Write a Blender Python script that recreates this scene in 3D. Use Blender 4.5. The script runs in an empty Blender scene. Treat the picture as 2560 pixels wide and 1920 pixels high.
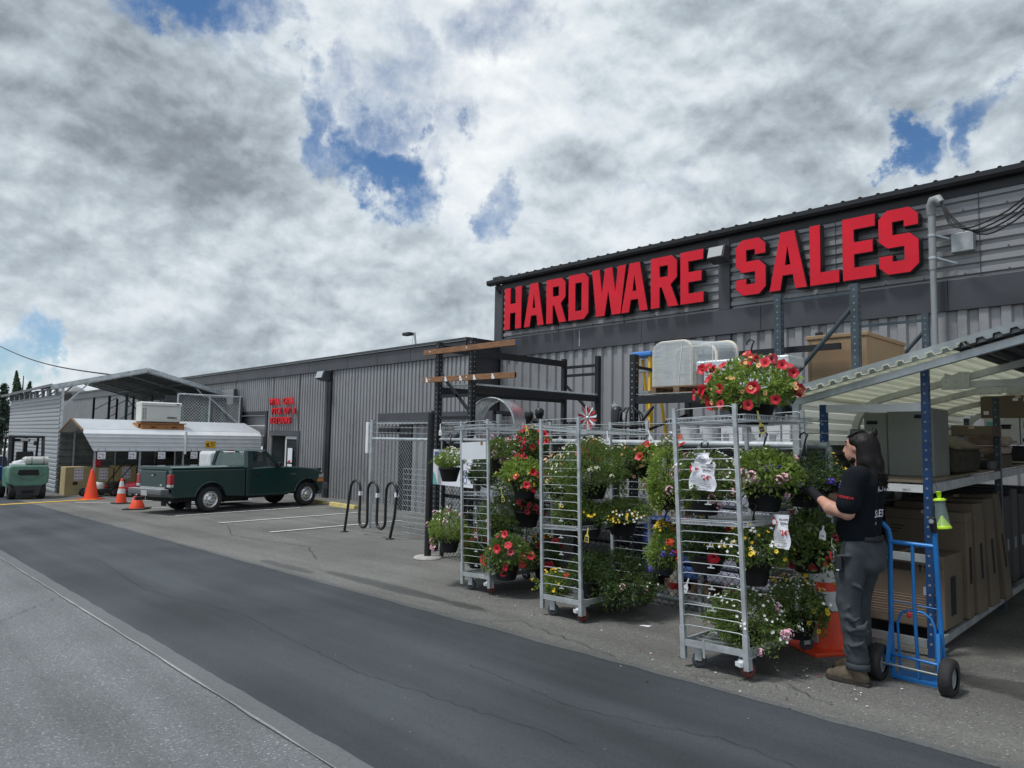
import bpy, bmesh, math, random
import numpy as np
from mathutils import Vector, Matrix, Euler
from mathutils.bvhtree import BVHTree
random.seed(7); np.random.seed(7)
PI = math.pi
sc = bpy.context.scene
C = sc.collection

# ------------------------------------------------------------------ camera
cam_d = bpy.data.cameras.new('camera'); cam = bpy.data.objects.new('camera', cam_d); C.objects.link(cam)
cam_d.sensor_width = 36; cam_d.lens = 25.073; cam_d.clip_end = 3000; cam_d.clip_start = .05
Rm = Matrix(((0.691, 0.044, 0.721), (0.722, -0.066, -0.689), (0.017, 0.997, -0.078)))
q = Rm.to_quaternion().normalized()
cam.rotation_mode = 'QUATERNION'; cam.rotation_quaternion = q; cam.location = (0, 0, 1.62)
sc.camera = cam
sc.view_settings.view_transform = 'Standard'; sc.view_settings.look = 'None'
sc.view_settings.gamma = 1; sc.view_settings.use_curve_mapping = False
sc.view_settings.exposure = 0.33

# ------------------------------------------------------------------ sun
SUN_EL, SUN_AZ = math.radians(64), math.radians(205)      # azimuth measured from +Y clockwise
sd = bpy.data.lights.new('sun', 'SUN'); sun = bpy.data.objects.new('sun', sd); C.objects.link(sun)
sd.energy = 2.1; sd.angle = math.radians(10); sd.color = (1, .975, .94)
sdir = Vector((math.sin(SUN_AZ)*math.cos(SUN_EL), math.cos(SUN_AZ)*math.cos(SUN_EL), math.sin(SUN_EL)))
sun.rotation_euler = sdir.to_track_quat('Z', 'Y').to_euler()

# ------------------------------------------------------------------ world: Nishita sky behind broken cloud
W = bpy.data.worlds.new('World'); sc.world = W; W.use_nodes = True
nt = W.node_tree; nt.nodes.clear(); N = nt.nodes.new; Lk = nt.links.new
def wmath(op, a, b=None, c=None, clamp=False):
    n = N('ShaderNodeMath'); n.operation = op; n.use_clamp = clamp
    for i, v in enumerate((a, b, c)):
        if v is None: continue
        if isinstance(v, (int, float)): n.inputs[i].default_value = v
        else: Lk(v, n.inputs[i])
    return n.outputs[0]
def wvec(op, a, b=None):
    n = N('ShaderNodeVectorMath'); n.operation = op
    for i, v in enumerate((a, b)):
        if v is None: continue
        if isinstance(v, (tuple, list, Vector)): n.inputs[i].default_value = tuple(v)
        else: Lk(v, n.inputs[i])
    return n
def wnoise(vec, scale, detail=6, rough=.55, dist=0., w=None):
    n = N('ShaderNodeTexNoise'); n.inputs['Scale'].default_value = scale; n.inputs['Detail'].default_value = detail
    n.inputs['Roughness'].default_value = rough; n.inputs['Distortion'].default_value = dist
    if w is not None:
        n.noise_dimensions = '4D'; n.inputs['W'].default_value = w
    Lk(vec, n.inputs['Vector']); return n
def wramp(fac, pts):
    n = N('ShaderNodeValToRGB'); cr = n.color_ramp
    while len(cr.elements) < len(pts): cr.elements.new(.5)
    for e, (p, c) in zip(cr.elements, pts): e.position = p; e.color = (*c, 1) if len(c) == 3 else c
    Lk(fac, n.inputs[0]); return n.outputs[0]
tc = N('ShaderNodeTexCoord').outputs['Generated']
sky = N('ShaderNodeTexSky'); sky.sky_type = 'NISHITA'; sky.sun_disc = False
sky.sun_elevation = SUN_EL; sky.sun_rotation = SUN_AZ; sky.dust_density = .25; sky.ozone_density = 2.6; sky.air_density = .9
sep = N('ShaderNodeSeparateXYZ'); Lk(tc, sep.inputs[0])
zc = wmath('ADD', wmath('MAXIMUM', sep.outputs[2], 0.0), .30)
comb = N('ShaderNodeCombineXYZ')
Lk(wmath('DIVIDE', sep.outputs[0], zc), comb.inputs[0]); Lk(wmath('DIVIDE', sep.outputs[1], zc), comb.inputs[1])
uv = comb.outputs[0]
mpn = N('ShaderNodeMapping'); mpn.inputs['Scale'].default_value = (1, 1, 1.4); Lk(tc, mpn.inputs[0]); cv = mpn.outputs[0]
n_big = wnoise(cv, 1.7, 4, .5, .3, 3.1).outputs[0]
n_mid = wnoise(cv, 4.6, 9, .53, .25, 1.7).outputs[0]
n_mid2 = wnoise(wvec('ADD', cv, (.012, -.020, .038)).outputs[0], 4.6, 9, .53, .25, 1.7).outputs[0]
n_fine = wnoise(cv, 12., 8, .58, .2, 5.2).outputs[0]
n_fine2 = wnoise(wvec('ADD', cv, (.004, -.007, .014)).outputs[0], 12., 8, .58, .2, 5.2).outputs[0]
nv = wnoise(tc, 4.2, 8, .62, .0)            # vector noise that frays the edges of the gaps
warp = wvec('SCALE', wvec('SUBTRACT', nv.outputs['Color'], (.5, .5, .5)).outputs[0]); warp.inputs['Scale'].default_value = .46
dw = wvec('NORMALIZE', wvec('ADD', tc, warp.outputs[0]).outputs[0]).outputs[0]
warp2 = wvec('SCALE', wvec('SUBTRACT', nv.outputs['Color'], (.5, .5, .5)).outputs[0]); warp2.inputs['Scale'].default_value = .30
dw2 = wvec('NORMALIZE', wvec('ADD', tc, warp2.outputs[0]).outputs[0]).outputs[0]
def blob(d, a_in, a_out, v=None):
    dt = wvec('DOT_PRODUCT', v or dw, Vector(d).normalized()).outputs['Value']
    m = N('ShaderNodeMapRange'); m.interpolation_type = 'SMOOTHSTEP'
    m.inputs['From Min'].default_value = math.cos(a_out); m.inputs['From Max'].default_value = math.cos(a_in)
    Lk(dt, m.inputs['Value']); return m.outputs[0]
def vdir(px, py):      # a direction of the sky, as it stands over the place
    return Rm @ Vector(((px-1280)/1783, (960-py)/1783, -1))
HOLES = [(vdir(870,330), .0, .060, .8), (vdir(930,370), .0, .075, .95), (vdir(1010,425), .0, .080, 1.), (vdir(1050,470), .0, .05, .8), (vdir(770,300), .0, .05, .7), (vdir(880,200), .0, .07, .62), (vdir(960,250), .0, .06, .55), (vdir(1020,130), .0, .10, .5), (vdir(1080,310), .0, .06, .55),
         (vdir(560,-10), .0, .10, 1.), (vdir(640,40), .0, .07, .75), (vdir(2330,318), .0, .045, .95), (vdir(2400,300), .0, .035, .6), (vdir(2550,315), .0, .045, .7), (vdir(600,140), .0, .05, .5),
         (vdir(20,790), .0, .075, 1.), (vdir(110,800), .0, .05, .85), (vdir(1300,525), .0, .045, .62), (vdir(1270,60), .0, .09, .5), (vdir(1640,430), .0, .04, .4), (vdir(1150,180), .0, .08, .42),
         ((.6,.3,.74), .08, .25, 1.), ((-.2,-.8,.55), .1, .34, 1.), ((.1,-.2,.95), .1, .28, 1.), ((.9,-.3,.3), .1, .28, 1.), ((-.85,-.35,.4), .05, .2, 1.)]
hole = None
for d, a, b, k in HOLES:
    v = wmath('MULTIPLY', blob(d, a, b), k); hole = v if hole is None else wmath('MAXIMUM', hole, v)
n_edge = wnoise(tc, 11., 9, .62, .0).outputs[0]
hole = wmath('ADD', hole, wmath('MULTIPLY', wmath('SUBTRACT', n_edge, .52), wmath('MULTIPLY', wmath('ADD', hole, .10), 2.3)))
holem = N('ShaderNodeMapRange'); holem.interpolation_type = 'SMOOTHSTEP'
holem.inputs['From Min'].default_value = .08; holem.inputs['From Max'].default_value = .98; Lk(hole, holem.inputs['Value'])
DARK = [(vdir(120,100), .05, .34, .85), (vdir(430,290), .03, .24, .95), (vdir(600,390), .0, .10, .5), (vdir(330,600), .0, .24, .22), (vdir(1640,380), .05, .24, .34),
        (vdir(2300,100), .1, .36, .42), (vdir(1500,560), .0, .2, .25), (vdir(700,660), .0, .2, .36), (vdir(480,760), .0, .2, .30), (vdir(1050,760), .0, .2, .40), (vdir(420,490), .0, .11, .45),
        ((.3,.8,.6), .2, .7, .2), ((-.3,-.5,.8), .1, .6, .4)]
LIGHT = [(vdir(640,130), .0, .14, .7), (vdir(1150,300), .0, .18, .55), (vdir(620,440), .0, .10, .35), (vdir(1000,560), .0, .16, .2), (vdir(1450,60), .0, .16, .4), (vdir(2350,430), .0, .14, .35), (vdir(1250,620), .0, .12, .3), (vdir(740,230), .0, .1, .6), (vdir(130,420), .0, .14, .35)]
shade = wmath('MULTIPLY_ADD', wmath('SUBTRACT', n_mid, .5), .70, .685)
shade = wmath('MULTIPLY_ADD', wmath('SUBTRACT', n_big, .5), .40, shade)
shade = wmath('MULTIPLY_ADD', wmath('SUBTRACT', n_fine, .5), .22, shade)
shade = wmath('MULTIPLY_ADD', wmath('SUBTRACT', n_mid2, n_mid), 1.75, shade)      # the side of each billow turned from the sun is greyer
shade = wmath('MULTIPLY_ADD', wmath('SUBTRACT', n_fine2, n_fine), 1.05, shade)
for d, a, b, k in LIGHT: shade = wmath('MULTIPLY_ADD', blob(d, a, b, dw2), k*.22, shade)
dk = None
for d, a, b, k in DARK: v = wmath('MULTIPLY', blob(d, a, b, dw2), k); dk = v if dk is None else wmath('MAXIMUM', dk, v)
shade = wmath('MULTIPLY_ADD', dk, -.46, shade)
shade = wmath('MULTIPLY_ADD', holem.outputs[0], .10, shade)
cloud = wramp(shade, [(.0, (.15, .172, .195)), (.22, (.225, .26, .295)), (.45, (.375, .43, .475)), (.68, (.565, .62, .66)), (1.0, (.76, .785, .79))])
hs = N('ShaderNodeHueSaturation'); hs.inputs['Saturation'].default_value = 1.18; Lk(sky.outputs[0], hs.inputs['Color'])
bgs = N('ShaderNodeBackground'); bgs.inputs[1].default_value = .085; Lk(hs.outputs[0], bgs.inputs[0])
bgc = N('ShaderNodeBackground'); bgc.inputs[1].default_value = 1.0; Lk(cloud, bgc.inputs[0])
mx = N('ShaderNodeMixShader'); Lk(holem.outputs[0], mx.inputs[0]); Lk(bgc.outputs[0], mx.inputs[1]); Lk(bgs.outputs[0], mx.inputs[2])
wo = N('ShaderNodeOutputWorld'); Lk(mx.outputs[0], wo.inputs[0])
W.cycles.sampling_method = 'MANUAL'; W.cycles.sample_map_resolution = 512

# ------------------------------------------------------------------ materials
MATS = {}
def mat(name, col, rough=.6, metal=0., var=.0, vscale=3., bump=0., bscale=40., spec=.5, dirt=None, dscale=2., dlim=(.5,.7), coat=0., alpha=1., stretch=None, rvar=0.):
    m = bpy.data.materials.new(name); m.use_nodes = True; t = m.node_tree; b = t.nodes['Principled BSDF']
    b.inputs['Base Color'].default_value = (*col, 1); b.inputs['Roughness'].default_value = rough
    b.inputs['Metallic'].default_value = metal; b.inputs['Specular IOR Level'].default_value = spec
    b.inputs['Coat Weight'].default_value = coat; b.inputs['Coat Roughness'].default_value = .06
    if alpha < 1: b.inputs['Alpha'].default_value = alpha
    tcn = t.nodes.new('ShaderNodeTexCoord'); src = tcn.outputs['Object']
    if stretch:
        mp = t.nodes.new('ShaderNodeMapping'); mp.inputs['Scale'].default_value = stretch; t.links.new(src, mp.inputs[0]); src = mp.outputs[0]
    col_out = None
    if var > 0:
        n = t.nodes.new('ShaderNodeTexNoise'); n.inputs['Scale'].default_value = vscale; n.inputs['Detail'].default_value = 7; t.links.new(src, n.inputs[0])
        r = t.nodes.new('ShaderNodeValToRGB'); r.color_ramp.elements[0].position = .3; r.color_ramp.elements[1].position = .7
        r.color_ramp.elements[0].color = (*[c*(1-var) for c in col], 1); r.color_ramp.elements[1].color = (*[min(1, c*(1+var)) for c in col], 1)
        t.links.new(n.outputs[0], r.inputs[0]); col_out = r.outputs[0]
        if rvar > 0:
            mr = t.nodes.new('ShaderNodeMapRange'); mr.inputs['To Min'].default_value = max(.03, rough-rvar); mr.inputs['To Max'].default_value = min(1, rough+rvar)
            t.links.new(n.outputs[0], mr.inputs[0]); t.links.new(mr.outputs[0], b.inputs['Roughness'])
    if dirt:
        n = t.nodes.new('ShaderNodeTexNoise'); n.inputs['Scale'].default_value = dscale; n.inputs['Detail'].default_value = 9; n.inputs['Roughness'].default_value = .65; t.links.new(src, n.inputs[0])
        r = t.nodes.new('ShaderNodeMapRange'); r.inputs['From Min'].default_value = dlim[0]; r.inputs['From Max'].default_value = dlim[1]; t.links.new(n.outputs[0], r.inputs[0])
        mxn = t.nodes.new('ShaderNodeMix'); mxn.data_type = 'RGBA'; t.links.new(r.outputs[0], mxn.inputs[0])
        if col_out: t.links.new(col_out, mxn.inputs[6])
        else: mxn.inputs[6].default_value = (*col, 1)
        mxn.inputs[7].default_value = (*dirt, 1); col_out = mxn.outputs[2]
    if col_out: t.links.new(col_out, b.inputs['Base Color'])
    if bump > 0:
        n = t.nodes.new('ShaderNodeTexNoise'); n.inputs['Scale'].default_value = bscale; n.inputs['Detail'].default_value = 5; t.links.new(src, n.inputs[0])
        bp = t.nodes.new('ShaderNodeBump'); bp.inputs['Strength'].default_value = bump; bp.inputs['Distance'].default_value = .01
        t.links.new(n.outputs[0], bp.inputs['Height']); t.links.new(bp.outputs[0], b.inputs['Normal'])
    MATS[name] = m; return m
M = lambda n: MATS[n]
# surfaces of the building
mat('wall_grey', (.27,.275,.285), .45, .15, .10, .7, dirt=(.15,.15,.15), dscale=1.3, dlim=(.55,.8), bump=.04, bscale=6)
mat('trim_dark', (.055,.057,.066), .42, .1, .25, .9, bump=.12, bscale=3, dirt=(.10,.10,.105), dscale=1.1, dlim=(.55,.85))
mat('trim_black', (.012,.013,.015), .4, .1, .2, 2)
mat('roof_dark', (.05,.055,.058), .5, .2, .2, 1)
mat('letter_red', (.68,.006,.024), .36, 0, .14, 1.6, bump=.35, bscale=2.6, dirt=(.62,.035,.06), dscale=2.1, dlim=(.55,.8), coat=.06, spec=.3)
mat('letter_side', (.010,.010,.012), .5)
mat('small_red', (.66,.02,.03), .4, 0, .1, 3)
mat('galv', (.50,.54,.56), .42, .5, .18, 9, dirt=(.28,.31,.33), dscale=5, dlim=(.5,.75), bump=.05, bscale=60, rvar=.12)
mat('galv_shiny', (.62,.66,.69), .26, .85, .12, 7, bump=.08, bscale=14, rvar=.1)
mat('galv_pale', (.56,.58,.56), .55, .15, .12, 6, dirt=(.28,.27,.24), dscale=4, dlim=(.58,.78))
mat('galv_plain', (.36,.385,.40), .5, .3)
mat('galv_dull', (.34,.37,.38), .55, .4, .2, 7, dirt=(.2,.17,.13), dscale=3, dlim=(.6,.8))
mat('galv_dirty', (.30,.34,.35), .5, .4, .3, 5, dirt=(.13,.12,.10), dscale=2.5, dlim=(.5,.72), bump=.1, bscale=30)
mat('rack_black', (.010,.012,.015), .55, .1, .3, 5, dirt=(.06,.045,.035), dscale=4, dlim=(.66,.8))
mat('rack_blue_grey', (.04,.06,.075), .5, .1, .3, 5, dirt=(.1,.1,.1), dscale=5, dlim=(.6,.8))
mat('rack_blue', (.012,.05,.15), .45, 0, .3, 6, dirt=(.05,.06,.08), dscale=9, dlim=(.6,.8))
mat('rack_green', (.03,.09,.075), .5, 0, .3, 6)
mat('beam_white', (.62,.64,.64), .5, 0, .08, 4, dirt=(.4,.4,.38), dscale=6, dlim=(.6,.8))
mat('shelf_board', (.22,.18,.13), .8, 0, .25, 5, bump=.2, bscale=20)
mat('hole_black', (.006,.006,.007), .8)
mat('hole_light', (.22,.24,.27), .6)
mat('wood_board', (.24,.12,.055), .7, 0, .35, 6, bump=.25, bscale=25, stretch=(1,8,8), dirt=(.16,.075,.03), dscale=5, dlim=(.55,.7))
mat('wood_pallet', (.20,.13,.08), .85, 0, .35, 6, bump=.3, bscale=20)
mat('wood_dark', (.12,.04,.03), .8, 0, .3, 6)
mat('wood_orange', (.34,.15,.05), .6, 0, .2, 5, bump=.2, bscale=20)
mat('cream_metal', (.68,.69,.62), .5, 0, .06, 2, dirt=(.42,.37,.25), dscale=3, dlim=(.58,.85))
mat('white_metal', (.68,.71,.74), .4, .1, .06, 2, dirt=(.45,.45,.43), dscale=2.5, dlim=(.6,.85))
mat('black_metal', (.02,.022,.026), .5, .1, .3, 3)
mat('grey_panel', (.17,.19,.19), .5, .2, .15, 3, dirt=(.10,.10,.10), dscale=2, dlim=(.5,.8))
mat('grey_wrap', (.17,.185,.165), .55, .0, .12, 3, bump=.1, bscale=5)
mat('box_tan', (.30,.205,.12), .75, 0, .12, 3, dirt=(.29,.17,.08), dscale=1.5, dlim=(.5,.8))
mat('kraft', (.135,.107,.078), .8, 0, .14, 4, bump=.08, bscale=30)
mat('kraft_pale', (.46,.37,.19), .8, 0, .12, 4)
mat('kraft_wrap', (.46,.33,.25), .35, 0, .15, 7, bump=.5, bscale=9)
mat('kraft_print', (.03,.025,.02), .7)
mat('box_white', (.62,.64,.66), .6, 0, .06, 5)
mat('print_grey', (.25,.26,.28), .6)
mat('print_black', (.015,.015,.018), .6)
mat('print_red', (.5,.02,.03), .6)
mat('print_pink', (.50,.22,.26), .6)
mat('print_orange', (.75,.12,.03), .6)
mat('print_blue', (.05,.12,.35), .6)
mat('print_teal', (.12,.45,.42), .6)
mat('paper', (.74,.76,.82), .75, 0, .03, 8)
mat('paper_dim', (.35,.37,.46), .7)
mat('sign_yellow', (.75,.42,.02), .6)
mat('white_pvc', (.72,.73,.72), .5, 0, .05, 4)
mat('plastic_black', (.010,.011,.013), .42, 0, .3, 5)
mat('pot_black', (.006,.007,.010), .55, 0, .3, 5)
mat('soil', (.03,.02,.015), .95, 0, .3, 30)
mat('rubber', (.02,.02,.021), .8, 0, .3, 12, bump=.3, bscale=60)
mat('rubber_grey', (.05,.06,.07), .7)
mat('wheel_maroon', (.13,.035,.03), .6)
mat('steel', (.45,.46,.47), .35, .85, .15, 8)
mat('chrome', (.65,.66,.67), .25, .9, .1, 8)
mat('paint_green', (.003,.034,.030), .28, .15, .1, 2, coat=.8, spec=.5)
mat('paint_green_top', (.010,.05,.045), .3, 0, .1, 2, coat=.9)  # body green lightened for roof and bed cover, sky reflection put into the colour
mat('glass_dark', (.012,.02,.02), .04, 0, spec=.9, alpha=.82)
mat('glass_light', (.10,.16,.15), .05, 0, spec=.9, alpha=.6)  # paler pane colour stands in for light reflected off rear window and windshield
mat('seat_grey', (.25,.27,.25), .85)
mat('tail_red', (.35,.005,.01), .2, 0, .2, 20, coat=.7)
mat('lamp_white', (.42,.44,.43), .25, 0, coat=.5)
mat('lamp_amber', (.7,.2,.02), .25, coat=.5)
mat('bumper_grey', (.11,.12,.13), .5, .1, .1, 5)
mat('bumper_top', (.35,.37,.38), .5, .1, .1, 5)
mat('cone_orange', (.80,.065,.015), .5, 0, .08, 3, dirt=(.45,.05,.02), dscale=4, dlim=(.6,.8))
mat('cone_white', (.62,.62,.62), .5, 0, .05, 5, dirt=(.3,.3,.3), dscale=9, dlim=(.6,.7))
mat('fork_green', (.10,.225,.17), .5, 0, .2, 2, dirt=(.10,.16,.12), dscale=2.5, dlim=(.5,.75))
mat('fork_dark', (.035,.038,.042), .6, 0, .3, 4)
mat('propane', (.50,.52,.48), .45, .1, .1, 6, dirt=(.25,.25,.22), dscale=6, dlim=(.55,.8))
mat('plastic_film', (.75,.78,.8), .25, 0, .1, 12, bump=.8, bscale=12, alpha=.85)
mat('film_clear', (.62,.67,.68), .35, 0, .1, 12, bump=.4, bscale=6, alpha=.55, stretch=(1,1,5))
mat('foam_cream', (.66,.61,.52), .7, 0, .1, 10)
mat('ladder_yellow', (.80,.48,.02), .45, 0, .08, 5)
mat('ladder_blue', (.05,.22,.62), .45)
mat('ladder_rung', (.28,.32,.34), .4, .7)
mat('stripe_white', (.60,.61,.61), .8, 0, .1, 20, dirt=(.2,.2,.2), dscale=14, dlim=(.52,.66))
mat('stripe_yellow', (.72,.45,.04), .7, 0, .1, 8, dirt=(.4,.28,.1), dscale=8, dlim=(.55,.75))
mat('wheelstop', (.55,.46,.16), .8, 0, .2, 8, dirt=(.3,.28,.22), dscale=6, dlim=(.5,.7))
mat('concrete', (.38,.37,.35), .85, 0, .15, 10)
mat('dolly_blue', (.018,.175,.50), .35, .1, .12, 6, dirt=(.05,.15,.33), dscale=9, dlim=(.6,.85))
mat('trap_green', (.50,.78,.03), .4)
mat('trap_clear', (.30,.42,.42), .15, alpha=.35)
mat('cart_tag_yellow', (.62,.55,.12), .5)
mat('skin', (.53,.29,.215), .55, 0, .13, 22, bump=.15, bscale=90, dirt=(.44,.17,.13), dscale=14, dlim=(.5,.75))
mat('shirt', (.0055,.008,.012), .9, 0, .25, 9, bump=.5, bscale=9, spec=.2)
mat('trouser', (.038,.047,.056), .85, 0, .18, 14, bump=.5, bscale=10, dirt=(.055,.064,.07), dscale=5, dlim=(.55,.75))
mat('glove', (.004,.005,.010), .9, 0, .3, 30, bump=.4, bscale=30)
mat('hair', (.007,.005,.005), .5, 0, .5, 25, spec=.3, bump=.6, bscale=25, stretch=(2.5,2.5,.35))
mat('boot', (.10,.078,.052), .8, 0, .3, 25, bump=.6, bscale=30)
mat('boot_sole', (.03,.027,.024), .8)
mat('lace', (.35,.27,.15), .8)
mat('sock', (.012,.014,.02), .9)
mat('diamond_plate', (.62,.66,.69), .35, .5, .1, 8, bump=.9, bscale=45)
mat('appliance', (.66,.68,.64), .35, 0, .04, 3)
mat('fabric_dark', (.045,.04,.03), .9, 0, .3, 10, bump=.6, bscale=12)
mat('fabric_tan', (.17,.145,.10), .9, 0, .3, 10, bump=.5, bscale=14)
mat('bark', (.09,.07,.05), .9, 0, .3, 9)
mat('tree_green', (.06,.10,.05), .7, 0, .35, 1.5)
mat('tree_dark', (.04,.07,.05), .7, 0, .35, 1.5)
mat('car_paint', (.55,.58,.60), .3, .2, coat=.7)
mat('car_glass', (.03,.05,.09), .08)
mat('bin_blue', (.015,.05,.22), .5, 0, .15, 3)
mat('mower_red', (.55,.02,.04), .35, coat=.4)
mat('cable_black', (.01,.01,.012), .6)
mat('conduit', (.27,.29,.30), .55, .1, .1, 3)
mat('seam', (.03,.03,.033), .8)

def translucent(name, fac, col):
    t = M(name).node_tree; b = t.nodes['Principled BSDF']; tr = t.nodes.new('ShaderNodeBsdfTranslucent'); tr.inputs[0].default_value = (*col, 1); mxs = t.nodes.new('ShaderNodeMixShader'); mxs.inputs[0].default_value = fac
    t.links.new(b.outputs[0], mxs.inputs[1]); t.links.new(tr.outputs[0], mxs.inputs[2]); t.links.new(mxs.outputs[0], t.nodes['Material Output'].inputs[0])
translucent('cream_metal', .50, (.86,.87,.78))     # weathered fibreglass lets daylight through
def ground_mat(name, base, hi, lo, scale, speck, patch=.18, rough=.85, bump=.5, wet=None):
    m = bpy.data.materials.new(name); m.use_nodes = True; t = m.node_tree; b = t.nodes['Principled BSDF']; n = t.nodes.new; l = t.links.new
    tcn = n('ShaderNodeTexCoord').outputs['Object']
    v = n('ShaderNodeTexVoronoi'); v.inputs['Scale'].default_value = scale; l(tcn, v.inputs['Vector'])
    f = n('ShaderNodeTexNoise'); f.inputs['Scale'].default_value = scale*.55; f.inputs['Detail'].default_value = 4; f.inputs['Roughness'].default_value = .8; l(tcn, f.inputs[0])
    r = n('ShaderNodeValToRGB'); e = r.color_ramp.elements
    e[0].position = .22; e[0].color = (*lo, 1); e[1].position = .55; e[1].color = (*base, 1)
    x = r.color_ramp.elements.new(speck); x.color = (*base, 1); x = r.color_ramp.elements.new(min(.99, speck+.08)); x.color = (*hi, 1)
    mxv = n('ShaderNodeMath'); mxv.operation = 'MULTIPLY_ADD'; l(v.outputs['Color'], mxv.inputs[0]); mxv.inputs[1].default_value = .45
    mf = n('ShaderNodeMath'); mf.operation = 'MULTIPLY'; l(f.outputs[0], mf.inputs[0]); mf.inputs[1].default_value = .62; l(mf.outputs[0], mxv.inputs[2])
    l(mxv.outputs[0], r.inputs[0])
    # large soft patches, tyre streaks along the lane
    p = n('ShaderNodeTexNoise'); p.inputs['Scale'].default_value = .55; p.inputs['Detail'].default_value = 6; l(tcn, p.inputs[0])
    mp = n('ShaderNodeMapping'); mp.inputs['Scale'].default_value = (.09, 1.6, 1); l(tcn, mp.inputs[0])
    s = n('ShaderNodeTexNoise'); s.inputs['Scale'].default_value = 1.6; s.inputs['Detail'].default_value = 5; l(mp.outputs[0], s.inputs[0])
    a = n('ShaderNodeMath'); a.operation = 'ADD'; l(p.outputs[0], a.inputs[0]); l(s.outputs[0], a.inputs[1])
    mr = n('ShaderNodeMapRange'); mr.inputs['From Min'].default_value = .75; mr.inputs['From Max'].default_value = 1.25
    mr.inputs['To Min'].default_value = 1-patch; mr.inputs['To Max'].default_value = 1+patch; l(a.outputs[0], mr.inputs[0])
    vm = n('ShaderNodeVectorMath'); vm.operation = 'SCALE'; l(r.outputs[0], vm.inputs[0]); l(mr.outputs[0], vm.inputs['Scale'])
    colo = vm.outputs[0]
    b.inputs['Roughness'].default_value = rough; b.inputs['Specular IOR Level'].default_value = .35
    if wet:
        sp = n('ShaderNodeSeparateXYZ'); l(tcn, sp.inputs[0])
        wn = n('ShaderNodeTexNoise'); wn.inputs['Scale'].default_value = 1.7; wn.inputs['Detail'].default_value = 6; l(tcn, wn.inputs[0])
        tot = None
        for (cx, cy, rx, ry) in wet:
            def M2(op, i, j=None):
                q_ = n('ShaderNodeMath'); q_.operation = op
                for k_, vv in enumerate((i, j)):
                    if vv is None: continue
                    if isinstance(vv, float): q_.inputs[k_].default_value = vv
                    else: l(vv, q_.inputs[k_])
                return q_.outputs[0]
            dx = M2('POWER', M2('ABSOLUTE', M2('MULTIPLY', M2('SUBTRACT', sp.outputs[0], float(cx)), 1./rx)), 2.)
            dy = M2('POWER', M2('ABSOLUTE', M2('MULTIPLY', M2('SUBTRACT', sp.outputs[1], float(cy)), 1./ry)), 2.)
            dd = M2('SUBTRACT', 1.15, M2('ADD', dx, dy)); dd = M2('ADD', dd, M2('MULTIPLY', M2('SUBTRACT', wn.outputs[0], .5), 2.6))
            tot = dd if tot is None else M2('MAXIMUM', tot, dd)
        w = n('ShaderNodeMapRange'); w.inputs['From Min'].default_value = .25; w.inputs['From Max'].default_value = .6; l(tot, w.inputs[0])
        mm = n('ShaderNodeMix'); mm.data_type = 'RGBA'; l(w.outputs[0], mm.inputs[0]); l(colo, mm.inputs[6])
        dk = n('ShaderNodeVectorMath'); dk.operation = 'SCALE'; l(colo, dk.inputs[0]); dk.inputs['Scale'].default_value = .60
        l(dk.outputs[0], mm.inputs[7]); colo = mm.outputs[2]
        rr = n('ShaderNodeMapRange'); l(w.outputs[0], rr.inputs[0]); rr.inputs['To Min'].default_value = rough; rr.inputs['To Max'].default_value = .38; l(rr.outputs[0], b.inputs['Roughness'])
    l(colo, b.inputs['Base Color'])
    bp = n('ShaderNodeBump'); bp.inputs['Strength'].default_value = bump; bp.inputs['Distance'].default_value = .006
    l(mxv.outputs[0], bp.inputs['Height']); l(bp.outputs[0], b.inputs['Normal'])
    MATS[name] = m; return m
ground_mat('asphalt_road', (.150,.160,.168), (.36,.37,.37), (.07,.076,.082), 105, .68, .22, .85, .5)
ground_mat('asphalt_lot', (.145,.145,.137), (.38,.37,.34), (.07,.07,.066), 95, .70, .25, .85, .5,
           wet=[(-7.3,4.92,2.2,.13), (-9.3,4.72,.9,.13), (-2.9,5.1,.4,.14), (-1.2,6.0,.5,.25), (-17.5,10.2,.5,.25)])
ground_mat('asphalt_new', (.050,.057,.066), (.14,.145,.15), (.028,.033,.038), 130, .80, .34, .74, .3)
ground_mat('lot_edge', (.115,.12,.12), (.2,.2,.2), (.07,.072,.072), 60, .75, .2, .8, .25)
ground_mat('seal_pale', (.27,.275,.27), (.36,.36,.35), (.18,.18,.18), 40, .7, .3, .85, .3)
ground_mat('seal_edge', (.125,.137,.142), (.19,.2,.2), (.09,.098,.102), 60, .75, .12, .8, .25)

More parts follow.
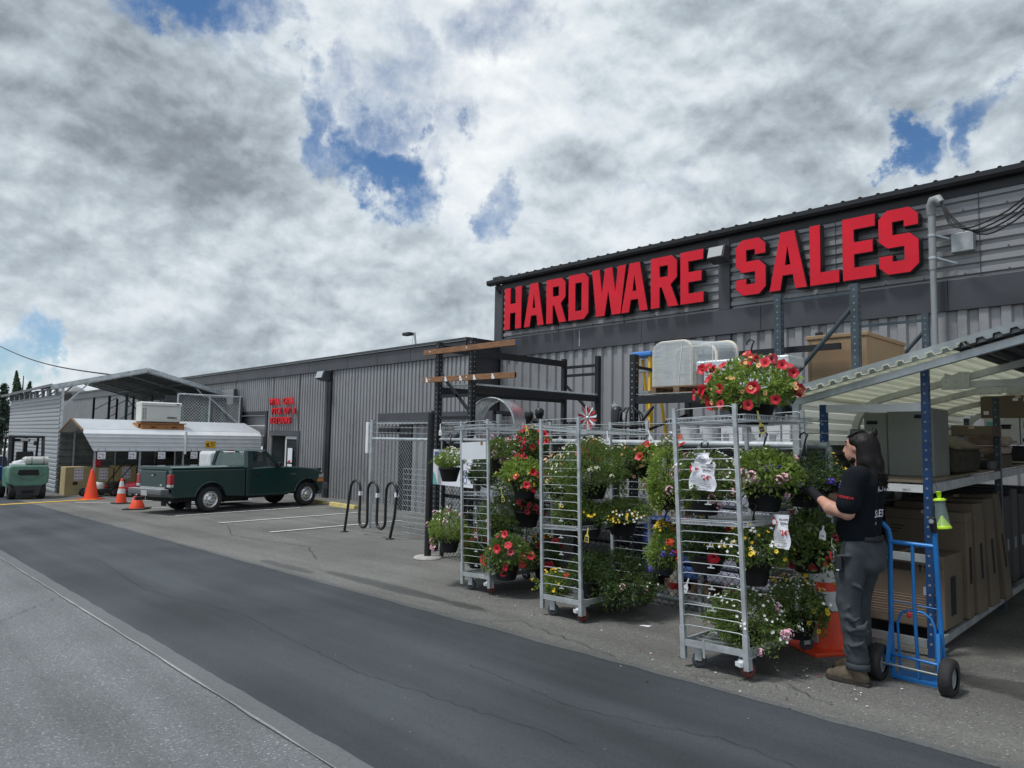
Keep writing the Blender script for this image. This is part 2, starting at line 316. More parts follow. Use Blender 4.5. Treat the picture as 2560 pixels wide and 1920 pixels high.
# ------------------------------------------------------------------ mesh helpers
class MB:
    def __init__(s): s.v = []; s.f = []; s.m = []; s.sm = []
    def add(s, vs, fs, mi=0, smooth=False, T=None):
        o = len(s.v)
        if T is not None: vs = [tuple(T @ Vector(p)) for p in vs]
        s.v += [tuple(p) for p in vs]; s.f += [tuple(i+o for i in f) for f in fs]; s.m += [mi]*len(fs); s.sm += [smooth]*len(fs); return s
    def box(s, x0, x1, y0, y1, z0, z1, mi=0, T=None, b=0.):
        if b > 0:
            b = min(b, (x1-x0)*.45, (y1-y0)*.45, (z1-z0)*.45); bm = bmesh.new(); bmesh.ops.create_cube(bm, size=1)
            for v in bm.verts: v.co = Vector(((x0+x1)/2+v.co.x*(x1-x0), (y0+y1)/2+v.co.y*(y1-y0), (z0+z1)/2+v.co.z*(z1-z0)))
            bmesh.ops.bevel(bm, geom=bm.edges[:], offset=b, segments=2, affect='EDGES', profile=.7)
            bm.verts.index_update(); s.add([v.co[:] for v in bm.verts], [[v.index for v in f.verts] for f in bm.faces], mi, False, T); bm.free(); return s
        return s.add([(x0,y0,z0),(x1,y0,z0),(x1,y1,z0),(x0,y1,z0),(x0,y0,z1),(x1,y0,z1),(x1,y1,z1),(x0,y1,z1)],
                     [(0,3,2,1),(4,5,6,7),(0,1,5,4),(1,2,6,5),(2,3,7,6),(3,0,4,7)], mi, False, T)
    def bar(s, a, b, w, h=None, mi=0, up=(0,0,1)):       # rectangular bar from a to b
        a = Vector(a); b = Vector(b); d = (b-a).normalized(); h = h or w; u = Vector(up)
        if abs(d.dot(u)) > .98: u = Vector((0,1,0))
        r = d.cross(u).normalized(); u = r.cross(d).normalized(); vs = []
        for p in (a, b):
            for i, j in ((-1,-1),(1,-1),(1,1),(-1,1)): vs.append(p + r*i*w/2 + u*j*h/2)
        return s.add([v[:] for v in vs], [(0,1,2,3),(7,6,5,4),(0,4,5,1),(1,5,6,2),(2,6,7,3),(3,7,4,0)], mi)
    def tube(s, pts, r, n=8, mi=0, smooth=True, cap=True):
        pts = [Vector(p) for p in pts]; rs = r if isinstance(r, (list, tuple)) else [r]*len(pts); vs = []; fs = []
        d0 = (pts[1]-pts[0]).normalized(); u = Vector((0,0,1)) if abs(d0.z) < .9 else Vector((1,0,0)); rr = d0.cross(u).normalized()
        for i, p in enumerate(pts):
            a = pts[max(0, i-1)]; b = pts[min(len(pts)-1, i+1)]; d = (b-a).normalized()
            rr = (rr - d*rr.dot(d)).normalized(); uu = d.cross(rr)
            for k in range(n): t = 2*PI*k/n; vs.append((p + (rr*math.cos(t)+uu*math.sin(t))*rs[i])[:])
        for i in range(len(pts)-1):
            for k in range(n): a = i*n+k; b = i*n+(k+1) % n; fs.append((a, b, b+n, a+n))
        s.add(vs, fs, mi, smooth)
        if cap: s.add(vs[:n], [tuple(range(n))[::-1]], mi); s.add(vs[-n:], [tuple(range(n))], mi)
        return s
    def lathe(s, prof, n=24, c=(0,0,0), mi=0, smooth=True, T=None, caps=False):
        vs = []; fs = []
        for r, z in prof:
            for k in range(n): t = 2*PI*k/n; vs.append((c[0]+r*math.cos(t), c[1]+r*math.sin(t), c[2]+z))
        for i in range(len(prof)-1):
            for k in range(n): a = i*n+k; b = i*n+(k+1) % n; fs.append((a, b, b+n, a+n))
        if caps: fs.append(tuple(range(n))[::-1]); fs.append(tuple(range(len(vs)-n, len(vs))))
        return s.add(vs, fs, mi, smooth, T)
    def prism(s, poly, f, d0, d1, mi=0):                 # poly 2-D, f(u,v,d) -> 3-D ; convex or mild concave polygons
        n = len(poly); vs = [f(u, v, d0) for u, v in poly]+[f(u, v, d1) for u, v in poly]
        fs = [tuple(range(n))[::-1], tuple(range(n, 2*n))]+[(i, (i+1) % n, (i+1) % n+n, i+n) for i in range(n)]
        return s.add(vs, fs, mi)
    def quad(s, a, b, c, d, mi=0): return s.add([a,b,c,d], [(0,1,2,3)], mi)
    def mesh(s, name, mats):
        me = bpy.data.meshes.new(name); me.from_pydata(s.v, [], s.f)
        for m in (mats if isinstance(mats, (list, tuple)) else [mats]): me.materials.append(M(m) if isinstance(m, str) else m)
        me.polygons.foreach_set('material_index', s.m); me.polygons.foreach_set('use_smooth', s.sm); me.update(); return me
    def build(s, name, mats, parent=None, loc=None, rot=None, label=None, bevel=0.):
        o = bpy.data.objects.new(name, s.mesh(name, mats)); C.objects.link(o)
        if parent: o.parent = parent
        if loc: o.location = loc
        if rot: o.rotation_euler = rot
        if label: o['label'] = label
        if bevel:
            bv = o.modifiers.new('bevel', 'BEVEL'); bv.width = bevel; bv.segments = 2; bv.limit_method = 'ANGLE'; bv.angle_limit = math.radians(35)
        return o
def tag(o, label=None, cat=None, group=None, kind=None):
    if label: o['label'] = label
    if cat: o['category'] = cat
    if group: o['group'] = group
    if kind: o['kind'] = kind
    return o
def empty(name, loc, label, cat, group=None, rot=(0,0,0)):
    o = bpy.data.objects.new(name, None); C.objects.link(o); o.location = loc; o.rotation_euler = rot; o.empty_display_size = .2
    return tag(o, label, cat, group)
def obj(name, me, parent=None, loc=(0,0,0), rot=(0,0,0), scale=None):
    o = bpy.data.objects.new(name, me); C.objects.link(o); o.location = loc; o.rotation_euler = rot
    if parent: o.parent = parent
    if scale: o.scale = (scale,)*3 if isinstance(scale, (int, float)) else scale
    return o
def kids(o): return [c for c in bpy.data.objects if c.parent == o]
def copy_tree(o, parent=None):
    ch = kids(o); c = o.copy(); C.objects.link(c); c.parent = parent
    for k in ch: copy_tree(k, c)
    return c
def gz(x): return .02*x
FACE_S = (PI/2, 0, 0)          # flat print that faces the street (-Y)
FACE_E = (PI/2, 0, PI/2)       # flat print that faces +X
def text(body, size, loc, rot, m, parent=None, name='lettering', ext=.001, off=0., shear=0., align='LEFT', spacing=1., sx=1.):
    cu = bpy.data.curves.new(name, 'FONT'); cu.body = body; cu.size = size; cu.extrude = ext; cu.offset = off; cu.shear = shear
    cu.align_x = align; cu.space_character = spacing; cu.resolution_u = 3
    t = bpy.data.objects.new('tmp', cu); C.objects.link(t)
    me = bpy.data.meshes.new_from_object(t, depsgraph=bpy.context.evaluated_depsgraph_get()); bpy.data.objects.remove(t); bpy.data.curves.remove(cu)
    me.materials.clear(); me.materials.append(M(m)); o = obj(name, me, parent, loc, rot, (sx,1,1)); return o

# ------------------------------------------------------------------ the ground
def sheet(name, x0, x1, y0, y1, dz, m, nx=2, wob=0., label=None):
    vs = []; fs = []
    for i in range(nx+1):
        x = x0+(x1-x0)*i/nx
        a = random.uniform(-wob, wob); b = random.uniform(-wob, wob)
        vs += [(x, y0+a, gz(x)+dz), (x, y1+b, gz(x)+dz)]
    for i in range(nx): fs.append((2*i, 2*i+2, 2*i+3, 2*i+1))
    o = MB().add(vs, fs).build(name, m); return tag(o, kind='structure', label=label)
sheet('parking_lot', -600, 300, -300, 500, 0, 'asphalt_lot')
sheet('road', -600, 300, -300, 2.0, .004, 'asphalt_road')
sheet('asphalt_strip', -160, 60, 2.03, 4.47, .008, 'asphalt_new', 900, .010)
sheet('strip_seam', -160, 60, 1.975, 2.115, .012, 'seal_edge', 900, .008)
sheet('tack_line', -160, 60, 1.962, 1.978, .014, 'seal_pale', 900, .006)
sheet('lot_seam', -160, 60, 4.45, 4.53, .010, 'lot_edge', 900, .016)
def stripe(name, pts, w, m):
    a, b = Vector((*pts[0], 0)), Vector((*pts[1], 0)); d = (b-a).normalized(); r = Vector((d.y, -d.x, 0))*w/2; vs = []
    for p in (a-r, a+r, b+r, b-r): vs.append((p.x, p.y, gz(p.x)+.013))
    return tag(MB().add(vs, [(0,1,2,3)]).build(name, m), kind='structure')
for a, b in (((-18.18,6.2),(-18.45,9.6)), ((-15.8,6.3),(-16.05,10.1)), ((-13.4,6.35),(-13.6,9.6)), ((-20.9,6.3),(-21.1,10.2)), ((-23.75,6.3),(-24.3,10.2)), ((-24.6,5.5),(-23.55,6.35))):
    stripe('parking_line', (a, b), .1, 'stripe_white')
stripe('yellow_line', ((-24.9,3.0),(-25.7,6.3)), .28, 'stripe_yellow')
for (a, b, lab) in (((-20.9,10.85),(-19.3,10.85),'pale yellow concrete wheel stop in front of the green pickup'), ((-18.55,10.6),(-17.2,10.6),'yellow concrete wheel stop right of the pickup nose, in an empty bay')):
    mb = MB().prism([(-.08,0),(.08,0),(.05,.12),(-.05,.12)], lambda u, v, d: (d, u, v+gz(a[0])), 0, b[0]-a[0])
    tag(mb.build('wheel_stop', 'wheelstop', loc=(a[0], a[1], 0), bevel=.015), lab, 'wheel stop', 'wheel stops in the parking bays')
# grit and litter specks scattered on the paving
mb = MB()
for _ in range(420):
    x = random.uniform(-14, 1); y = random.choice((random.uniform(2.2, 7), random.uniform(.3, 2), random.uniform(4.3,6)))
    s_ = random.uniform(.002, .006); a = random.uniform(0, 6); z = gz(x)+.013
    p = [(x+s_*random.uniform(.6,1.4)*math.cos(a+k*1.57), y+s_*math.sin(a+k*1.57), z) for k in range(4)]
    mb.add(p+[(x, y, z+s_*.6)], [(0,1,4),(1,2,4),(2,3,4),(3,0,4)])
tag(mb.build('grit', 'seal_pale'), 'pale grit scattered over the paving', 'grit', kind='stuff')

def crack(pts, w, seed):
    rc = random.Random(seed); out = []
    for (ax_, ay_), (bx_, by_) in zip(pts[:-1], pts[1:]):
        n_ = int(max(3, math.hypot(bx_-ax_, by_-ay_)/.07))
        for k in range(n_): out.append((ax_+(bx_-ax_)*k/n_+rc.uniform(-.02,.02), ay_+(by_-ay_)*k/n_+rc.uniform(-.02,.02)))
    vs = []; fs = []
    for k, (x, y) in enumerate(out):
        q_ = out[min(k+1, len(out)-1)]; p_ = out[max(k-1, 0)]; d_ = Vector((q_[0]-p_[0], q_[1]-p_[1])).normalized(); ww = w*rc.uniform(.4, 1.2)
        vs += [(x-d_.y*ww, y+d_.x*ww, gz(x)+.0135), (x+d_.y*ww, y-d_.x*ww, gz(x)+.0135)]
    for k in range(len(out)-1): fs.append((2*k, 2*k+1, 2*k+3, 2*k+2))
    return tag(MB().add(vs, fs).build('pavement_crack', 'seam'), kind='structure')
crack([(-6.2,4.6),(-5.6,5.1),(-5.2,5.2)], .0035, 1); crack([(-5.3,4.5),(-4.9,4.85),(-4.2,4.7),(-3.5,4.55)], .004, 2); crack([(-2.9,4.6),(-2.4,4.95),(-1.9,4.7)], .004, 3)
crack([(-12,3.0),(-9,2.75),(-7,3.05),(-4.6,2.9),(-2.6,3.1)], .0022, 4); crack([(-9.2,2.0),(-8.1,1.2),(-6.5,.9),(-5.2,.2)], .003, 5); crack([(-4.2,3.6),(-3.0,3.5),(-2.1,3.75),(-1.2,3.6)], .002, 6); crack([(-15,6.2),(-13.4,5.6),(-11,5.9),(-9.6,5.3)], .005, 7)
mb = MB(); rp = random.Random(4)
for _ in range(420):
    cx_, cy_ = rp.choice(((-2.8,5.1),(-4.6,5.6),(-6.2,5.7),(-2.3,5.5))); x = cx_+rp.gauss(0,.35); y = cy_+rp.gauss(0,.35)-.1; s_ = rp.uniform(.004,.012); a = rp.uniform(0,6); z = gz(x)+.012; m_ = rp.choice((0,0,0,1,2,3))
    mb.add([(x+s_*math.cos(a+k*1.57)*(1 if k % 2 else .6), y+s_*math.sin(a+k*1.57), z+rp.uniform(0,.004)) for k in range(4)], [(0,1,2,3)], m_)
PETALS = mb
# ------------------------------------------------------------------ corrugated sheet
def ribs_x(mb, x0, x1, y, z0a, z0b, z1, pitch=.185, dep=.035, fl=.5, sl=.18, mi=0):
    """sheet in the XZ plane with upright ribs; the bottom runs from z0a (at x0) to z0b (at x1)"""
    xs = []; x = x0; k = 0
    while x < x1:
        for t, dy in ((0, 0), (1-fl-sl, 0), (1-fl-sl/2, -dep), (1-sl/2, -dep)):
            xs.append((min(x+t*pitch, x1), y+dy))
        x += pitch
    xs.append((x1, y)); vs = []; fs = []
    for (x, yy) in xs:
        t = (x-x0)/(x1-x0); vs += [(x, yy, z0a+(z0b-z0a)*t), (x, yy, z1)]
    for i in range(len(xs)-1): fs.append((2*i, 2*i+2, 2*i+3, 2*i+1))
    return mb.add(vs, fs, mi)
def ribs_z(mb, P, z0, z1, pitch, dep, L, fl=.5, sl=.3, mi=0):
    """sheet with level ribs; P(d, s, z) -> point, s in 0..L along the sheet, d outwards"""
    zs = []; z = z0
    while z < z1:
        for t, d in ((0, 0), (1-fl-sl, 0), (1-fl-sl/2, dep), (1-sl/2, dep)): zs.append((min(z+t*pitch, z1), d))
        z += pitch
    zs.append((z1, 0)); vs = []; fs = []
    for z, d in zs: vs += [P(d, 0, z), P(d, L, z)]
    for i in range(len(zs)-1): fs.append((2*i, 2*i+1, 2*i+3, 2*i+2))
    return mb.add(vs, fs, mi)

# ------------------------------------------------------------------ low grey building on the left
LB = empty('warehouse_building', (-22, 12.3, 0), 'long low grey ribbed metal building with dark fascia and a roll-up door', 'building')
def at(parent, mb, name, mats, **k):                       # builds in world coordinates under a parent Empty that is only translated
    o = mb.build(name, mats, parent, **k); o.location = tuple(-Vector(parent.location)); return o
WY = 12.3; XC = -14.54
mb = MB()
ribs_x(mb, -75, -29.6, WY, gz(-75), gz(-29.6), 3.87)
ribs_x(mb, -29.6, -26.5, WY, 2.4, 2.4, 3.87)
ribs_x(mb, -26.5, -26.05, WY, gz(-26.3), gz(-26), 3.87)
ribs_x(mb, -26.05, -23.95, WY, 1.74, 1.74, 3.87)
ribs_x(mb, -23.95, XC, WY, gz(-24), gz(XC), 3.87)
at(LB, mb, 'wall', 'wall_grey')
mb = MB(); mb.quad((XC, WY, -.3), (XC, 13.45, -.3), (XC, 13.45, 4.25), (XC, WY, 4.25)); at(LB, mb, 'side_wall', 'trim_dark')
x = XC+.03
for i in range(21):
    w = 1.75 if i % 3 else 2.6
    at(LB, MB().box(x-w+.012, x, WY-.10, WY-.02, 3.85, 4.24), 'fascia_panel', 'trim_dark', bevel=.006); x -= w
at(LB, MB().box(x, XC+.05, WY-.16, WY-.02, 4.245, 4.33), 'roof_edge', 'roof_dark')
at(LB, MB().box(x, XC+.05, WY-.17, WY-.161, 4.243, 4.252), 'drip_strip', 'galv_dull')
at(LB, MB().box(XC-.02, XC+.07, WY-.1, 13.4, 3.9, 4.33), 'return_fascia', 'trim_dark')
at(LB, MB().add([(-75, WY-.1, 4.30), (XC+.05, WY-.1, 4.30), (XC+.05, 40, 4.9), (-75, 40, 4.9)], [(0,1,2,3)]), 'roof', 'roof_dark')
for xx, mm in ((-21.95, 'trim_dark'), (-21.73, 'trim_black'), (-33.4, 'galv_dull'), (-40.9,'trim_dark')):
    at(LB, MB().box(xx-.09, xx+.09, WY-.10, WY-.04, gz(xx), 3.85), 'downspout', mm, bevel=.01)
# roll-up door in a dark frame, its lower part open
at(LB, MB().box(-29.6, -26.5, WY-.06, WY+.02, 2.4, 2.56).box(-29.6, -29.42, WY-.06, WY+.02, -.6, 2.4).box(-26.66, -26.5, WY-.06, WY+.02, -.6, 2.4), 'door_frame', 'trim_dark')
rd = MB(); z = 1.18
for k in range(3): rd.box(-29.42, -26.66, WY+.10, WY+.14, z+.01, z+.40); z += .41
at(LB, rd, 'rollup_door', 'wall_grey')
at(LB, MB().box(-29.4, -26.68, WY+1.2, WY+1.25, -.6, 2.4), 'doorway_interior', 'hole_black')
at(LB, MB().box(-26.2, -23.82, WY-.07, WY+.02, 1.62, 1.80).box(-23.98, -23.82, WY-.07, WY+.02, -.5, 1.62), 'entry_frame', 'trim_dark')
at(LB, MB().box(-26.2, -23.9, WY+1.5, WY+1.55, -.6, 1.7).box(-26.2,-26.15,WY,WY+1.5,-.6,1.7), 'entry_interior', 'grey_panel')
gd = at(LB, MB().box(-25.0, -24.9, WY-.0, WY+.06, -.5, 1.6).box(-24.06, -23.99, WY-.0, WY+.06, -.5, 1.6).box(-24.9, -24.06, WY, WY+.06, 1.5, 1.6).box(-24.9, -24.06, WY, WY+.06, -.5, -.3), 'glass_door', 'white_metal')
at(LB, MB().box(-24.9, -24.06, WY+.02, WY+.03, -.3, 1.5), 'door_glass', 'glass_dark')
for p_, c_ in (((-24.75, .35, .35, .55), 'paper'), ((-24.75, .0, .35, .32), 'paper'), ((-24.35, -.3, .16, .5), 'print_blue')):
    at(LB, MB().box(p_[0], p_[0]+p_[2], WY-.012, WY-.006, p_[1]+.3, p_[1]+p_[3]+.27), 'door_notice', c_)
at(LB, MB().box(-24.70, -24.5, WY-.016, WY-.013, .66, .72).box(-24.70, -24.46, WY-.016, WY-.013, .42, .5), 'notice_print', 'print_red')
# text over the entrance
TS = empty('entrance_sign', (-25, 12.2, 2.6), 'small red raised lettering reading WILL CALL PICK UP & RETURNS above the entry', 'sign')
def line(txt, x0, x1, z, h, shear=.0):
    n = len(txt); w = (x1-x0)/n
    for i, ch in enumerate(txt):
        if ch == ' ': continue
        text(ch, h*1.38, (x0+w*(i+.5)+25, -.06, z-2.6), FACE_S, 'small_red', TS, 'letter', ext=.03, off=.010, align='CENTER', sx=.9, shear=shear)
line('WILL CALL', -26.05, -24.1, 2.78, .24); line('PICK UP &', -25.9, -23.95, 2.42, .24); line('RETURNS', -25.98, -24.3, 2.07, .24)
t = empty('metal_sign_back', (-29.9, 12.12, 3.2), 'blank grey sheet metal box sign on the wall over the roll-up door', 'sign')
MB().box(-.62, .62, -.08, .05, -.32, .30).build('panel', 'wall_grey', t, bevel=.01)
MB().box(.63, .68, -.085, .05, -.33, .31).build('edge_trim', 'trim_dark', t)
# wall lights
def wall_light(loc, s, label):
    t = empty('wall_light', loc, label, 'wall light', 'floodlights on the metal walls')
    P = [(-.0,.0),(-.22,.0),(-.30,-.26),(-.02,-.34),(0,-.30)]
    MB().prism(P, lambda u, v, d: (d, u, v), -.22*s, .22*s).build('housing', 'trim_dark', t, bevel=.012)
    MB().quad((-.19*s,-.245,-.02),(.19*s,-.245,-.02),(.19*s,-.318,-.24),(-.19*s,-.318,-.24)).build('lens', 'lamp_white', t)
    MB().tube([(.1*s,0,-.1),(.1*s,.12,-.1)], .03, 8).build('bracket', 'galv_dull', t); return t
wall_light((-21.85, 12.15, 3.83), 1.15, 'white box floodlight under the fascia beside the downspout of the low building')
wall_light((-7.54, 13.18, 5.66), .85, 'white box floodlight between the two words of the big red sign')
t = empty('roof_lamp', (-20.59, 15, 4.4), 'small lamp on a bent steel arm on the low roof', 'lamp')
MB().tube([(0,0,-.1),(-.22,0,.98)], .035, 8).tube([(-.22,0,.98),(-.45,0,1.03)], .025, 8).build('arm', 'galv_dull', t)
MB().box(-.83,-.42,-.12,.12,.92,1.03).build('lamp_head', 'fork_dark', t, bevel=.02)
MB().tube([(-.28,0,.93),(-.36,0,.6),(-.25,0,.3),(-.15,0,.2)], .006, 5).build('cable', 'cable_black', t)
t = empty('roof_vent', (-75.5, 16, 4.6), 'stubby metal vent cap on the far roof', 'roof vent')
MB().lathe([(.9,0),(.9,.5)],12).build('base','galv_dull',t); MB().lathe([(1.35,.5),(1.3,.75),(.8,1.1),(.3,1.3)],12,caps=True).build('cap','wall_grey',t)
# small lean-to against the low building
LT = empty('lean_to_shed', (-15, 11.2, 0), 'small ribbed metal lean-to with dark fascia in the corner of the low building', 'shed')
mb = MB(); ribs_x(mb, -15.6, -12.2, 11.25, -.35, -.3, 2.05, pitch=.3, dep=.05, sl=.25); at(LT, mb, 'wall', 'wall_grey')
at(LT, MB().quad((-15.6,11.25,-.4),(-15.6,12.2,-.4),(-15.6,12.2,2.1),(-15.6,11.25,2.1)), 'side_wall', 'wall_grey')
at(LT, MB().box(-16.1, -15.55, 11.2, 11.3, -.4, 1.98), 'corner_post', 'trim_black')
at(LT, MB().box(-16.95, -12.2, 11.05, 11.15, 2.02, 2.28), 'fascia', 'trim_dark')
at(LT, MB().box(-16.95, -12.2, 11.02, 11.05, 1.99, 2.02), 'drip_strip', 'galv')
at(LT, MB().box(-16.95, -12.2, 11.1, 12.28, 2.2, 2.28), 'roof', 'roof_dark')
at(LT, MB().box(-17.3, -16.35, 11.3, 11.5, 1.72, 1.93), 'gutter', 'trim_black', bevel=.02)

# ------------------------------------------------------------------ tall building with the big sign
TB = empty('store_building', (-7, 13.4, 0), 'tall grey metal store building with level ribs above a dark band', 'building')
TY = 13.4
mb = MB(); ribs_x(mb, -14.5, -7.70, TY, -.3, -.15, 3.88, pitch=.305, dep=.05, fl=.42, sl=.2); ribs_x(mb, -7.46, 5, TY, -.15, .1, 3.88, pitch=.305, dep=.05, fl=.42, sl=.2)
at(TB, mb, 'lower_wall', 'wall_grey')
mb = MB()
for a, b in ((-14.42, -7.71), (-7.45, 5)):
    ribs_z(mb, lambda d, s_, z, a=a: (a+s_, TY-d, z), 4.38, 5.98, .178, .045, b-a, fl=.45, sl=.22)
at(TB, mb, 'upper_wall', 'wall_grey')
x = -14.62
for i in range(7):
    w = (2.85, 2.1, 2.9, 3.3, 2.9, 3, 3)[i]; at(TB, MB().box(x, x+w-.008, TY-.09, TY+.01, 3.87, 4.385), 'band_panel', 'trim_dark', bevel=.005); x += w
at(TB, MB().box(-7.71, -7.45, TY-.085, TY+.02, 4.387, 5.9).box(-7.71, -7.45, TY-.07, TY+.02, -.2, 3.866), 'column_cover', 'trim_dark', bevel=.01)
at(TB, MB().box(-14.72, -14.42, TY-.06, TY+.3, 3.87, 5.92), 'corner_column', 'trim_dark')
at(TB, MB().box(-14.75, -14.5, TY-.03, TY+.3, -.3, 3.865), 'lower_corner', 'trim_black')
at(TB, MB().box(-14.42, -14.36, TY-.065, TY-.0, 4.39, 5.9), 'corner_trim', 'trim_black')
at(TB, MB().box(-14.42, 5, TY-.075, TY+.02, 5.78, 5.98), 'eave_trim', 'trim_black')
g = [(0,0),(-.14,0),(-.17,.05),(-.17,.13),(-.15,.13),(-.15,.06),(-.12,.03),(0,.03)]
at(TB, MB().prism(g, lambda u, v, d: (d, TY-.08+u, 5.93+v), -14.88, 5), 'gutter', 'trim_black')
mb = MB(); xs = []; x = -14.7
while x < 5:
    xs += [(x, 0), (x+.10, 0), (x+.13, .045), (x+.17, .045), (x+.20, 0)]; x += .3048
vs = []; fs = []
for x, dz in xs: vs += [(x, TY-.2, 6.055+dz), (x, TY+24, 8.2+dz)]
for i in range(len(xs)-1): fs.append((2*i, 2*i+2, 2*i+3, 2*i+1))
at(TB, mb.add(vs, fs), 'roof', 'roof_dark')
at(TB, MB().quad((-14.7,TY,-.3),(-14.7,TY+24,-.3),(-14.7,TY+24,8.1),(-14.7,TY,5.98)), 'end_wall', 'wall_grey')
at(TB, MB().box(-14.7,-14.35,TY-.17,TY+.1,6.06,6.15), 'roof_corner', 'roof_dark')
at(TB, MB().box(-11.55,-11.52,TY-.096,TY-.091,3.95,4.36), 'streak', 'concrete')
at(TB, MB().tube([(-14.55,TY-.14,5.95),(-14.55,TY-.14,5.8),(-14.5,TY-.07,5.7)], .035, 8), 'gutter_outlet', 'trim_black')

mb = MB()
for z in (4.47, 4.83, 5.18, 5.54):
    x = -14.2
    while x < 0: mb.box(x-.011, x+.011, TY-.056, TY-.044, z-.011, z+.011); x += .61
for z in (.9, 1.9, 2.9, 3.7):
    x = -14.35
    while x < 0: mb.box(x-.009, x+.009, TY-.008, TY-.0, z-.009, z+.009); x += .305
tag(at(TB, mb, 'screws', 'trim_dark'), kind='stuff')
for x in (-12.3, -10.2, -5.3, -3.0, -.9): at(TB, MB().box(x-.006, x+.006, TY-.052, TY-.03, 4.39, 5.77), 'sheet_lap', 'trim_dark')
for x in (-24.9+.9, -20.2, -18.4, -16.6): at(LB, MB().box(x-.002, x+.002, WY-.037, WY-.02, gz(x)+.02 if x > -22 else 1.85, 3.84), 'sheet_lap', 'grey_panel')
mb = MB()
for x in [-75+.46*k for k in range(130)]:
    for z in (.6, 1.9, 3.1):
        if not -29.7 < x < -23.8: mb.box(x-.008, x+.008, WY-.043, WY-.03, z-.008, z+.008)
tag(at(LB, mb, 'screws', 'trim_dark'), kind='stuff')
# block letters: unit cell 0..1 wide, 0..1 tall
c = .22
GLY = {
 'H': ([(0,0),(.34,0),(.34,.39),(.66,.39),(.66,0),(1,0),(1,1),(.66,1),(.66,.61),(.34,.61),(.34,1),(0,1)], []),
 'A': ([(0,0),(.30,0),(.37,.25),(.65,.25),(.72,0),(1.02,0),(.70,1),(.32,1)], [[(.43,.42),(.59,.42),(.51,.76)]]),
 'R': ([(0,0),(.34,0),(.34,.40),(.42,.40),(.68,0),(1.04,0),(.76,.43),(1,.56),(1,.88),(.80,1),(0,1)], [[(.34,.60),(.66,.60),(.66,.82),(.34,.82)]]),
 'D': ([(0,0),(.78,0),(1,.12),(1,.88),(.78,1),(0,1)], [[(.34,.19),(.66,.19),(.66,.81),(.34,.81)]]),
 'W': ([(.14,0),(.40,0),(.51,.52),(.62,0),(.88,0),(1.03,1),(.80,1),(.72,.44),(.62,1),(.41,1),(.31,.44),(.23,1),(-.0,1)], []),
 'E': ([(0,0),(1,0),(1,.19),(.35,.19),(.35,.41),(.92,.41),(.92,.60),(.35,.60),(.35,.81),(1,.81),(1,1),(0,1)], []),
 'L': ([(0,0),(1,0),(1,.20),(.36,.20),(.36,1),(0,1)], []),
 'S': ([(.22,0),(.78,0),(1,.12),(1,.48),(.78,.60),(.35,.60),(.35,.81),(.65,.81),(.65,.71),(1,.71),(1,.88),(.78,1),(.22,1),(0,.88),(0,.53),(.22,.41),(.65,.41),(.65,.19),(.34,.19),(.34,.29),(0,.29),(0,.12)], []),
}
def glyph(ch, w, h, ext, grow=0.):
    cu = bpy.data.curves.new('g', 'CURVE'); cu.dimensions = '2D'; cu.fill_mode = 'BOTH'; cu.extrude = ext; cu.offset = grow
    for pl in [GLY[ch][0]]+GLY[ch][1]:
        sp = cu.splines.new('POLY'); sp.points.add(len(pl)-1); sp.use_cyclic_u = True
        for p, (u, v) in zip(sp.points, pl): p.co = (u*w, v*h, 0, 1)
    t = bpy.data.objects.new('tmp', cu); C.objects.link(t)
    me = bpy.data.meshes.new_from_object(t, depsgraph=bpy.context.evaluated_depsgraph_get()); bpy.data.objects.remove(t); bpy.data.curves.remove(cu)
    me.materials.clear(); return me
SG = empty('store_sign', (-9, 13.2, 4.6), 'huge red block letters HARDWARE SALES across the tall grey wall', 'sign')
for s_ in 'H -14.06 -13.41,A -13.3 -12.6,R -12.49 -11.84,D -11.73 -11.09,W -10.98 -10.0,A -10.09 -9.37,R -9.27 -8.59,E -8.5 -7.94,S -7.19 -6.56,A -6.48 -5.76,L -5.68 -5.15,E -5.08 -4.52,S -4.46 -3.83'.split(','):
    ch, a, b = s_.split(); a = float(a); b = float(b)
    me = glyph(ch, b-a, 1.13, .008); me.materials.append(M('letter_red'))
    lt = obj('letter', me, SG, (a+9, -.085, -.02), FACE_S)
    ms = glyph(ch, b-a, 1.13, .075, .012); ms.materials.append(M('letter_side'))
    obj('letter_return', ms, lt, (0, 0, -.09))

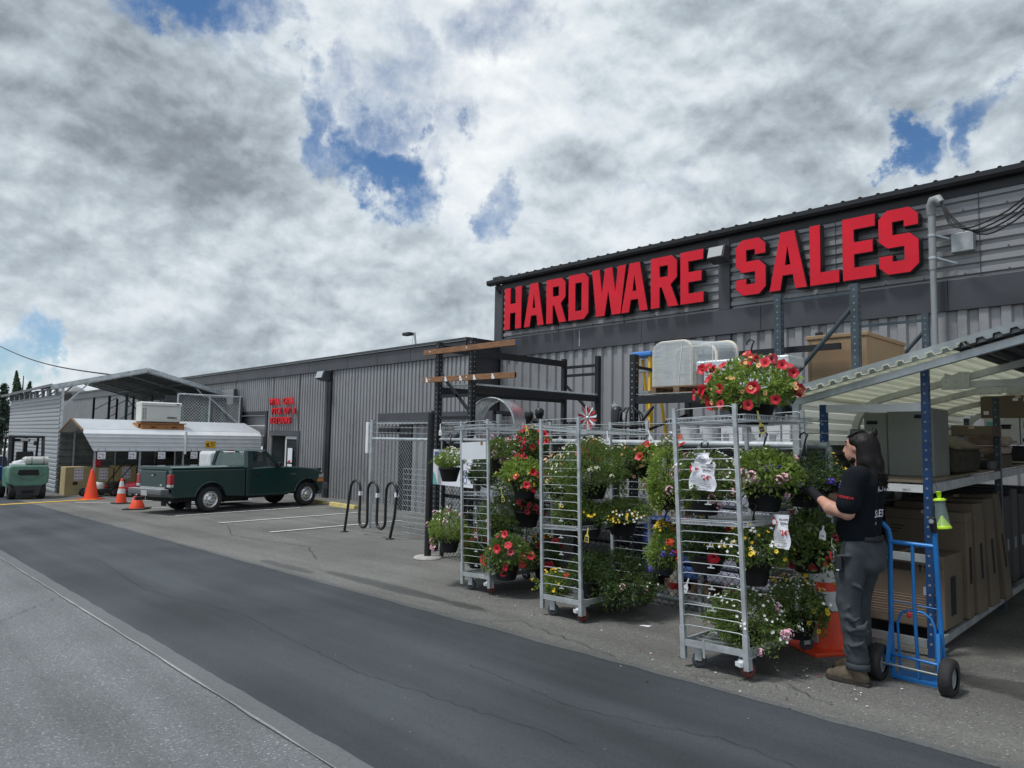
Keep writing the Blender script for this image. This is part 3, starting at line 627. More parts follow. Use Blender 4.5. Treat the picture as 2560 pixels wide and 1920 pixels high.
# service mast with junction box and drop wires
t = empty('service_mast', (-3.62, 13.1, 2.2), 'tall grey electrical service mast strapped to the store wall, right of the big red letters', 'service mast')
MB().tube([(0,0,-.6),(0,0,3.25)], .048, 14).tube([(0,0,2.35),(0,0,3.3)], .058, 14).build('pipe', 'conduit', t)
MB().tube([(0,0,3.28),(.0,-.02,3.42),(.05,-.06,3.50),(.13,-.1,3.50),(.19,-.14,3.42)], [.068,.08,.085,.075,.05], 12).build('weather_head', 'conduit', t)
MB().box(.24,.56,.12,.26,2.62,2.94).build('junction_box', 'galv_dull', t, bevel=.01)
for z in (2.93, 2.55, 1.05): MB().tube([(0,0,z-.02),(0,0,z+.02)], .066, 12).bar((.05,0,z),(.3,.24,z-.1),.03,.03).build('strap', 'galv', t)
for k, (dx, dz) in enumerate(((0,0),(.03,-.07),(.07,-.12),(.1,-.19))):
    p0 = Vector((.19,-.14,3.42)); p1 = Vector((.30+dx,-.2,2.98-dz*.3)); p2 = Vector((.62+dx*2,-.3,2.85+dz)); p3 = Vector((1.28+k*.06,-.45,3.02-.03*k)); p4 = Vector((2.6,-1.6,3.9))
    pts = []
    for a, b in ((p0,p1),(p1,p2),(p2,p3),(p3,p4)):
        for j in range(5): pts.append(a.lerp(b, j/5))
    pts.append(p4)
    for _ in range(3): pts = [pts[0]]+[(pts[i-1]+pts[i]*2+pts[i+1])/4 for i in range(1, len(pts)-1)]+[pts[-1]]
    MB().tube(pts, .013, 6).build('drop_wire', 'cable_black', t)
# far overhead line
t = MB().tube([(-218+ (100.5)*k/14, 30, 22.8-12.6*k/14-3.2*math.sin(PI*k/14)*.35) for k in range(15)], .11, 5).build('power_line', 'cable_black'); tag(t, 'dark overhead cable sagging down to the gabled shed at left', 'cable')

# ------------------------------------------------------------------ trees beyond the roof
def leaf_cloud(pts, s, m):
    mb = MB(); vs = []; fs = []
    for p in pts:
        a = Vector((random.gauss(0,1), random.gauss(0,1), random.gauss(0,1))).normalized(); b = a.cross(Vector((random.random(), random.random(), 1))).normalized(); k = len(vs); q_ = s*random.uniform(.6,1.4)
        vs += [tuple(Vector(p)-a*q_), tuple(Vector(p)+b*q_*.5), tuple(Vector(p)+a*q_), tuple(Vector(p)-b*q_*.5)]; fs.append((k,k+1,k+2,k+3))
    return mb.add(vs, fs)
def tree(name, loc, h, w, kind, label, m):
    t = empty(name, loc, label, 'tree', 'trees beyond the far roof'); pts = []; mb = MB().tube([(0,0,0),(0,0,h*.95)], [w*.06, w*.015], 7)
    if kind == 'poplar':
        for k in range(5):
            bx, by = random.uniform(-w*.32,w*.32), random.uniform(-w*.32,w*.32); bh = h*random.uniform(.72,1.); mb.tube([(0,0,h*.15),(bx,by,bh*.9)], [w*.03,w*.006], 5)
            for _ in range(1500):
                u = random.random(); r = w*.19*math.sin(PI*min(1, .12+u*.9))**.6; a = random.uniform(0, 2*PI); rr = r*random.random()**.5
                pts.append((bx*u+rr*math.cos(a), by*u+rr*math.sin(a), bh*(.18+.82*u)))
    elif kind == 'conifer':
        for k in range(26):
            z = h*(.12+.86*k/26); L_ = w*.5*(1-k/26)**.9+.2
            for j in range(7):
                a = random.uniform(0, 2*PI); L2 = L_*random.uniform(.6,1.15)
                mb.tube([(0,0,z),(L2*math.cos(a)*.9,L2*math.sin(a)*.9,z-L2*.15)], [w*.012,w*.003], 4)
                for _ in range(16): u = random.random(); pts.append((L2*u*math.cos(a)+random.gauss(0,.25), L2*u*math.sin(a)+random.gauss(0,.25), z-L2*.2*u+random.gauss(0,.2)))
    else:
        for k in range(16):
            a = random.uniform(0,2*PI); r = w*.34*random.random()**.5; cz = h*random.uniform(.45,.85); c_ = (r*math.cos(a), r*math.sin(a), cz); mb.tube([(0,0,h*.3),c_], [w*.03,w*.008], 5)
            for _ in range(200): v = Vector((random.gauss(0,1),random.gauss(0,1),random.gauss(0,.8))).normalized()*w*.16*random.random()**.4; pts.append((c_[0]+v.x, c_[1]+v.y, c_[2]+v.z))
    mb.build('trunk', 'bark', t); tag(leaf_cloud(pts, w*.035+.12, m).build('crown', m, t), kind='stuff')
sp = 26/60.       # the row stands about 110 m off
def far(px_x, y, z): return (px_x, y, z)
tree('poplar_tree', (-166.5, 27, -3.3), 16.6, 5.2, 'poplar', 'tall narrow group of upright poplar spires, middle of the far trees', 'tree_green')
tree('leafy_tree', (-160.5, 27, -3.1), 12.2, 5.0, 'round', 'rounded dark broadleaf tree right of the poplar spires', 'tree_green')
tree('conifer_tree', (-187, 27, -3.7), 16.0, 7.0, 'conifer', 'dark conifer left of the poplar spires at the photo edge', 'tree_dark')
tree('leafy_tree', (-193, 30, -3.8), 12.0, 6, 'round', 'low dark broadleaf tree between the conifer and the poplars', 'tree_dark')
tree('conifer_tree', (-150, 30, -3.6), 9.8, 5, 'conifer', 'small conifer top seen through the open side of the gabled shed', 'tree_dark')

# ------------------------------------------------------------------ gabled open shed at the far left
SA = empty('gabled_shed', (-31, 9, -.6), 'tall open gabled metal carport with a ribbed side wall behind the forklift', 'shed')
XG = -30.48; yl, yr, yc = 5.95, 12.15, 9.05
def AT(mb, name, mats, P=SA, **k): return at(P, mb, name, mats, **k)
for (a, za, b, zb, nm) in ((yl-.12, 3.27, yc, 4.14, 'roof'), (yc, 4.14, yr+.02, 3.33, 'roof')):
    mb = MB(); L_ = 10.6; n_ = 12
    for k in range(n_):
        y0 = a+(b-a)*k/n_; y1 = a+(b-a)*(k+1)/n_; z0 = za+(zb-za)*k/n_; z1 = za+(zb-za)*(k+1)/n_; ym = y0+(y1-y0)*.75; zm = z0+(z1-z0)*.75
        for (u0, w0, u1, w1) in ((y0, z0, ym, zm), (ym, zm+.03, y1, z1+.03)):
            mb.quad((XG+.05, u0, w0), (XG+.05, u1, w1), (XG-L_, u1, w1), (XG-L_, u0, w0))
        mb.quad((XG+.05, ym, zm), (XG+.05, ym, zm+.03), (XG-L_, ym, zm+.03), (XG-L_, ym, zm))
        mb.quad((XG+.05, y1, z1+.03), (XG+.05, y1, z1), (XG-L_, y1, z1), (XG-L_, y1, z1+.03))
    AT(mb, nm, 'grey_panel')
AT(MB().bar((XG+.06, yl-.15, 3.25), (XG+.06, yc, 4.14), .03, .16).bar((XG+.06, yc, 4.14), (XG+.06, yr, 3.33), .03, .16), 'gable_trim', 'galv')
AT(MB().bar((XG, yl-.12, 3.33), (XG-10.6, yl-.12, 3.25), .03, .1), 'eave_trim', 'trim_dark')
for k in range(5):
    x = XG-.05-k*2.5
    AT(MB().bar((x, yl, 3.2), (x, yc, 4.05), .06, .06).bar((x, yc, 4.05), (x, yr, 3.27), .06, .06), 'rafter', 'galv')
    AT(MB().bar((x, yl+.25, -.62), (x, yl+.25, 3.28), .08, .08), 'post', 'galv')
    AT(MB().bar((x, yr-.2, -.62), (x, yr-.2, 3.3), .08, .08), 'post', 'galv')
    AT(MB().bar((x, yl+.25, 2.55), (x, yl+1.15, 3.55), .05, .05), 'knee_brace', 'galv')
    AT(MB().bar((x, yr-.2, 2.45), (x, yr-1.2, 3.58), .05, .05), 'knee_brace', 'galv')
for yy in (7.4, 10.6): AT(MB().bar((XG, yy, 3.68), (XG-10.5, yy, 3.68), .05, .06), 'purlin', 'galv_dull')
mb = MB(); ribs_z(mb, lambda d, s_, z: (XG-.02-s_, yl+.22-d, z), -.62, 3.02, .155, .035, 10.0, sl=.3); AT(mb, 'side_wall', 'galv_plain')
for k in range(9): AT(MB().box(XG-.6-k*1.15-.09, XG-.6-k*1.15+.09, yl+.1, yl+.2, 3.0, 3.28), 'wall_stud', 'galv_dull')
for k in range(3):
    t = empty('storage_rack', (-33.2-k*2.6, 9.1, -.62), ['green pallet rack upright nearest the open gable end of the tall shed', 'second green pallet rack deeper inside the tall shed', 'third green pallet rack at the back of the tall shed'][k], 'rack', 'green racks inside the gabled shed')
    for y in (0, 1.0): MB().box(-.04, .04, y-.045, y+.045, 0, 3.9).build('upright', 'rack_green', t)
    mb = MB()
    for j in range(5): mb.bar((0,0,.3+j*.75), (0,1.0,.3+(j+1)*.75-.1), .03, .03)
    mb.build('lacing', 'rack_green', t); MB().box(-2.5,-.04,-.03,.03,1.9,2.02).box(-2.5,-.04,.97,1.03,1.9,2.02).build('beam', 'rack_green', t)
    MB().box(-2.2,-.2,.1,.9,2.02,2.6).build('load', 'fabric_dark', t)

# chain-link cage beside it
def chain(mb, P, L_, H_, p=.075, r=.0022):
    """diagonal wire mesh: P(u, v) -> point on the panel; two families of wires"""
    for sgn in (1, -1):
        k = -H_ if sgn > 0 else 0
        while k < (L_ if sgn > 0 else L_+H_):
            if sgn > 0: u0, v0, u1, v1 = k, 0, k+H_, H_
            else: u0, v0, u1, v1 = k, 0, k-H_, H_
            du = u1-u0
            t0, t1 = 0., 1.
            for lim, lo in ((0, True), (L_, False)):
                tt = (lim-u0)/du
                if (lo and du > 0) or (not lo and du < 0): t0 = max(t0, tt)
                else: t1 = min(t1, tt)
            if t1 > t0+.01:
                a = Vector(P(u0+du*t0, t0*H_)); b = Vector(P(u0+du*t1, t1*H_)); mb.tube([a, b], r, 3, smooth=False, cap=False)
            k += p
    return mb
t = empty('wire_cage', (-28.5, 9.6, -.57), 'tall galvanised chain-link cage behind the generator, against the wall', 'cage')
for y in (0, 1.2, 2.4): MB().tube([(0,y,0),(0,y,3.72)], .035, 8).build('post', 'galv', t)
MB().tube([(0,0,3.72),(0,2.45,3.72)], .03, 8).build('top_rail', 'galv', t); MB().bar((0,2.4,2.6),(0,1.1,3.7),.05,.05).build('brace', 'galv', t)
tag(chain(MB(), lambda u, v: (.03, u, v+.02), 2.4, 3.68, .12, .006).build('wire_mesh', 'galv_dull', t), kind='stuff')
MB().box(-1.5,-1.45,0,2.45,0,3.72).build('back_sheet', 'fork_dark', t); MB().box(-1.5,.0,2.45,2.5,0,3.72).build('side_sheet', 'trim_dark', t)
for k in range(3): MB().box(-.6,-.5,.3+k*.8,.42+k*.8,0,3.3).build('rack_post','rack_green',t)

# white carport with rolled eaves
CB = empty('white_carport', (-28.3, 9, -.57), 'low white ribbed metal carport with price cards hung along its eave', 'carport')
y0, y1 = 6.06, 12.1; prof = [(-30.05, 1.0), (-30.05, 1.52), (-29.85, 1.66), (-28.3, 2.08), (-26.8, 1.72), (-26.6, 1.58), (-26.6, 1.02)]
def BT(mb, name, mats, **k): return at(CB, mb, name, mats, **k)
# front slope and front skirt with level ribs
mb = MB()
def slope(pa, pb, n_, ya, yb, dep, mb, cut=0.):
    (xa, za), (xb, zb) = pa, pb; d = Vector((xb-xa, 0, zb-za)); L_ = d.length; d.normalize(); nn = Vector((-d.z, 0, d.x)); nn = nn if nn.dot(Vector((1 if xb > -28 else -1, 0, 1))) > 0 else -nn; pr = []
    for k in range(n_):
        for tt, dd in ((0,0),(.55,0),(.65,dep),(.9,dep)): pr.append(((k+tt)/n_, dd))
    pr.append((1, 0)); vs = []; fs = []
    for tt, dd in pr:
        p = Vector((xa, 0, za))+d*L_*tt+nn*dd; vs += [(p.x, ya+cut*tt, p.z), (p.x, yb, p.z)]
    for k in range(len(pr)-1): fs.append((2*k, 2*k+1, 2*k+3, 2*k+2))
    mb.add(vs, fs)
slope((-28.3, 2.09), (-26.75, 1.72), 9, y0, y1, .025, mb); slope((-26.75, 1.72), (-26.6, 1.585), 1, y0, y1, .0, mb)
BT(mb, 'front_roof', 'white_metal')
mb = MB(); slope((-26.6, 1.585), (-26.6, 1.0), 4, y0, y1, .02, mb, .32); BT(mb, 'front_skirt', 'white_metal')
mb = MB(); slope((-28.3, 2.09), (-30.05, 1.62), 9, y0, y1, .025, mb); BT(mb, 'rear_roof', 'white_metal')
mb = MB(); slope((-30.07, 1.62), (-30.07, -.6), 9, y0+.05, y1, .03, mb); BT(mb, 'rear_wall', 'grey_panel')
BT(MB().box(-30.0,-27.0,y1-.05,y1,-.6,1.7), 'end_wall', 'grey_panel')
BT(MB().bar((-28.3,y0-.01,2.1),(-26.7,y0-.01,1.7),.03,.07).bar((-28.3,y0-.01,2.1),(-30.06,y0-.01,1.6),.03,.05), 'gable_trim', 'wood_pallet')
for y in (6.45, 7.83, 9.26, 10.7, 12.0):
    BT(MB().bar((-26.68,y,gz(-26.6)),(-26.68,y,1.6),.055,.055), 'post', 'galv_dull')
    BT(MB().bar((-29.98,y+.1,-.6),(-29.98,y+.1,1.6),.055,.055), 'post', 'galv')
    BT(MB().bar((-29.98,y+.1,1.58),(-28.3,y+.1,2.02),.05,.05).bar((-28.3,y+.1,2.02),(-26.7,y+.1,1.6),.05,.05), 'rafter', 'galv')
BT(MB().tube([(-26.56,9.28,1.70),(-26.56,9.28,.9)], .045, 8), 'downspout', 'white_pvc')
for i, y in enumerate((6.62, 7.56, 8.5, 9.6, 11.0)):
    t = empty('price_card', (-26.57, y, .98), ['white price card on two wires, leftmost under the white eave', 'white price card, second from the left under the white eave', 'white price card, third from the left under the white eave', 'white price card just right of the downspout under the white eave', 'tilted white price card nearest the pickup cab under the white eave'][i], 'price card', 'cards hung along the white eave', (0, 0, 0) if i < 4 else (.2, 0, 0))
    MB().box(-.004,.004,-.12,.12,-.24,-.0).build('card', 'paper', t)
    MB().tube([(0,-.1,0),(0,-.1,.12)], .005, 4).tube([(0,.1,0),(0,.1,.12)], .005, 4).build('hanger', 'cable_black', t)
    text('T', .13, (.006, 0.0, -.16), FACE_E, 'print_black', t, 'print'); MB().box(.005,.006,-.1,-.03,-.2,-.16).box(.005,.006,-.09,.0,-.08,-.06).box(.005,.006,.03,.1,-.21,-.19).build('print', 'print_grey', t)
t = empty('warning_sign', (-26.57, 10.17, 1.25), 'small yellow warning sign screwed to the white eave above the pickup', 'sign')
MB().box(-.004,.006,-.19,.19,-.12,.12).build('board', 'sign_yellow', t)
MB().box(.007,.009,-.15,-.08,-.03,.03).box(.007,.009,-.11,-.07,-.08,.06).box(.007,.009,-.16,-.02,-.09,-.07).build('figure', 'print_black', t)
mb = MB()
for k in range(4): mb.box(.007,.009,.0,.15-.03*(k % 2),.07-k*.045,.085-k*.045)
mb.build('print', 'print_black', t)
for y in (10.9, 11.3): pass

# generator on a wooden drawer box on top of the carport
t = empty('drawer_box', (-27.08, 8.6, 1.68), 'shallow orange-brown wooden box with two dark pulls under the white generator', 'box')
MB().box(-.55,.2,-.72,.72,.04,.28).build('body', 'wood_orange', t, bevel=.012)
MB().box(-.6,.24,-.76,.78,.28,.315).build('top', 'wood_orange', t); MB().box(-.6,.1,-.76,-.9+.1,.05,.28).build('side_panel', 'wood_orange', t)
for y in (-.33, .36): MB().box(.2,.225,y-.08,y+.1,.15,.18).build('pull', 'print_black', t)
t = empty('generator', (-27.25, 8.53, 1.995), 'white boxy standby generator standing on the wooden box on the white roof', 'generator')
MB().box(-.32,.3,-.66,.68,.03,.70).build('housing', 'appliance', t, bevel=.035)
MB().box(-.30,.29,-.62,.64,-.0,.03).build('base', 'print_black', t)
mb = MB().prism([(-.33,.60),(-.33,.70),(-.29,.735),(.28,.735),(.325,.70),(.325,.60)], lambda u, v, d: (u, d, v), -.67, .69); mb.build('lid', 'appliance', t, bevel=.02)
MB().box(.326,.33,-.6,.6,.595,.605).build('lid_seam', 'print_grey', t)
mb = MB()
for k in range(9): mb.box(.301,.304,-.61,-.56,.12+k*.045,.14+k*.045).box(.301,.304,-.54,-.49,.12+k*.045,.14+k*.045)
mb.build('louvre', 'print_black', t); MB().box(.326,.335,.5,.6,.655,.69).build('latch', 'print_black', t)
text('GENERAC', .075, (.305,.2,.17), FACE_E, 'print_black', t, 'lettering', sx=1.0, off=.003); MB().box(.303,.305,.3,.55,.145,.152).build('lettering', 'print_red', t)

# cartons under the carport
for i, (y, w, h, m_) in enumerate(((6.05,.78,.98,'kraft_pale'), (6.86,.70,.96,'kraft_pale'), (7.6,.72,1.0,'kraft_pale'), (8.36,.75,.97,'kraft_pale'))):
    t = empty('carton', (-29.0, y+w/2, gz(-29)), ['pale yellow carton at the open left end of the white carport', 'pale yellow carton with pink print behind the plain orange cone', 'pale yellow carton with pink print behind the mowers', 'pale yellow carton nearest the pickup tailgate'][i], 'carton', 'yellow cartons under the white carport')
    MB().box(-.35,.35,-w/2,w/2,0,h).build('box', m_, t, bevel=.012)
    MB().box(.351,.353,-w/2+.02,w/2-.02,h-.012,h-.004).build('tape', 'kraft', t)
    mb = MB()
    for k in range(4):
        for j in range(3): mb.box(.3545,.356,-.1+j*.09,-.045+j*.09,h-.13-k*.11,h-.09-k*.11)
    mb.build('print', 'print_pink', t)
    MB().box(.351,.354,-.12,.16,h-.47,h-.04).build('label', 'paper', t); MB().box(.352,.356,-.15,-.0,h-.62,h-.51).build('dark_label', 'print_black', t)
    text('HEAVY', .09, (.354,-.1,h-.8), FACE_E, 'print_grey', t, 'lettering')
t = empty('red_jug', (-29.0, 7.1, .40), 'small red jug standing on the cartons', 'jug'); MB().box(-.1,.1,-.14,.14,0,.24).build('body','mower_red',t,bevel=.04); MB().tube([(0,-.1,.23),(0,-.06,.31),(0,.06,.31),(0,.1,.23)],.018,6).build('handle','mower_red',t)
t = empty('dark_box', (-29.0,9.9,-.57), 'dark wrapped crates deep under the white carport', 'crate'); MB().box(-.6,.5,-.9,.9,0,1.0).build('box','fork_dark',t,bevel=.03); MB().box(-.5,.4,-.7,.7,1.0,1.3).build('lid','fabric_dark',t,bevel=.05)

# lawn mowers
def wheel(mb_t, mb_r, c_, r, w, ax='x', hub=.6):
    prof = [(r*hub,-w/2),(r*.93,-w/2),(r,-w/2*.6),(r,w/2*.6),(r*.93,w/2),(r*hub,w/2)]
    T = Matrix.Translation(c_) @ (Matrix.Rotation(PI/2, 4, 'Y') if ax == 'x' else Matrix.Rotation(PI/2, 4, 'X'))
    mb_t.lathe(prof, 22, T=T); mb_r.lathe([(0,w*.32),(r*hub*.35,w*.36),(r*hub*.8,w*.2),(r*hub,w*.34)], 18, T=T); mb_r.lathe([(0,-w*.32),(r*hub,-w*.3)], 18, T=T)
for i, (x, y, rz, lab) in enumerate(((-27.5, 6.85, .35, 'red and black push mower beside the foot of the plain orange cone'), (-26.75, 7.75, .25, 'red and black push mower between the striped cone and the pickup'))):
    t = empty('lawn_mower', (x, y, gz(x)), lab, 'lawn mower', 'mowers parked under the white carport', (0, 0, rz)); t.rotation_euler[2] = rz-PI/2; t.scale = (1.12,)*3
    MB().prism([(-.28,-.24),(.3,-.26),(.42,-.12),(.42,.12),(.3,.26),(-.28,.24)], lambda u, v, d: (u, v, d), .1, .24).build('deck', 'mower_red' if i else 'fork_dark', t, bevel=.03)
    MB().lathe([(.2,.24),(.2,.36),(.15,.42),(0,.44)], 16, (.08,0,0)).build('engine', 'mower_red' if i else 'appliance', t); MB().box(-.2,.3,-.14,.14,.22,.33).build('shroud', 'mower_red', t, bevel=.04)
    for sx_ in (-.26, .32):
        for sy in (-.29, .29):
            a, b = MB(), MB(); wheel(a, b, Vector((sx_, sy, .13)), .13, .05, 'y', .62); w_ = a.build('wheel', 'rubber', t); b.build('rim', 'steel', w_)
    MB().tube([(-.25,-.22,.2),(-.8,-.24,.85),(-1.0,-.22,1.0),(-1.0,.22,1.0),(-.8,.24,.85),(-.25,.22,.2)], .016, 6).build('handle', 'cable_black', t)
    MB().box(-.75,-.28,-.17,.17,.2,.42, ).build('grass_bag', 'fabric_dark', t, bevel=.06)

# forklift, rear towards the road
FK = empty('forklift', (-27.2, 4.75, -.545), 'worn mint-green forklift with a propane tank on its back, parked by the ribbed shed wall', 'forklift', rot=(0, -.02, .0))
cw = [(-.50,.36),(-.47,.30),(-.40,.28),(.40,.28),(.47,.30),(.50,.36),(.55,.62),(.53,1.0),(.50,1.07),(-.50,1.07),(-.53,1.0),(-.55,.62)]
MB().prism([(-.53,.5),(-.36,.42),(.36,.42),(.53,.5),(.55,.72),(.54,1.0),(.49,1.08),(-.49,1.08),(-.54,1.0),(-.55,.72)], lambda u, v, d: (d, u, v), -.75, .0).build('counterweight', 'fork_green', FK, bevel=.05)
MB().box(-1.9,-.75,-.48,.48,.36,1.0).build('body', 'fork_green', FK, bevel=.04)
MB().prism([(-.30,.10),(.30,.10),(.40,.46),(-.40,.46)], lambda u, v, d: (d, u, v), -.7, -.03).build('lower_ballast', 'fork_dark', FK, bevel=.03)
mb = MB().prism([(-.32,.76),(.28,.76),(.24,.94),(-.28,.94)], lambda u, v, d: (d, u, v), .0, .006); mb.build('grille', 'hole_black', FK)
for k in range(3): MB().box(.004,.02,-.27,.23,.79+k*.05,.802+k*.05).build('grille_bar', 'fork_dark', FK)
MB().bar((.012,-.46,.84),(.012,-.0,.62),.03,.035).bar((.012,.0,.62),(.012,.44,.84),.03,.035).build('rear_crease', 'fork_green', FK)
MB().box(-.0,.012,-.17,.15,.2,.29).build('pull_slot', 'hole_black', FK)
for sy, r_ in ((-.40,.27),(.40,.27)):
    a, b = MB(), MB(); wheel(a, b, Vector((-.32, sy, r_)), r_, .19, 'y', .5); w_ = a.build('wheel', 'rubber', FK); b.build('rim', 'fork_green', w_)
for sy, r_ in ((-.5,.31),(.5,.31)):
    a, b = MB(), MB(); wheel(a, b, Vector((-1.75, sy, r_)), r_, .24, 'y', .5); w_ = a.build('wheel', 'rubber', FK); b.build('rim', 'fork_green', w_)
for sy in (-.45, .46):
    MB().bar((-.62,sy,1.0),(-.78,sy,1.98),.07,.09).build('guard_post', 'fork_dark', FK); MB().bar((-1.75,sy,1.0),(-1.55,sy,1.98),.06,.07).build('guard_post', 'fork_dark', FK)
MB().box(-1.62,-.72,-.50,.51,1.97,2.04).build('overhead_guard', 'fork_dark', FK, bevel=.02)
for sy in (-.25, .12): MB().box(-2.05,-1.9,sy-.06+.05,sy+.06+.05,.1,2.0).build('mast_rail', 'trim_black', FK)
MB().box(-2.0,-1.94,-.2,.3,.5,.62).box(-2.0,-1.94,-.2,.3,1.85,1.95).build('mast_crossbar', 'trim_black', FK)
MB().box(-1.35,-.95,-.24,.24,1.0,1.14).box(-1.0,-.88,-.24,.24,1.14,1.52).build('seat', 'trim_black', FK, bevel=.04)
MB().tube([(-.3,-.08,1.22),(-.3,.54,1.22)], .14, 18).lathe([(.14,0),(.1,.07),(0,.09)],18,T=Matrix.Translation((-.3,-.08,1.22))@Matrix.Rotation(PI/2,4,'X')).build('propane_tank', 'propane', FK)
for y in (.05,.38): MB().tube([(-.3,y,1.22),(-.3,y+.05,1.22)], .150, 18).build('tank_strap', 'galv_dull', FK)
MB().tube([(-.3,-.42,1.10),(-.28,-.2,1.14),(-.26,-.05,1.1)], [.10,.13,.06], 9).box(-.5,-.1,-.48,-.1,1.07,1.14).build('plastic_sheet', 'plastic_film', FK, bevel=.03)
MB().tube([(-.45,-.2,1.2),(-.5,-.1,1.32),(-.5,.15,1.3),(-.45,.2,1.2)], .035, 7).build('hose', 'cable_black', FK)
MB().box(-.78,-.70,-.16,.06,1.86,1.95).build('work_lamp', 'steel', FK, bevel=.015); MB().box(-.80,-.7,.2,.28,1.72,1.86).build('mirror', 'trim_black', FK)

# car and blue bin cut by the left edge of the photo
t = empty('parked_car', (-38.5, 4.9, -.77), 'pale silver car mostly cut off by the left edge of the photo', 'car')
MB().prism([(-.95,.28),(.95,.28),(.97,.7),(.78,.85),(.62,1.35),(.0,1.45),(-.62,1.35),(-.78,.85),(-.97,.7)], lambda u, v, d: (d, u, v), -2.2, 2.0).build('body', 'car_paint', t, bevel=.08)
MB().prism([(-.74,.9),(.74,.9),(.6,1.32),(-.6,1.32)], lambda u, v, d: (d, u, v), 2.0, 2.01).build('window', 'car_glass', t)
for sx_ in (-1.4, 1.25):
    for sy in (-.8, .8):
        a, b = MB(), MB(); wheel(a, b, Vector((sx_, sy, .32)), .32, .2, 'y', .6); w_ = a.build('wheel', 'rubber', t); b.build('rim', 'steel', w_)
t = empty('blue_bin', (-29.2, 3.95, -.58), 'blue lidded bin left of the forklift at the photo edge', 'bin'); MB().prism([(-.28,0),(.28,0),(.34,.95),(-.34,.95)], lambda u, v, d: (d, u, v), -.3, .3).build('body', 'bin_blue', t, bevel=.03); MB().box(-.34,.34,-.37,.37,.95,1.02).build('lid', 'bin_blue', t, bevel=.02)

# ------------------------------------------------------------------ cones
def cone(loc, h, rb, rt, label, bands=(), base=True, m='cone_orange', tilt=0):
    t = empty('traffic_cone', loc, label, 'traffic cone', 'traffic cones', (0, -.02, random.random()))
    def R_(z): return rb+(rt-rb)*z/h
    MB().lathe([(R_(.03),.03),(R_(h*.97),h*.97),(rt*.8,h),(rt*.6,h),(rt*.6,h-.03)], 28).build('body', m, t)
    for a, b in bands: MB().lathe([(R_(a)+.004,a),(R_(b)+.004,b)], 28).build('reflective_band', 'cone_white', t)
    if base: MB().box(-rb*1.32,rb*1.32,-rb*1.32,rb*1.32,0,.035).build('base', 'cone_orange' if base is True else base, t, bevel=.012)
    return t
cone((-26.0, 6.25, gz(-26)), .97, .22, .04, 'tall plain orange cone without bands, leftmost by the mowers')
cone((-23.4, 6.42, gz(-23.4)), .74, .16, .03, 'orange cone with two white bands between the mowers and the pickup', ((.30,.44),(.50,.66)), 'rubber')
cone((-20.95, 6.15, gz(-20.9)), .36, .21, .085, 'short cut-down orange cone under the pickup bumper', (), 'rubber').name = 'traffic_cone'
t = empty('orange_cap', (-20.95, 6.15, -.42+.38), 'small orange and black cap of the short cone behind the pickup', 'cap'); MB().lathe([(.10,0),(.09,.03)],16,caps=True).build('band','rubber',t); MB().lathe([(.085,.03),(.075,.14),(.03,.16)],16).build('cap','cone_orange',t)
cone((-2.56, 6.10, gz(-2.5)), .74, .205, .045, 'big orange cone with two white bands just behind the man with the hand truck', ((.32,.47),(.54,.66)))

# ------------------------------------------------------------------ green pickup
TR = empty('pickup_truck', (-19.49, 7.08, gz(-19.5)), 'dark green two-door pickup with a tonneau cover parked nose-in to the grey wall', 'pickup', rot=(0, -.02, math.radians(9.1)))
HW = .85; WB = 2.97
def arch(cy, r, n=12, z0=.40): 
    a0 = math.asin((z0-.33)/r); return [(cy+r*math.cos(a), .33+r*math.sin(a)) for a in [PI-a0-(PI-2*a0)*k/n for k in range(n+1)]]
def side(poly, name, m, x0=-HW, x1=HW, bev=.035):
    cu = bpy.data.curves.new('g', 'CURVE'); cu.dimensions = '2D'; cu.fill_mode = 'BOTH'; cu.extrude = (x1-x0)/2
    sp_ = cu.splines.new('POLY'); sp_.points.add(len(poly)-1); sp_.use_cyclic_u = True
    for p, (u, v) in zip(sp_.points, poly): p.co = (u, v, 0, 1)
    t_ = bpy.data.objects.new('tmp', cu); C.objects.link(t_)
    me = bpy.data.meshes.new_from_object(t_, depsgraph=bpy.context.evaluated_depsgraph_get()); bpy.data.objects.remove(t_); bpy.data.curves.remove(cu)
    me.materials.clear(); me.materials.append(M(m))
    me.transform(Matrix(((0,0,1,(x0+x1)/2),(1,0,0,0),(0,1,0,0),(0,0,0,1))))
    bm = bmesh.new(); bm.from_mesh(me); bmesh.ops.remove_doubles(bm, verts=bm.verts, dist=1e-5); bmesh.ops.dissolve_limit(bm, angle_limit=.01, verts=bm.verts, edges=bm.edges); bmesh.ops.recalc_face_normals(bm, faces=bm.faces); bm.to_mesh(me); bm.free()
    o = obj(name, me, TR)
    if bev: bv = o.modifiers.new('bevel', 'BEVEL'); bv.width = bev; bv.segments = 3; bv.limit_method = 'ANGLE'; bv.angle_limit = math.radians(30); bv.harden_normals = False
    for p in me.polygons: p.use_smooth = True
    o.modifiers.new('wn', 'WEIGHTED_NORMAL')
    return o
side([(-1.02,.50),(-.98,.40)]+arch(0,.42)+[(.98,.36),(.98,1.10),(-1.05,1.10),(-1.06,.75)], 'bed', 'paint_green')
side([(1.0,.34)]+[(2.3,.34)]+arch(WB,.42)+[(3.52,.42),(3.58,.62),(3.56,.90),(3.42,1.00),(3.2,1.06),(2.8,1.105),(2.2,1.135),(1.95,1.14),(1.0,1.12)], 'body', 'paint_green', bev=.06)
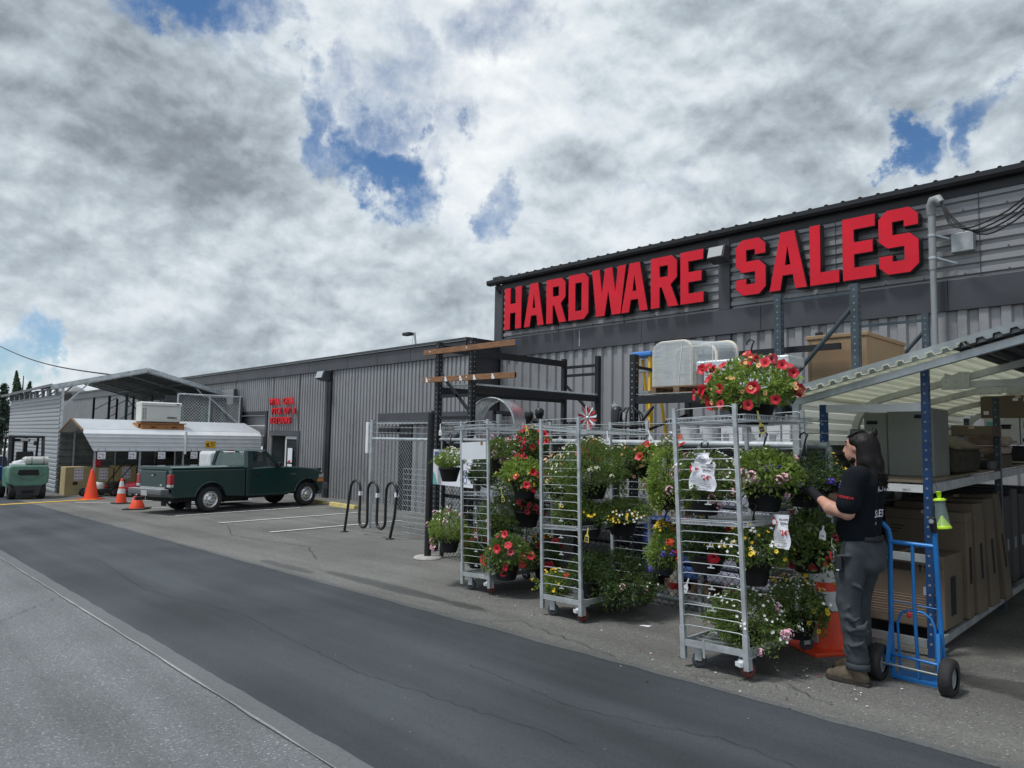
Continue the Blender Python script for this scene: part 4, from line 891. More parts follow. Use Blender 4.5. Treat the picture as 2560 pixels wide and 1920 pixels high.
# bed cover lid, cab roof and pillars
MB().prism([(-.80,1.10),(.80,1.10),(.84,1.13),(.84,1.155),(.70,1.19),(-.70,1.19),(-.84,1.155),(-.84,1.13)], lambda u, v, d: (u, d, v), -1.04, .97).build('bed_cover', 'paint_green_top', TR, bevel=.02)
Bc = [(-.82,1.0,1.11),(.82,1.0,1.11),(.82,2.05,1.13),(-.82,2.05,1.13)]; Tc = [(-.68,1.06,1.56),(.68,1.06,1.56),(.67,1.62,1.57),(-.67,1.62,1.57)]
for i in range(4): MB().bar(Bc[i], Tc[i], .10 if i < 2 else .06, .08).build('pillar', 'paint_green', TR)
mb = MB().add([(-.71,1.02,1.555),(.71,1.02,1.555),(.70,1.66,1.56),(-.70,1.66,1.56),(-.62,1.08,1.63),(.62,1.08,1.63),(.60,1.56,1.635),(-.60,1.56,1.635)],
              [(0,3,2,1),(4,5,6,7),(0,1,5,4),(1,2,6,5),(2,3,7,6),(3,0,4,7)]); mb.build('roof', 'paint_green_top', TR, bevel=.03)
def pane(nm, pts, m='glass_dark'): return MB().add(pts, [tuple(range(len(pts)))]).build(nm, m, TR)
pane('rear_window', [(-.72,.995,1.16),(.72,.995,1.16),(.62,1.045,1.53),(-.62,1.045,1.53)], 'glass_light')
pane('windshield', [(-.78,2.03,1.15),(.78,2.03,1.15),(.64,1.65,1.54),(-.64,1.65,1.54)], 'glass_light')
for sgn in (1, -1):
    pane('side_window', [(sgn*.815,1.2,1.14),(sgn*.815,1.98,1.14),(sgn*.69,1.60,1.53),(sgn*.69,1.18,1.53)])
    MB().bar((sgn*.82,1.14,1.11),(sgn*.70,1.16,1.55),.05,.14,up=(0,1,0)).build('door_frame', 'paint_green', TR)
    MB().box(sgn*.92-.09,sgn*.92+.07,1.92,2.02,1.12,1.25).build('mirror', 'plastic_black', TR, bevel=.03)
    MB().box(.851*sgn-.003,.851*sgn+.004,1.02,1.03,.36,1.1).build('cab_gap', 'seam', TR)
    d_ = MB().box(.851*sgn-.004,.851*sgn+.003,2.06,2.066,.45,1.1).box(.851*sgn-.004,.851*sgn+.003,1.12,1.126,.45,1.1).build('door_seam', 'seam', TR)
    MB().box(.86*sgn-.02,.86*sgn+.02,1.22,1.38,.93,.98).build('door_handle', 'plastic_black', TR, bevel=.01)
    MB().box(.852*sgn-.003,.852*sgn+.006,-.95,3.4,.60,.612).build('body_crease', 'paint_green', TR)
    # flared wheel arch lips
    for cy in (0, WB):
        mb = MB().tube([(sgn*.862, y, z) for y, z in arch(cy,.45,14,.42)], .022, 6); mb.build('arch_lip', 'paint_green', TR)
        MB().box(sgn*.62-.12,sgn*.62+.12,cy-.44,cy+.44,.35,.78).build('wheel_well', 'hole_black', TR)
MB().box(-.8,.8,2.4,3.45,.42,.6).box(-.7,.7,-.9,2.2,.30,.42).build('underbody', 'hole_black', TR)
for sy in (.45,-.45): MB().box(sy-.24,sy+.24,1.45,1.62,.75,1.28).box(sy-.12,sy+.12,1.42,1.52,1.3,1.45).build('seat', 'seat_grey', TR, bevel=.05)
def truck_wheel(x, y, rot=0):
    sg = 1 if x > 0 else -1; T = Matrix.Translation((x, y, .33)) @ Matrix.Rotation(sg*PI/2, 4, 'Y') @ Matrix.Rotation(rot, 4, 'Z')
    w_ = MB().lathe([(.20,-.10),(.31,-.105),(.33,-.07),(.335,0),(.33,.07),(.31,.105),(.26,.11),(.205,.095)], 36, T=T).build('tyre', 'rubber', None)
    r_ = MB().lathe([(.205,.095),(.195,.10),(.19,.07),(.165,.055),(.15,.085),(.10,.10),(.075,.095),(.07,.12),(.05,.135),(0,.14)], 36, T=T).build('rim', 'chrome', None)
    e = MB(); 
    for k in range(8):
        a = 2*PI*k/8+.2; e.lathe([(0,.083),(.017,.083)], 8, T=T @ Matrix.Translation((.128*math.cos(a), .128*math.sin(a), .012)) @ Matrix.Rotation(-.0, 4, 'X'))
    h_ = e.build('rim_hole', 'hole_black', None); r_.parent = w_; h_.parent = r_; w_.parent = TR; w_.name = 'wheel'
for x, y in ((.74,0),(-.74,0),(.74,WB),(-.74,WB)): truck_wheel(x, y)
for x in (.62, -.62): MB().box(x-.13,x+.13,-.47,-.455,.12,.42).build('mud_flap', 'rubber', TR)
tg = MB().box(-.66,.66,-1.085,-1.06,.62,1.07).build('tailgate', 'paint_green', TR, bevel=.012)
MB().box(-.68,.68,-1.062,-1.058,.60,1.09).build('tailgate_gap', 'seam', TR); o_ = MB().box(-.62,.62,-1.098,-1.086,.64,.67).build('trim_strip', 'bumper_top', tg); MB().box(-.1,.1,-1.10,-1.085,.94,1.0).build('handle', 'plastic_black', tg)
MB().box(-.06,.06,-1.102,-1.1,.945,.975).build('handle_plate','chrome',tg)
o = MB().lathe([(0,.004),(.06,.002)], 20, T=Matrix.Translation((.42,-1.086,.72))@Matrix.Rotation(PI/2,4,'X')@Matrix.Diagonal((1,.45,1,1))).build('oval_badge', 'chrome', tg)
for sgn in (1,-1):
    l_ = MB().box(sgn*.775-.09,sgn*.775+.09,-1.085,-.98,.74,.99).build('tail_light', 'tail_red', TR, bevel=.02); MB().box(sgn*.775-.088,sgn*.775+.088,-1.087,-.985,.67,.74).build('reverse_lens', 'lamp_white', l_, bevel=.015)
    h_ = MB().box(sgn*.72-.12,sgn*.72+.135,3.36,3.55,.76,.90).build('headlight', 'lamp_white', TR, bevel=.03); MB().box(sgn*.80-.04,sgn*.80+.06,3.32,3.53,.66,.76).build('turn_lens', 'lamp_amber', h_, bevel=.02)
MB().box(-.84,.84,-1.30,-1.08,.48,.62).build('rear_bumper', 'bumper_grey', TR, bevel=.03); MB().box(-.83,.83,-1.29,-1.09,.621,.635).build('bumper_step', 'bumper_top', TR); MB().box(-.12,.18,-1.31,-1.3,.47,.6).build('plate_recess', 'lamp_white', TR)
MB().box(-.86,.86,3.48,3.72,.42,.64).build('front_bumper', 'bumper_grey', TR, bevel=.05); MB().box(-.8,.8,3.40,3.56,.30,.42).build('air_dam', 'bumper_grey', TR, bevel=.04)
MB().box(-.6,.6,3.54,3.60,.66,.90).build('grille', 'plastic_black', TR); MB().box(-.78,.78,3.36,3.52,.985,1.06).build('hood_deflector', 'plastic_black', TR, bevel=.02)
MB().box(-.05,.05,-1.5,-1.28,.36,.44).build('hitch', 'rubber', TR); MB().lathe([(0,-.03),(.03,0),(0,.03)], 10, (0,-1.47,.49)).build('hitch_ball', 'chrome', TR)
MB().box(-.14,.14,.99,1.03,1.575,1.60).build('brake_light', 'tail_red', TR, bevel=.01)
MB().tube([(.3,-.6,.30),(.62,-.95,.30)], .03, 8).build('exhaust', 'steel', TR)
text('RANGER', .05, (.857,2.38,.90), FACE_E, 'chrome', TR, 'badge')
# white bundle standing behind the cab, and rag below
t = empty('wrapped_bundle', (-21.2, 8.5, gz(-21)), 'white plastic-wrapped pallet bundle beyond the pickup bed', 'bundle'); MB().box(-.45,.45,-.55,.55,.6,1.55).build('wrap', 'plastic_film', t, bevel=.08); MB().box(-.5,.5,-.6,.6,0.12,.6).build('base', 'fork_dark', t)
mb = MB(); vs = []; fs = []
for i in range(16):
    for j in range(4): vs.append((-.2+.13*j+random.uniform(-.03,.03), i*.13, .04+random.uniform(0,.10)))
for i in range(15):
    for j in range(3): a = i*4+j; fs.append((a,a+1,a+5,a+4))
t = mb.add(vs, fs, 0, True).build('crumpled_sheet', 'paper_dim', loc=(-21.6,7.6,gz(-21.6))); tag(t, 'crumpled grey sheet lying on the ground beyond the pickup', 'sheet')

# wire-mesh gate leaf open in front of the entrance
t = empty('mesh_gate', (-26.7, 11.1, -.53), 'open steel gate leaf with welded mesh before the roll-up door', 'gate')
for y in (0, 1.15): MB().bar((0,y,0),(0,y,2.1),.05,.05).build('stile', 'galv_dull', t)
for z in (.05, 1.0, 2.1): MB().bar((0,0,z),(0,1.15,z),.05,.05).build('rail', 'galv_dull', t)
mb = MB()
for k in range(1, 12): mb.tube([(0,k*.096,.05),(0,k*.096,2.1)], .004, 4, cap=False)
for k in range(1, 21): mb.tube([(0,0,k*.1),(0,1.15,k*.1)], .004, 4, cap=False)
tag(mb.build('mesh', 'galv', t), kind='stuff')
t = empty('striped_post', (-24.3,11.6,gz(-24.3)), 'slim red, white and blue striped post beside the glass door', 'post')
for k in range(6): MB().tube([(0,0,k*.18),(0,0,k*.18+.179)], .05, 10).build('band', ('paper','print_blue','print_red')[k % 3], t)

# ------------------------------------------------------------------ bike rack: black wave pipe
t = empty('bike_rack', (-12.55, 7.49, gz(-12.5)), 'black wave-shaped steel pipe bike rack at the end of the parking bays', 'bike rack')
pts = [(0,0,0)]; xs0 = [0.05,.62,1.2]
def arc_pts(cx, z, r, a0, a1, n=9): return [(cx+r*math.cos(a0+(a1-a0)*k/n), 0, z+r*math.sin(a0+(a1-a0)*k/n)) for k in range(n+1)]
pts += [(.16,0,.78)] + arc_pts(.36,.84,.18,PI,0) + [(.53,0,.4)] + arc_pts(.67,.28,.14,PI,2*PI) + [(.80,0,.7)] + arc_pts(.97,.84,.17,PI,0) + [(1.13,0,.4)] + arc_pts(1.27,.30,.14,PI,2*PI) + [(1.41,0,.7)] + arc_pts(1.59,.85,.17,PI,0) + [(1.70,0,.4),(1.58,0,.03)]
MB().tube([(x, 0, z+gz(-12.5+x)-gz(-12.5)) for x,_,z in pts], .026, 10).build('pipe', 'plastic_black', t)
for x in (0, 1.58): MB().lathe([(.08,0),(.08,.012),(0,.012)], 14, (x,0,.0+.02*x)).build('foot_plate', 'rack_black', t)
for x, z in ((.54,.80),(1.13,.80),(1.74,.85)): MB().box(x-.01,x+.035,-.036,.036,z-.05,z+.03).build('sticker', 'paper', t)

# ------------------------------------------------------------------ fences
def barbed(parent, P, L_, z):
    mb = MB().tube([P(0,z),P(L_*.5,z-.02),P(L_,z)], .005, 4, cap=False); k = .1
    while k < L_:
        p = Vector(P(k, z-.01)); mb.tube([p+Vector((-.015,0,-.03)),p+Vector((.015,0,.03))], .003, 3, cap=False); mb.tube([p+Vector((.015,0,-.03)),p+Vector((-.015,0,.03))], .003, 3, cap=False); k += .14
    return mb.build('barbed_wire', 'galv_dull', parent)
F1 = empty('chain_link_fence', (-12.85, 8.25, 0), 'galvanised chain-link fence with barbed wire in front of the lean-to shed', 'fence')
P1 = lambda u, z: (u, 0, z)
for x in (0, 2.1, 4.3): MB().tube([(x,0,gz(-12.8+x)),(x,0,1.98 if x == 0 else 1.62)], .042 if x == 0 else .03, 12).build('post', 'galv', F1)
for x in (2.1, 4.3): MB().tube([(x,0,1.6),(x,-.05,1.99)], .012, 6).build('barb_arm', 'galv_dull', F1)
MB().tube([(0,0,1.59),(4.6,0,1.59)], .03, 10).build('top_rail', 'galv', F1)
tag(chain(MB(), lambda u, v: (u, -.035, v-.2), 4.6, 1.78, .085, .0032).build('wire_mesh', 'galv', F1), kind='stuff')
for z in (1.72, 1.83, 1.93): barbed(F1, P1, 4.5, z)
MB().box(-.21,-.11,-.03,.02,1.28,1.93).build('white_board', 'white_pvc', F1, bevel=.01); MB().box(-.1,.06,-.02,.02,1.5,1.54).box(-.1,.06,-.02,.02,1.85,1.89).build('board_clip', 'galv_dull', F1)
# welded-wire panel leaning on the fence
t = empty('welded_fence', (-11.4, 8.05, gz(-11)), 'bare welded-wire livestock fencing standing behind the black post', 'fencing'); mb = MB()
for k in range(13): mb.tube([(0,0,.05+k*.1),(1.7,0,.05+k*.1)], .004, 4, cap=False)
for k in range(12): mb.tube([(k*.155,0,.05),(k*.155,0,1.25)], .004, 4, cap=False)
tag(mb.build('wires', 'galv', t), kind='stuff')
# second fence behind the flower carts, turned slightly
F2 = empty('chain_link_fence', (-8.65, 6.85, 0), 'black-framed chain-link fence with a fat grey top rail behind the flower carts', 'fence', rot=(0, 0, math.atan2(-.45, 5.6)))
L2 = 6.05
MB().tube([(0,-.25,-.16),(0,-.25,2.0)], .052, 14).lathe([(.052,0),(.045,.03),(0,.045)], 14, (0,-.25,2.0)).build('front_post', 'plastic_black', F2)
MB().lathe([(.21,-.165),(.2,-.14),(.06,-.13)], 20, (0,-.25,0)).build('post_footing', 'concrete', F2)
for x in (.0, .55, 1.1, 2.9, 4.7, L2): MB().tube([(x,0,-.16),(x,0,1.6)], .032, 10).build('post', 'plastic_black' if x < 3 else 'galv_dull', F2)
MB().tube([(-.1,0,1.6),(1.6,0,1.6)], .028, 10).build('top_rail', 'galv_dull', F2)
MB().tube([(1.6,0,1.6),(L2,0,1.61)], .036, 12).build('top_rail', 'galv', F2)
MB().bar((0,.05,1.5),(L2,.05,1.5),.05,.09).bar((0,.05,.75),(L2,.05,.75),.04,.05).build('mid_rail', 'plastic_black', F2)
MB().tube([(2.6,-.03,-.03),(L2,-.03,.02)], .028, 10).build('bottom_rail', 'galv_dirty', F2)
tag(chain(MB(), lambda u, v: (u, -.045, v-.12), L2, 1.70, .085, .0034).build('wire_mesh', 'rack_black', F2), kind='stuff')
for z in (1.72, 1.83): barbed(F2, P1, L2, z)
for x in (.9, 2.4, 4.0, 5.6): MB().tube([(x,0,1.6),(x,-.0,1.86)], .010, 6).build('barb_arm', 'galv_dull', F2)
# banner on the fence
t = empty('banner', (-8.3, 6.72, .92), 'white vinyl banner with teal and blue patches tied to the black fence', 'banner', rot=(0,0,-.08)); MB().box(-.5,.55,-.004,.004,0,.53).build('vinyl', 'paper', t)
MB().add([(-.5,-.006,.0),(-.36,-.006,.0),(-.44,-.006,.16),(-.5,-.006,.2)], [(0,1,2,3)]).build('teal_patch', 'print_teal', t); MB().add([(-.46,-.006,.40),(-.30,-.006,.44),(-.36,-.006,.50),(-.46,-.006,.50)], [(0,1,2,3)]).build('blue_patch', 'print_blue', t)
for k in range(4): MB().lathe([(.035,0),(.05,0)],12,T=Matrix.Translation((.28+.08*(k%2),-.006,.10+.1*(k//2)))@Matrix.Rotation(PI/2,4,'X')).build('print_ring','print_blue',t)

# ------------------------------------------------------------------ pallet racks behind the fence
def upright(x, y, z0, z1, m, parent, w=.075, holes=True, face='S'):
    MB().box(x-w/2, x+w/2, y-w/2, y+w/2, z0, z1).build('upright', m, parent)
    if holes:
        mb = MB(); z = z0+.1
        while z < z1-.05: mb.box(x-.008, x+.008, y-w/2-.002, y-w/2+.001, z, z+.016).box(x+w/2-.001, x+w/2+.002, y-.008, y+.008, z, z+.016); z += .076
        tag(mb.build('hole_row', 'hole_light' if m != 'rack_black' else 'galv_dull', parent), kind='stuff')
RD = empty('pallet_rack', (0, 0, 0), 'tall black pallet rack with two orange-brown boards fixed across its top, left of the carts', 'rack')
xa, xb, y0, y1, zt = -9.25, -8.41, 7.18, 10.23, 3.19
for x, y in ((xa,y0),(xb,y0),(xa,y1),(xb,y1)): upright(x, y, -.18, zt, 'rack_black', RD, .085, y == y0)
for y, s_ in ((y0, 1), (y1, 1)):
    for z in (3.02, 2.3 if y == y0 else 2.86, 1.95): MB().bar((xa,y,z),(xb,y,z),.04,.05).build('strut', 'rack_black', RD)
    MB().bar((xa,y,2.72),(xb,y,2.0),.04,.04).build('brace', 'rack_black', RD); MB().bar((xb,y,1.9),(xa,y,1.3),.04,.04).build('brace', 'rack_black', RD)
for x in (xa, xb): MB().box(x-.03,x+.03,y0+.04,y1-.04,2.34,2.455).build('beam', 'rack_black', RD)
MB().box(xa-.03,xa+.03,y0+.04,y1-.04,3.04,3.15).build('beam', 'rack_black', RD); 
def deck(parent, x0, x1, y0, y1, z, m='galv', p=.06, q_=.12):
    mb = MB(); k = x0
    while k <= x1: mb.bar((k,y0,z),(k,y1,z),.006,.006); k += q_
    k = y0
    while k <= y1: mb.bar((x0,k,z+.006),(x1,k,z+.006),.006,.006); mb.bar((x0,k,z-.03),(x0,k,z),.006,.006).bar((x1,k,z-.03),(x1,k,z),.006,.006); k += p
    return tag(mb.build('wire_deck', m, parent), kind='stuff')
deck(RD, xa, xb+.03, y0+.05, y1-.05, 2.475)
for z, lab, ng in ((3.03, 'upper weathered board tied across the front of the black rack', 0), (2.576, 'lower weathered board with torn paper labels across the black rack', 1)):
    t = empty('timber_board', (-9.54, 7.09, z), lab, 'board', 'boards across the black rack', rot=(0, .004 if z > 3 else .012, 0))
    MB().box(0,2.19,-.02,.02,-.043,.043).build('board', 'wood_board', t, bevel=.004)
    for k, x in enumerate((.17, 1.1) if ng == 0 else (.17,.95,1.12)): MB().lathe([(.018,0),(.012,.006),(0,.006)],10,T=Matrix.Translation((x,-.02,0))@Matrix.Rotation(PI/2,4,'X')).build('bolt', 'galv', t)
    MB().box(2.191,2.195,-.015,.015,-.03,.03).build('end_tag','print_blue' if ng == 0 else 'rack_black', t)
    if ng:
        for x in (.08,.58,.95,1.28,1.7): MB().add([(x,-.022,-.04),(x+.07,-.022,-.04),(x+.03,-.022,.035),(x,-.022,.04)],[(0,1,2,3)]).build('label_scrap', 'paper', t)
RE = empty('pallet_rack', (0, 0, 0), 'black pallet rack carrying the shrink-wrapped tubes and the diamond-plate tool box', 'rack')
xa, xb, y0, y1 = -5.34, -3.35, 7.2, 8.4
upright(xa, y0, -.1, 2.70, 'rack_black', RE, .08); upright(xa+.02, y1, -.1, 2.75, 'rack_black', RE, .08, False)
upright(xb-.1, y1, -.1, 2.3, 'rack_black', RE, .08, False)
for z0_, z1_ in ((2.085,2.18),(1.50,1.585)):
    for y in (y0, y1): MB().box(xa,xb,y-.03,y+.03,z0_,z1_).build('beam', 'rack_black', RE)
    deck(RE, xa+.03, xb, y0-.01, y1, z1_+.015)
MB().box(xa,-3.3,y1-.03,y1+.03,2.73,2.80).build('beam', 'rack_black', RE)
MB().bar((xa,y0,2.55),(xa,y1,2.52),.03,.035).build('strut', 'rack_black', RE); MB().bar((xa,y1,2.0),(xa,y0,1.7),.03,.03).bar((xa,y0+.4,2.07),(xa,y0,1.75),.03,.03).build('brace', 'rack_black', RE)
RF = empty('pallet_rack', (0, 0, 0), 'blue-grey pallet rack rising behind the top flower basket with a long diagonal brace', 'rack')
xa, xb, y0, y1, zt = -3.94, -3.05, 8.2, 10.65, 3.42
for x, y in ((xa,y0),(xb,y0),(xa,y1),(xb,y1)): upright(x, y, -.1, zt, 'rack_blue_grey', RF, .085, True)
for y in (y0, y1):
    MB().bar((xa,y,3.33),(xb,y,3.33),.035,.035).build('strut', 'rack_blue_grey', RF); MB().tube([(xb,y,3.2),(xa+.05,y,2.28)], .028, 8).build('brace', 'rack_blue_grey', RF); MB().tube([(xa,y,2.2),(xb,y,1.4)], .028, 8).build('brace', 'rack_blue_grey', RF)
for x in (xa, xb): MB().box(x-.03,x+.03,y0,y1,1.98,2.08).build('beam', 'rack_black', RF)
t = empty('brown_case', (-3.40, 9.15, 2.08), 'large tan metal case with a rim sitting high on the blue-grey rack', 'case')
MB().box(-.345,.345,-.62,.65,0,.80).build('body', 'box_tan', t, bevel=.01); MB().box(-.36,.36,-.635,.665,.80,.85).build('lid', 'box_tan', t, bevel=.01); MB().tube([(-.25,-.5,.85),(-.25,-.5,.9)],.045,12).build('cap', 'print_black', t); MB().box(-.31,-.3,-.624,-.62,.02,.78).build('edge_seam','wood_pallet',t)

# shrink-wrapped tubes on a pallet
t = empty('wooden_pallet', (-4.75, 7.65, 2.2), 'weathered pallet under the shrink-wrapped tubes on the black rack', 'pallet')
for k in range(6): MB().box(-.37,.37,-.42+k*.155,-.32+k*.155,.075,.092).build('plank', 'wood_pallet', t)
for k in range(3): MB().box(-.37+k*.33,-.29+k*.33,-.42,.45,.016,.075).build('stringer', 'wood_pallet' if k < 2 else 'wood_dark', t)
for k in range(3): MB().box(-.37,.37,-.42+k*.38,-.34+k*.38,0,.016).build('bottom_plank', 'wood_pallet', t)
t = empty('wrapped_tubes', (-4.75, 7.65, 2.295), 'two arched cream foam tubes shrink-wrapped together on a pallet', 'wrapped bundle')
def archpts(x0, x1, z, r, y): return [(x0,y,0)]+[(x0+r-r*math.cos(a), y, z-r+r*math.sin(a)) for a in [PI/2*k/5 for k in range(6)]]+[(x1-r+r*math.sin(a), y, z-r+r*math.cos(a)) for a in [PI/2*k/5 for k in range(6)]]+[(x1,y,0)]
for y, x0_, x1_, z_ in ((-.35,-.36,.17,.53),(-.02,-.27,.30,.5),(.35,-.2,.36,.58)): MB().tube(archpts(x0_,x1_,z_,.12,y), .021, 8).build('foam_tube', 'foam_cream', t)
mb = MB(); a_ = archpts(-.37,.18,.54,.13,-.375); b_ = archpts(-.21,.38,.58,.13,.375)
mb.add(a_+b_, [(i, i+1, i+1+len(a_), i+len(a_)) for i in range(len(a_)-1)]+[tuple(range(len(a_)))], 0, False); tag(mb.build('wrap', 'film_clear', t), kind=None)
MB().bar((.0,-.38,0),(.06,-.38,.53),.006,.003).build('strap', 'paper', t); MB().bar((.30,-.1,0),(.30,-.1,.5),.006,.003).build('strap', 'paper', t)

t = empty('tool_box', (-3.97, 7.5, 2.2), 'long white diamond-plate truck tool box behind the red flowers', 'tool box')
MB().prism([(-.46,.26),(-.46,.0),(.50,.0),(.50,.26)], lambda u, v, d: (u, d, v), -.19, .19).build('body', 'diamond_plate', t, bevel=.01); MB().box(-.56,.56,-.2,.2,.26,.37).build('lid', 'diamond_plate', t, bevel=.018); MB().box(-.56,.56,-.205,-.2,.255,.262).build('lid_edge','white_metal',t)
t = empty('step_ladder', (-6.0, 8.3, -.1), 'yellow fibreglass stepladder with a blue cap standing behind the racks', 'ladder')
for x in (-.10, .13): MB().bar((x*1.5,-.1,0),(x,0,2.94),.035,.07).build('front_rail', 'ladder_yellow', t); MB().bar((x*1.3,.75,0),(x,.12,2.9),.025,.04).build('rear_rail', 'ladder_yellow', t)
MB().box(-.15,.18,-.08,.2,2.92,2.99).build('cap', 'ladder_blue', t, bevel=.02)
for k in range(9): MB().box(-.13,.16,-.08,.0,.3+k*.3,.33+k*.3).build('step', 'ladder_rung', t)
# stock tanks: one ring on its side on top of upright ones
def ribbed_ring(mb, r, L_, T, n=40):
    pr = []; 
    for k in range(9): z = L_*k/8; pr.append((r+(.012 if k % 2 else 0), z))
    mb.lathe(pr, n, T=T); mb.lathe([(rr-.006, z) for rr, z in pr], n, T=T)
    return mb
t = empty('stock_tank_ring', (-8.28, 7.62, 1.82), 'galvanised round tank ring lying on its side under the black rack shelf', 'tank')
T = Matrix.Rotation(.25, 4, 'Z') @ Matrix.Rotation(PI/2, 4, 'X'); mb = MB(); ribbed_ring(mb, .43, .42, T @ Matrix.Translation((0,0,-.2))); mb.build('shell', 'galv_shiny', t)
rg = [( .44*math.cos(a), .44*math.sin(a)) for a in [2*PI*k/40 for k in range(41)]]
MB().tube([(T @ Vector((x,y,.22)))[:] for x,y in rg], .016, 6).build('rim', 'galv', t)
for k in range(2):
    t = empty('stock_tank', (-8.25, 7.7, -.15+k*.75), ['lower galvanised stock tank behind the banner', 'upper galvanised stock tank directly under the ring lying on its side'][k], 'tank'); mb = MB(); ribbed_ring(mb, .46, .74, Matrix.Identity(4)); mb.build('shell', 'galv_shiny', t); MB().tube([(x*1.045,y*1.045,.74) for x,y in rg], .014, 6).build('rim', 'galv', t)
t = empty('grey_pipe', (-7.6, 7.2, -.1), 'upright grey plastic pipe standing behind the first cart', 'pipe'); MB().tube([(-.1,0,0),(-.2,0,2.05)], .035, 12).build('barrel','conduit',t); MB().tube([(-.195,0,1.96),(-.201,0,2.09)], .044, 12).build('socket','conduit',t)
t = empty('black_fitting', (-7.2, 7.4, 1.3), 'cluster of black drainage fittings between the first two carts', 'pipe fittings')
for x, z in ((-.17,.74),(.04,.78),(.2,.62)): MB().lathe([(.05,0),(.05,z-.12),(.065,z-.1),(.065,z-.03),(.03,z)], 14, (x,0,0)).build('riser', 'plastic_black', t)
MB().box(-.3,.35,-.15,.2,.0,.42).build('block', 'plastic_black', t, bevel=.05); MB().tube([(-.17,-.02,.5),(.0,-.05,.6),(.25,-.02,.56),(.32,0,.3)], .04, 8).build('elbow','plastic_black',t)
t = empty('crate_stack', (-7.2, 7.4, -.15), 'grey plastic crates stacked under the black drainage fittings', 'crates')
for k in range(3): MB().box(-.4,.45,-.2,.35,k*.46,k*.46+.43).build('crate', 'grey_panel', t, bevel=.02)
t = empty('windmill', (-7.62, 9.0, 2.0), 'small red and white garden windmill wheel showing above the second cart', 'windmill')
for k in range(16):
    a0 = 2*PI*k/16; a1 = a0+.26
    MB().add([(.05*math.cos(a0),.0,.05*math.sin(a0)),(.2*math.cos(a0),-.012,.2*math.sin(a0)),(.2*math.cos(a1),.012,.2*math.sin(a1)),(.05*math.cos(a1),.0,.05*math.sin(a1))],[(0,1,2,3)]).build('blade', 'print_red' if k % 2 else 'white_metal', t)
MB().lathe([(.03,0),(.0,.03)],10,T=Matrix.Rotation(PI/2,4,'X')).build('hub','white_metal',t); MB().tube([(0,.03,0),(0,.03,-2.1)],.015,6).build('mast','galv_dull',t)
t = empty('windmill_tail', (-7.1, 9.1, 1.95), 'pale metal tail vanes of a second garden windmill beside the rack post', 'windmill'); 
for k in range(5): MB().add([(0,0,0),(.1*math.cos(k),.0,.16+.04*k),(.13+.02*k,.01,.02*k)],[(0,1,2)]).build('vane','galv',t)
MB().tube([(0,.02,.1),(0,.02,-2.05)],.014,6).build('mast','galv_dull',t)
# black wire dome planter stand
t = empty('wire_cage_stand', (-5.25, 7.0, 1.1), 'tall black wire dome stand right of the second cart', 'wire stand'); mb = MB()
for k in range(10):
    a = 2*PI*k/10; mb.tube([(.17*math.cos(a),.17*math.sin(a),0),(.17*math.cos(a),.17*math.sin(a),.7),(.14*math.cos(a),.14*math.sin(a),.86),(.05*math.cos(a),.05*math.sin(a),.93)], .009, 5)
for z in (.1,.4,.7): mb.tube([(.175*math.cos(a),.175*math.sin(a),z) for a in [2*PI*k/16 for k in range(17)]], .009, 5)
mb.build('frame', 'plastic_black', t); MB().lathe([(.075,0),(.075,.22),(.05,.27),(0,.28)],14,(-.28,.1,.68)).build('cap_post','plastic_black',t)
MB().tube([(-.28,.1,-1.1),(-.28,.1,.7)],.04,8).build('post','plastic_black',t)
# white pails and boxes on the lower rack shelf
for k, (x, kind) in enumerate(((-4.62,'p'),(-4.36,'p'),(-4.02,'b'),(-3.72,'p'),(-3.48,'b'))):
    t = empty('white_pail' if kind == 'p' else 'white_box', (x, 7.32, 1.60), ['white pail with orange label, leftmost on the shelf behind the third cart','second white pail on the shelf behind the third cart','white box in the middle of the shelf behind the third cart','white pail between two white boxes behind the third cart','white box at the right end of the shelf behind the third cart'][k], 'pail' if kind == 'p' else 'box', 'white containers on the rack shelf')
    if kind == 'p': MB().lathe([(.10,0),(.118,.24)],22).build('body','box_white',t); MB().lathe([(.123,.22),(.123,.25),(0,.25)],22).build('lid','box_white',t)
    else: MB().box(-.13,.13,-.12,.12,0,.23).build('body','box_white',t,bevel=.01)
    MB().box(-.10,-.03,-.125,-.121,.03,.12).build('label','print_orange' if k == 0 else 'print_grey',t)
# dark palletised goods behind the fence
for k, (x, y, w, h, m_, lab) in enumerate(((-6.9,8.6,1.1,1.0,'grey_panel','grey lidded bin far behind the fence near the lean-to'), (-5.9,7.5,.9,.85,'fork_dark','dark bundle of edging behind the first two carts'), (-4.9,7.6,.8,.75,'print_blue','blue-wrapped pallet of bags behind the second cart'), (-4.0,7.55,.8,1.15,'paper_dim','pale grey sacks stacked behind the third cart'), (-3.25,7.4,.6,.95,'fork_dark','dark sacks by the carport leg behind the third cart'))):
    t = empty('goods_pallet', (x, y, gz(x)), lab, 'pallet of goods', 'palletised goods behind the fence')
    n_ = int(h/.17)
    for j in range(n_): MB().box(-w/2+random.uniform(0,.03),w/2-random.uniform(0,.03),-.3,.35,.13+j*.17,.13+j*.17+.155).build('sack', m_, t, bevel=.035)
    for j in range(3): MB().box(-w/2+j*w*.45,-w/2+j*w*.45+.08,-.33,.4,0,.11).build('skid', 'wood_pallet', t)
t = empty('striped_pipe', (-4.62, 7.0, -.1), 'tan post wrapped with red spiral stripes behind the second cart', 'post'); MB().tube([(0,0,0),(0,0,1.42)], .052, 14).build('core','foam_cream',t)
for k in range(9): MB().tube([(0,0,.08+k*.155),(.0,0,.08+k*.155+.07)], .054, 14).build('stripe','print_red' if k % 2 == 0 else 'foam_cream',t)
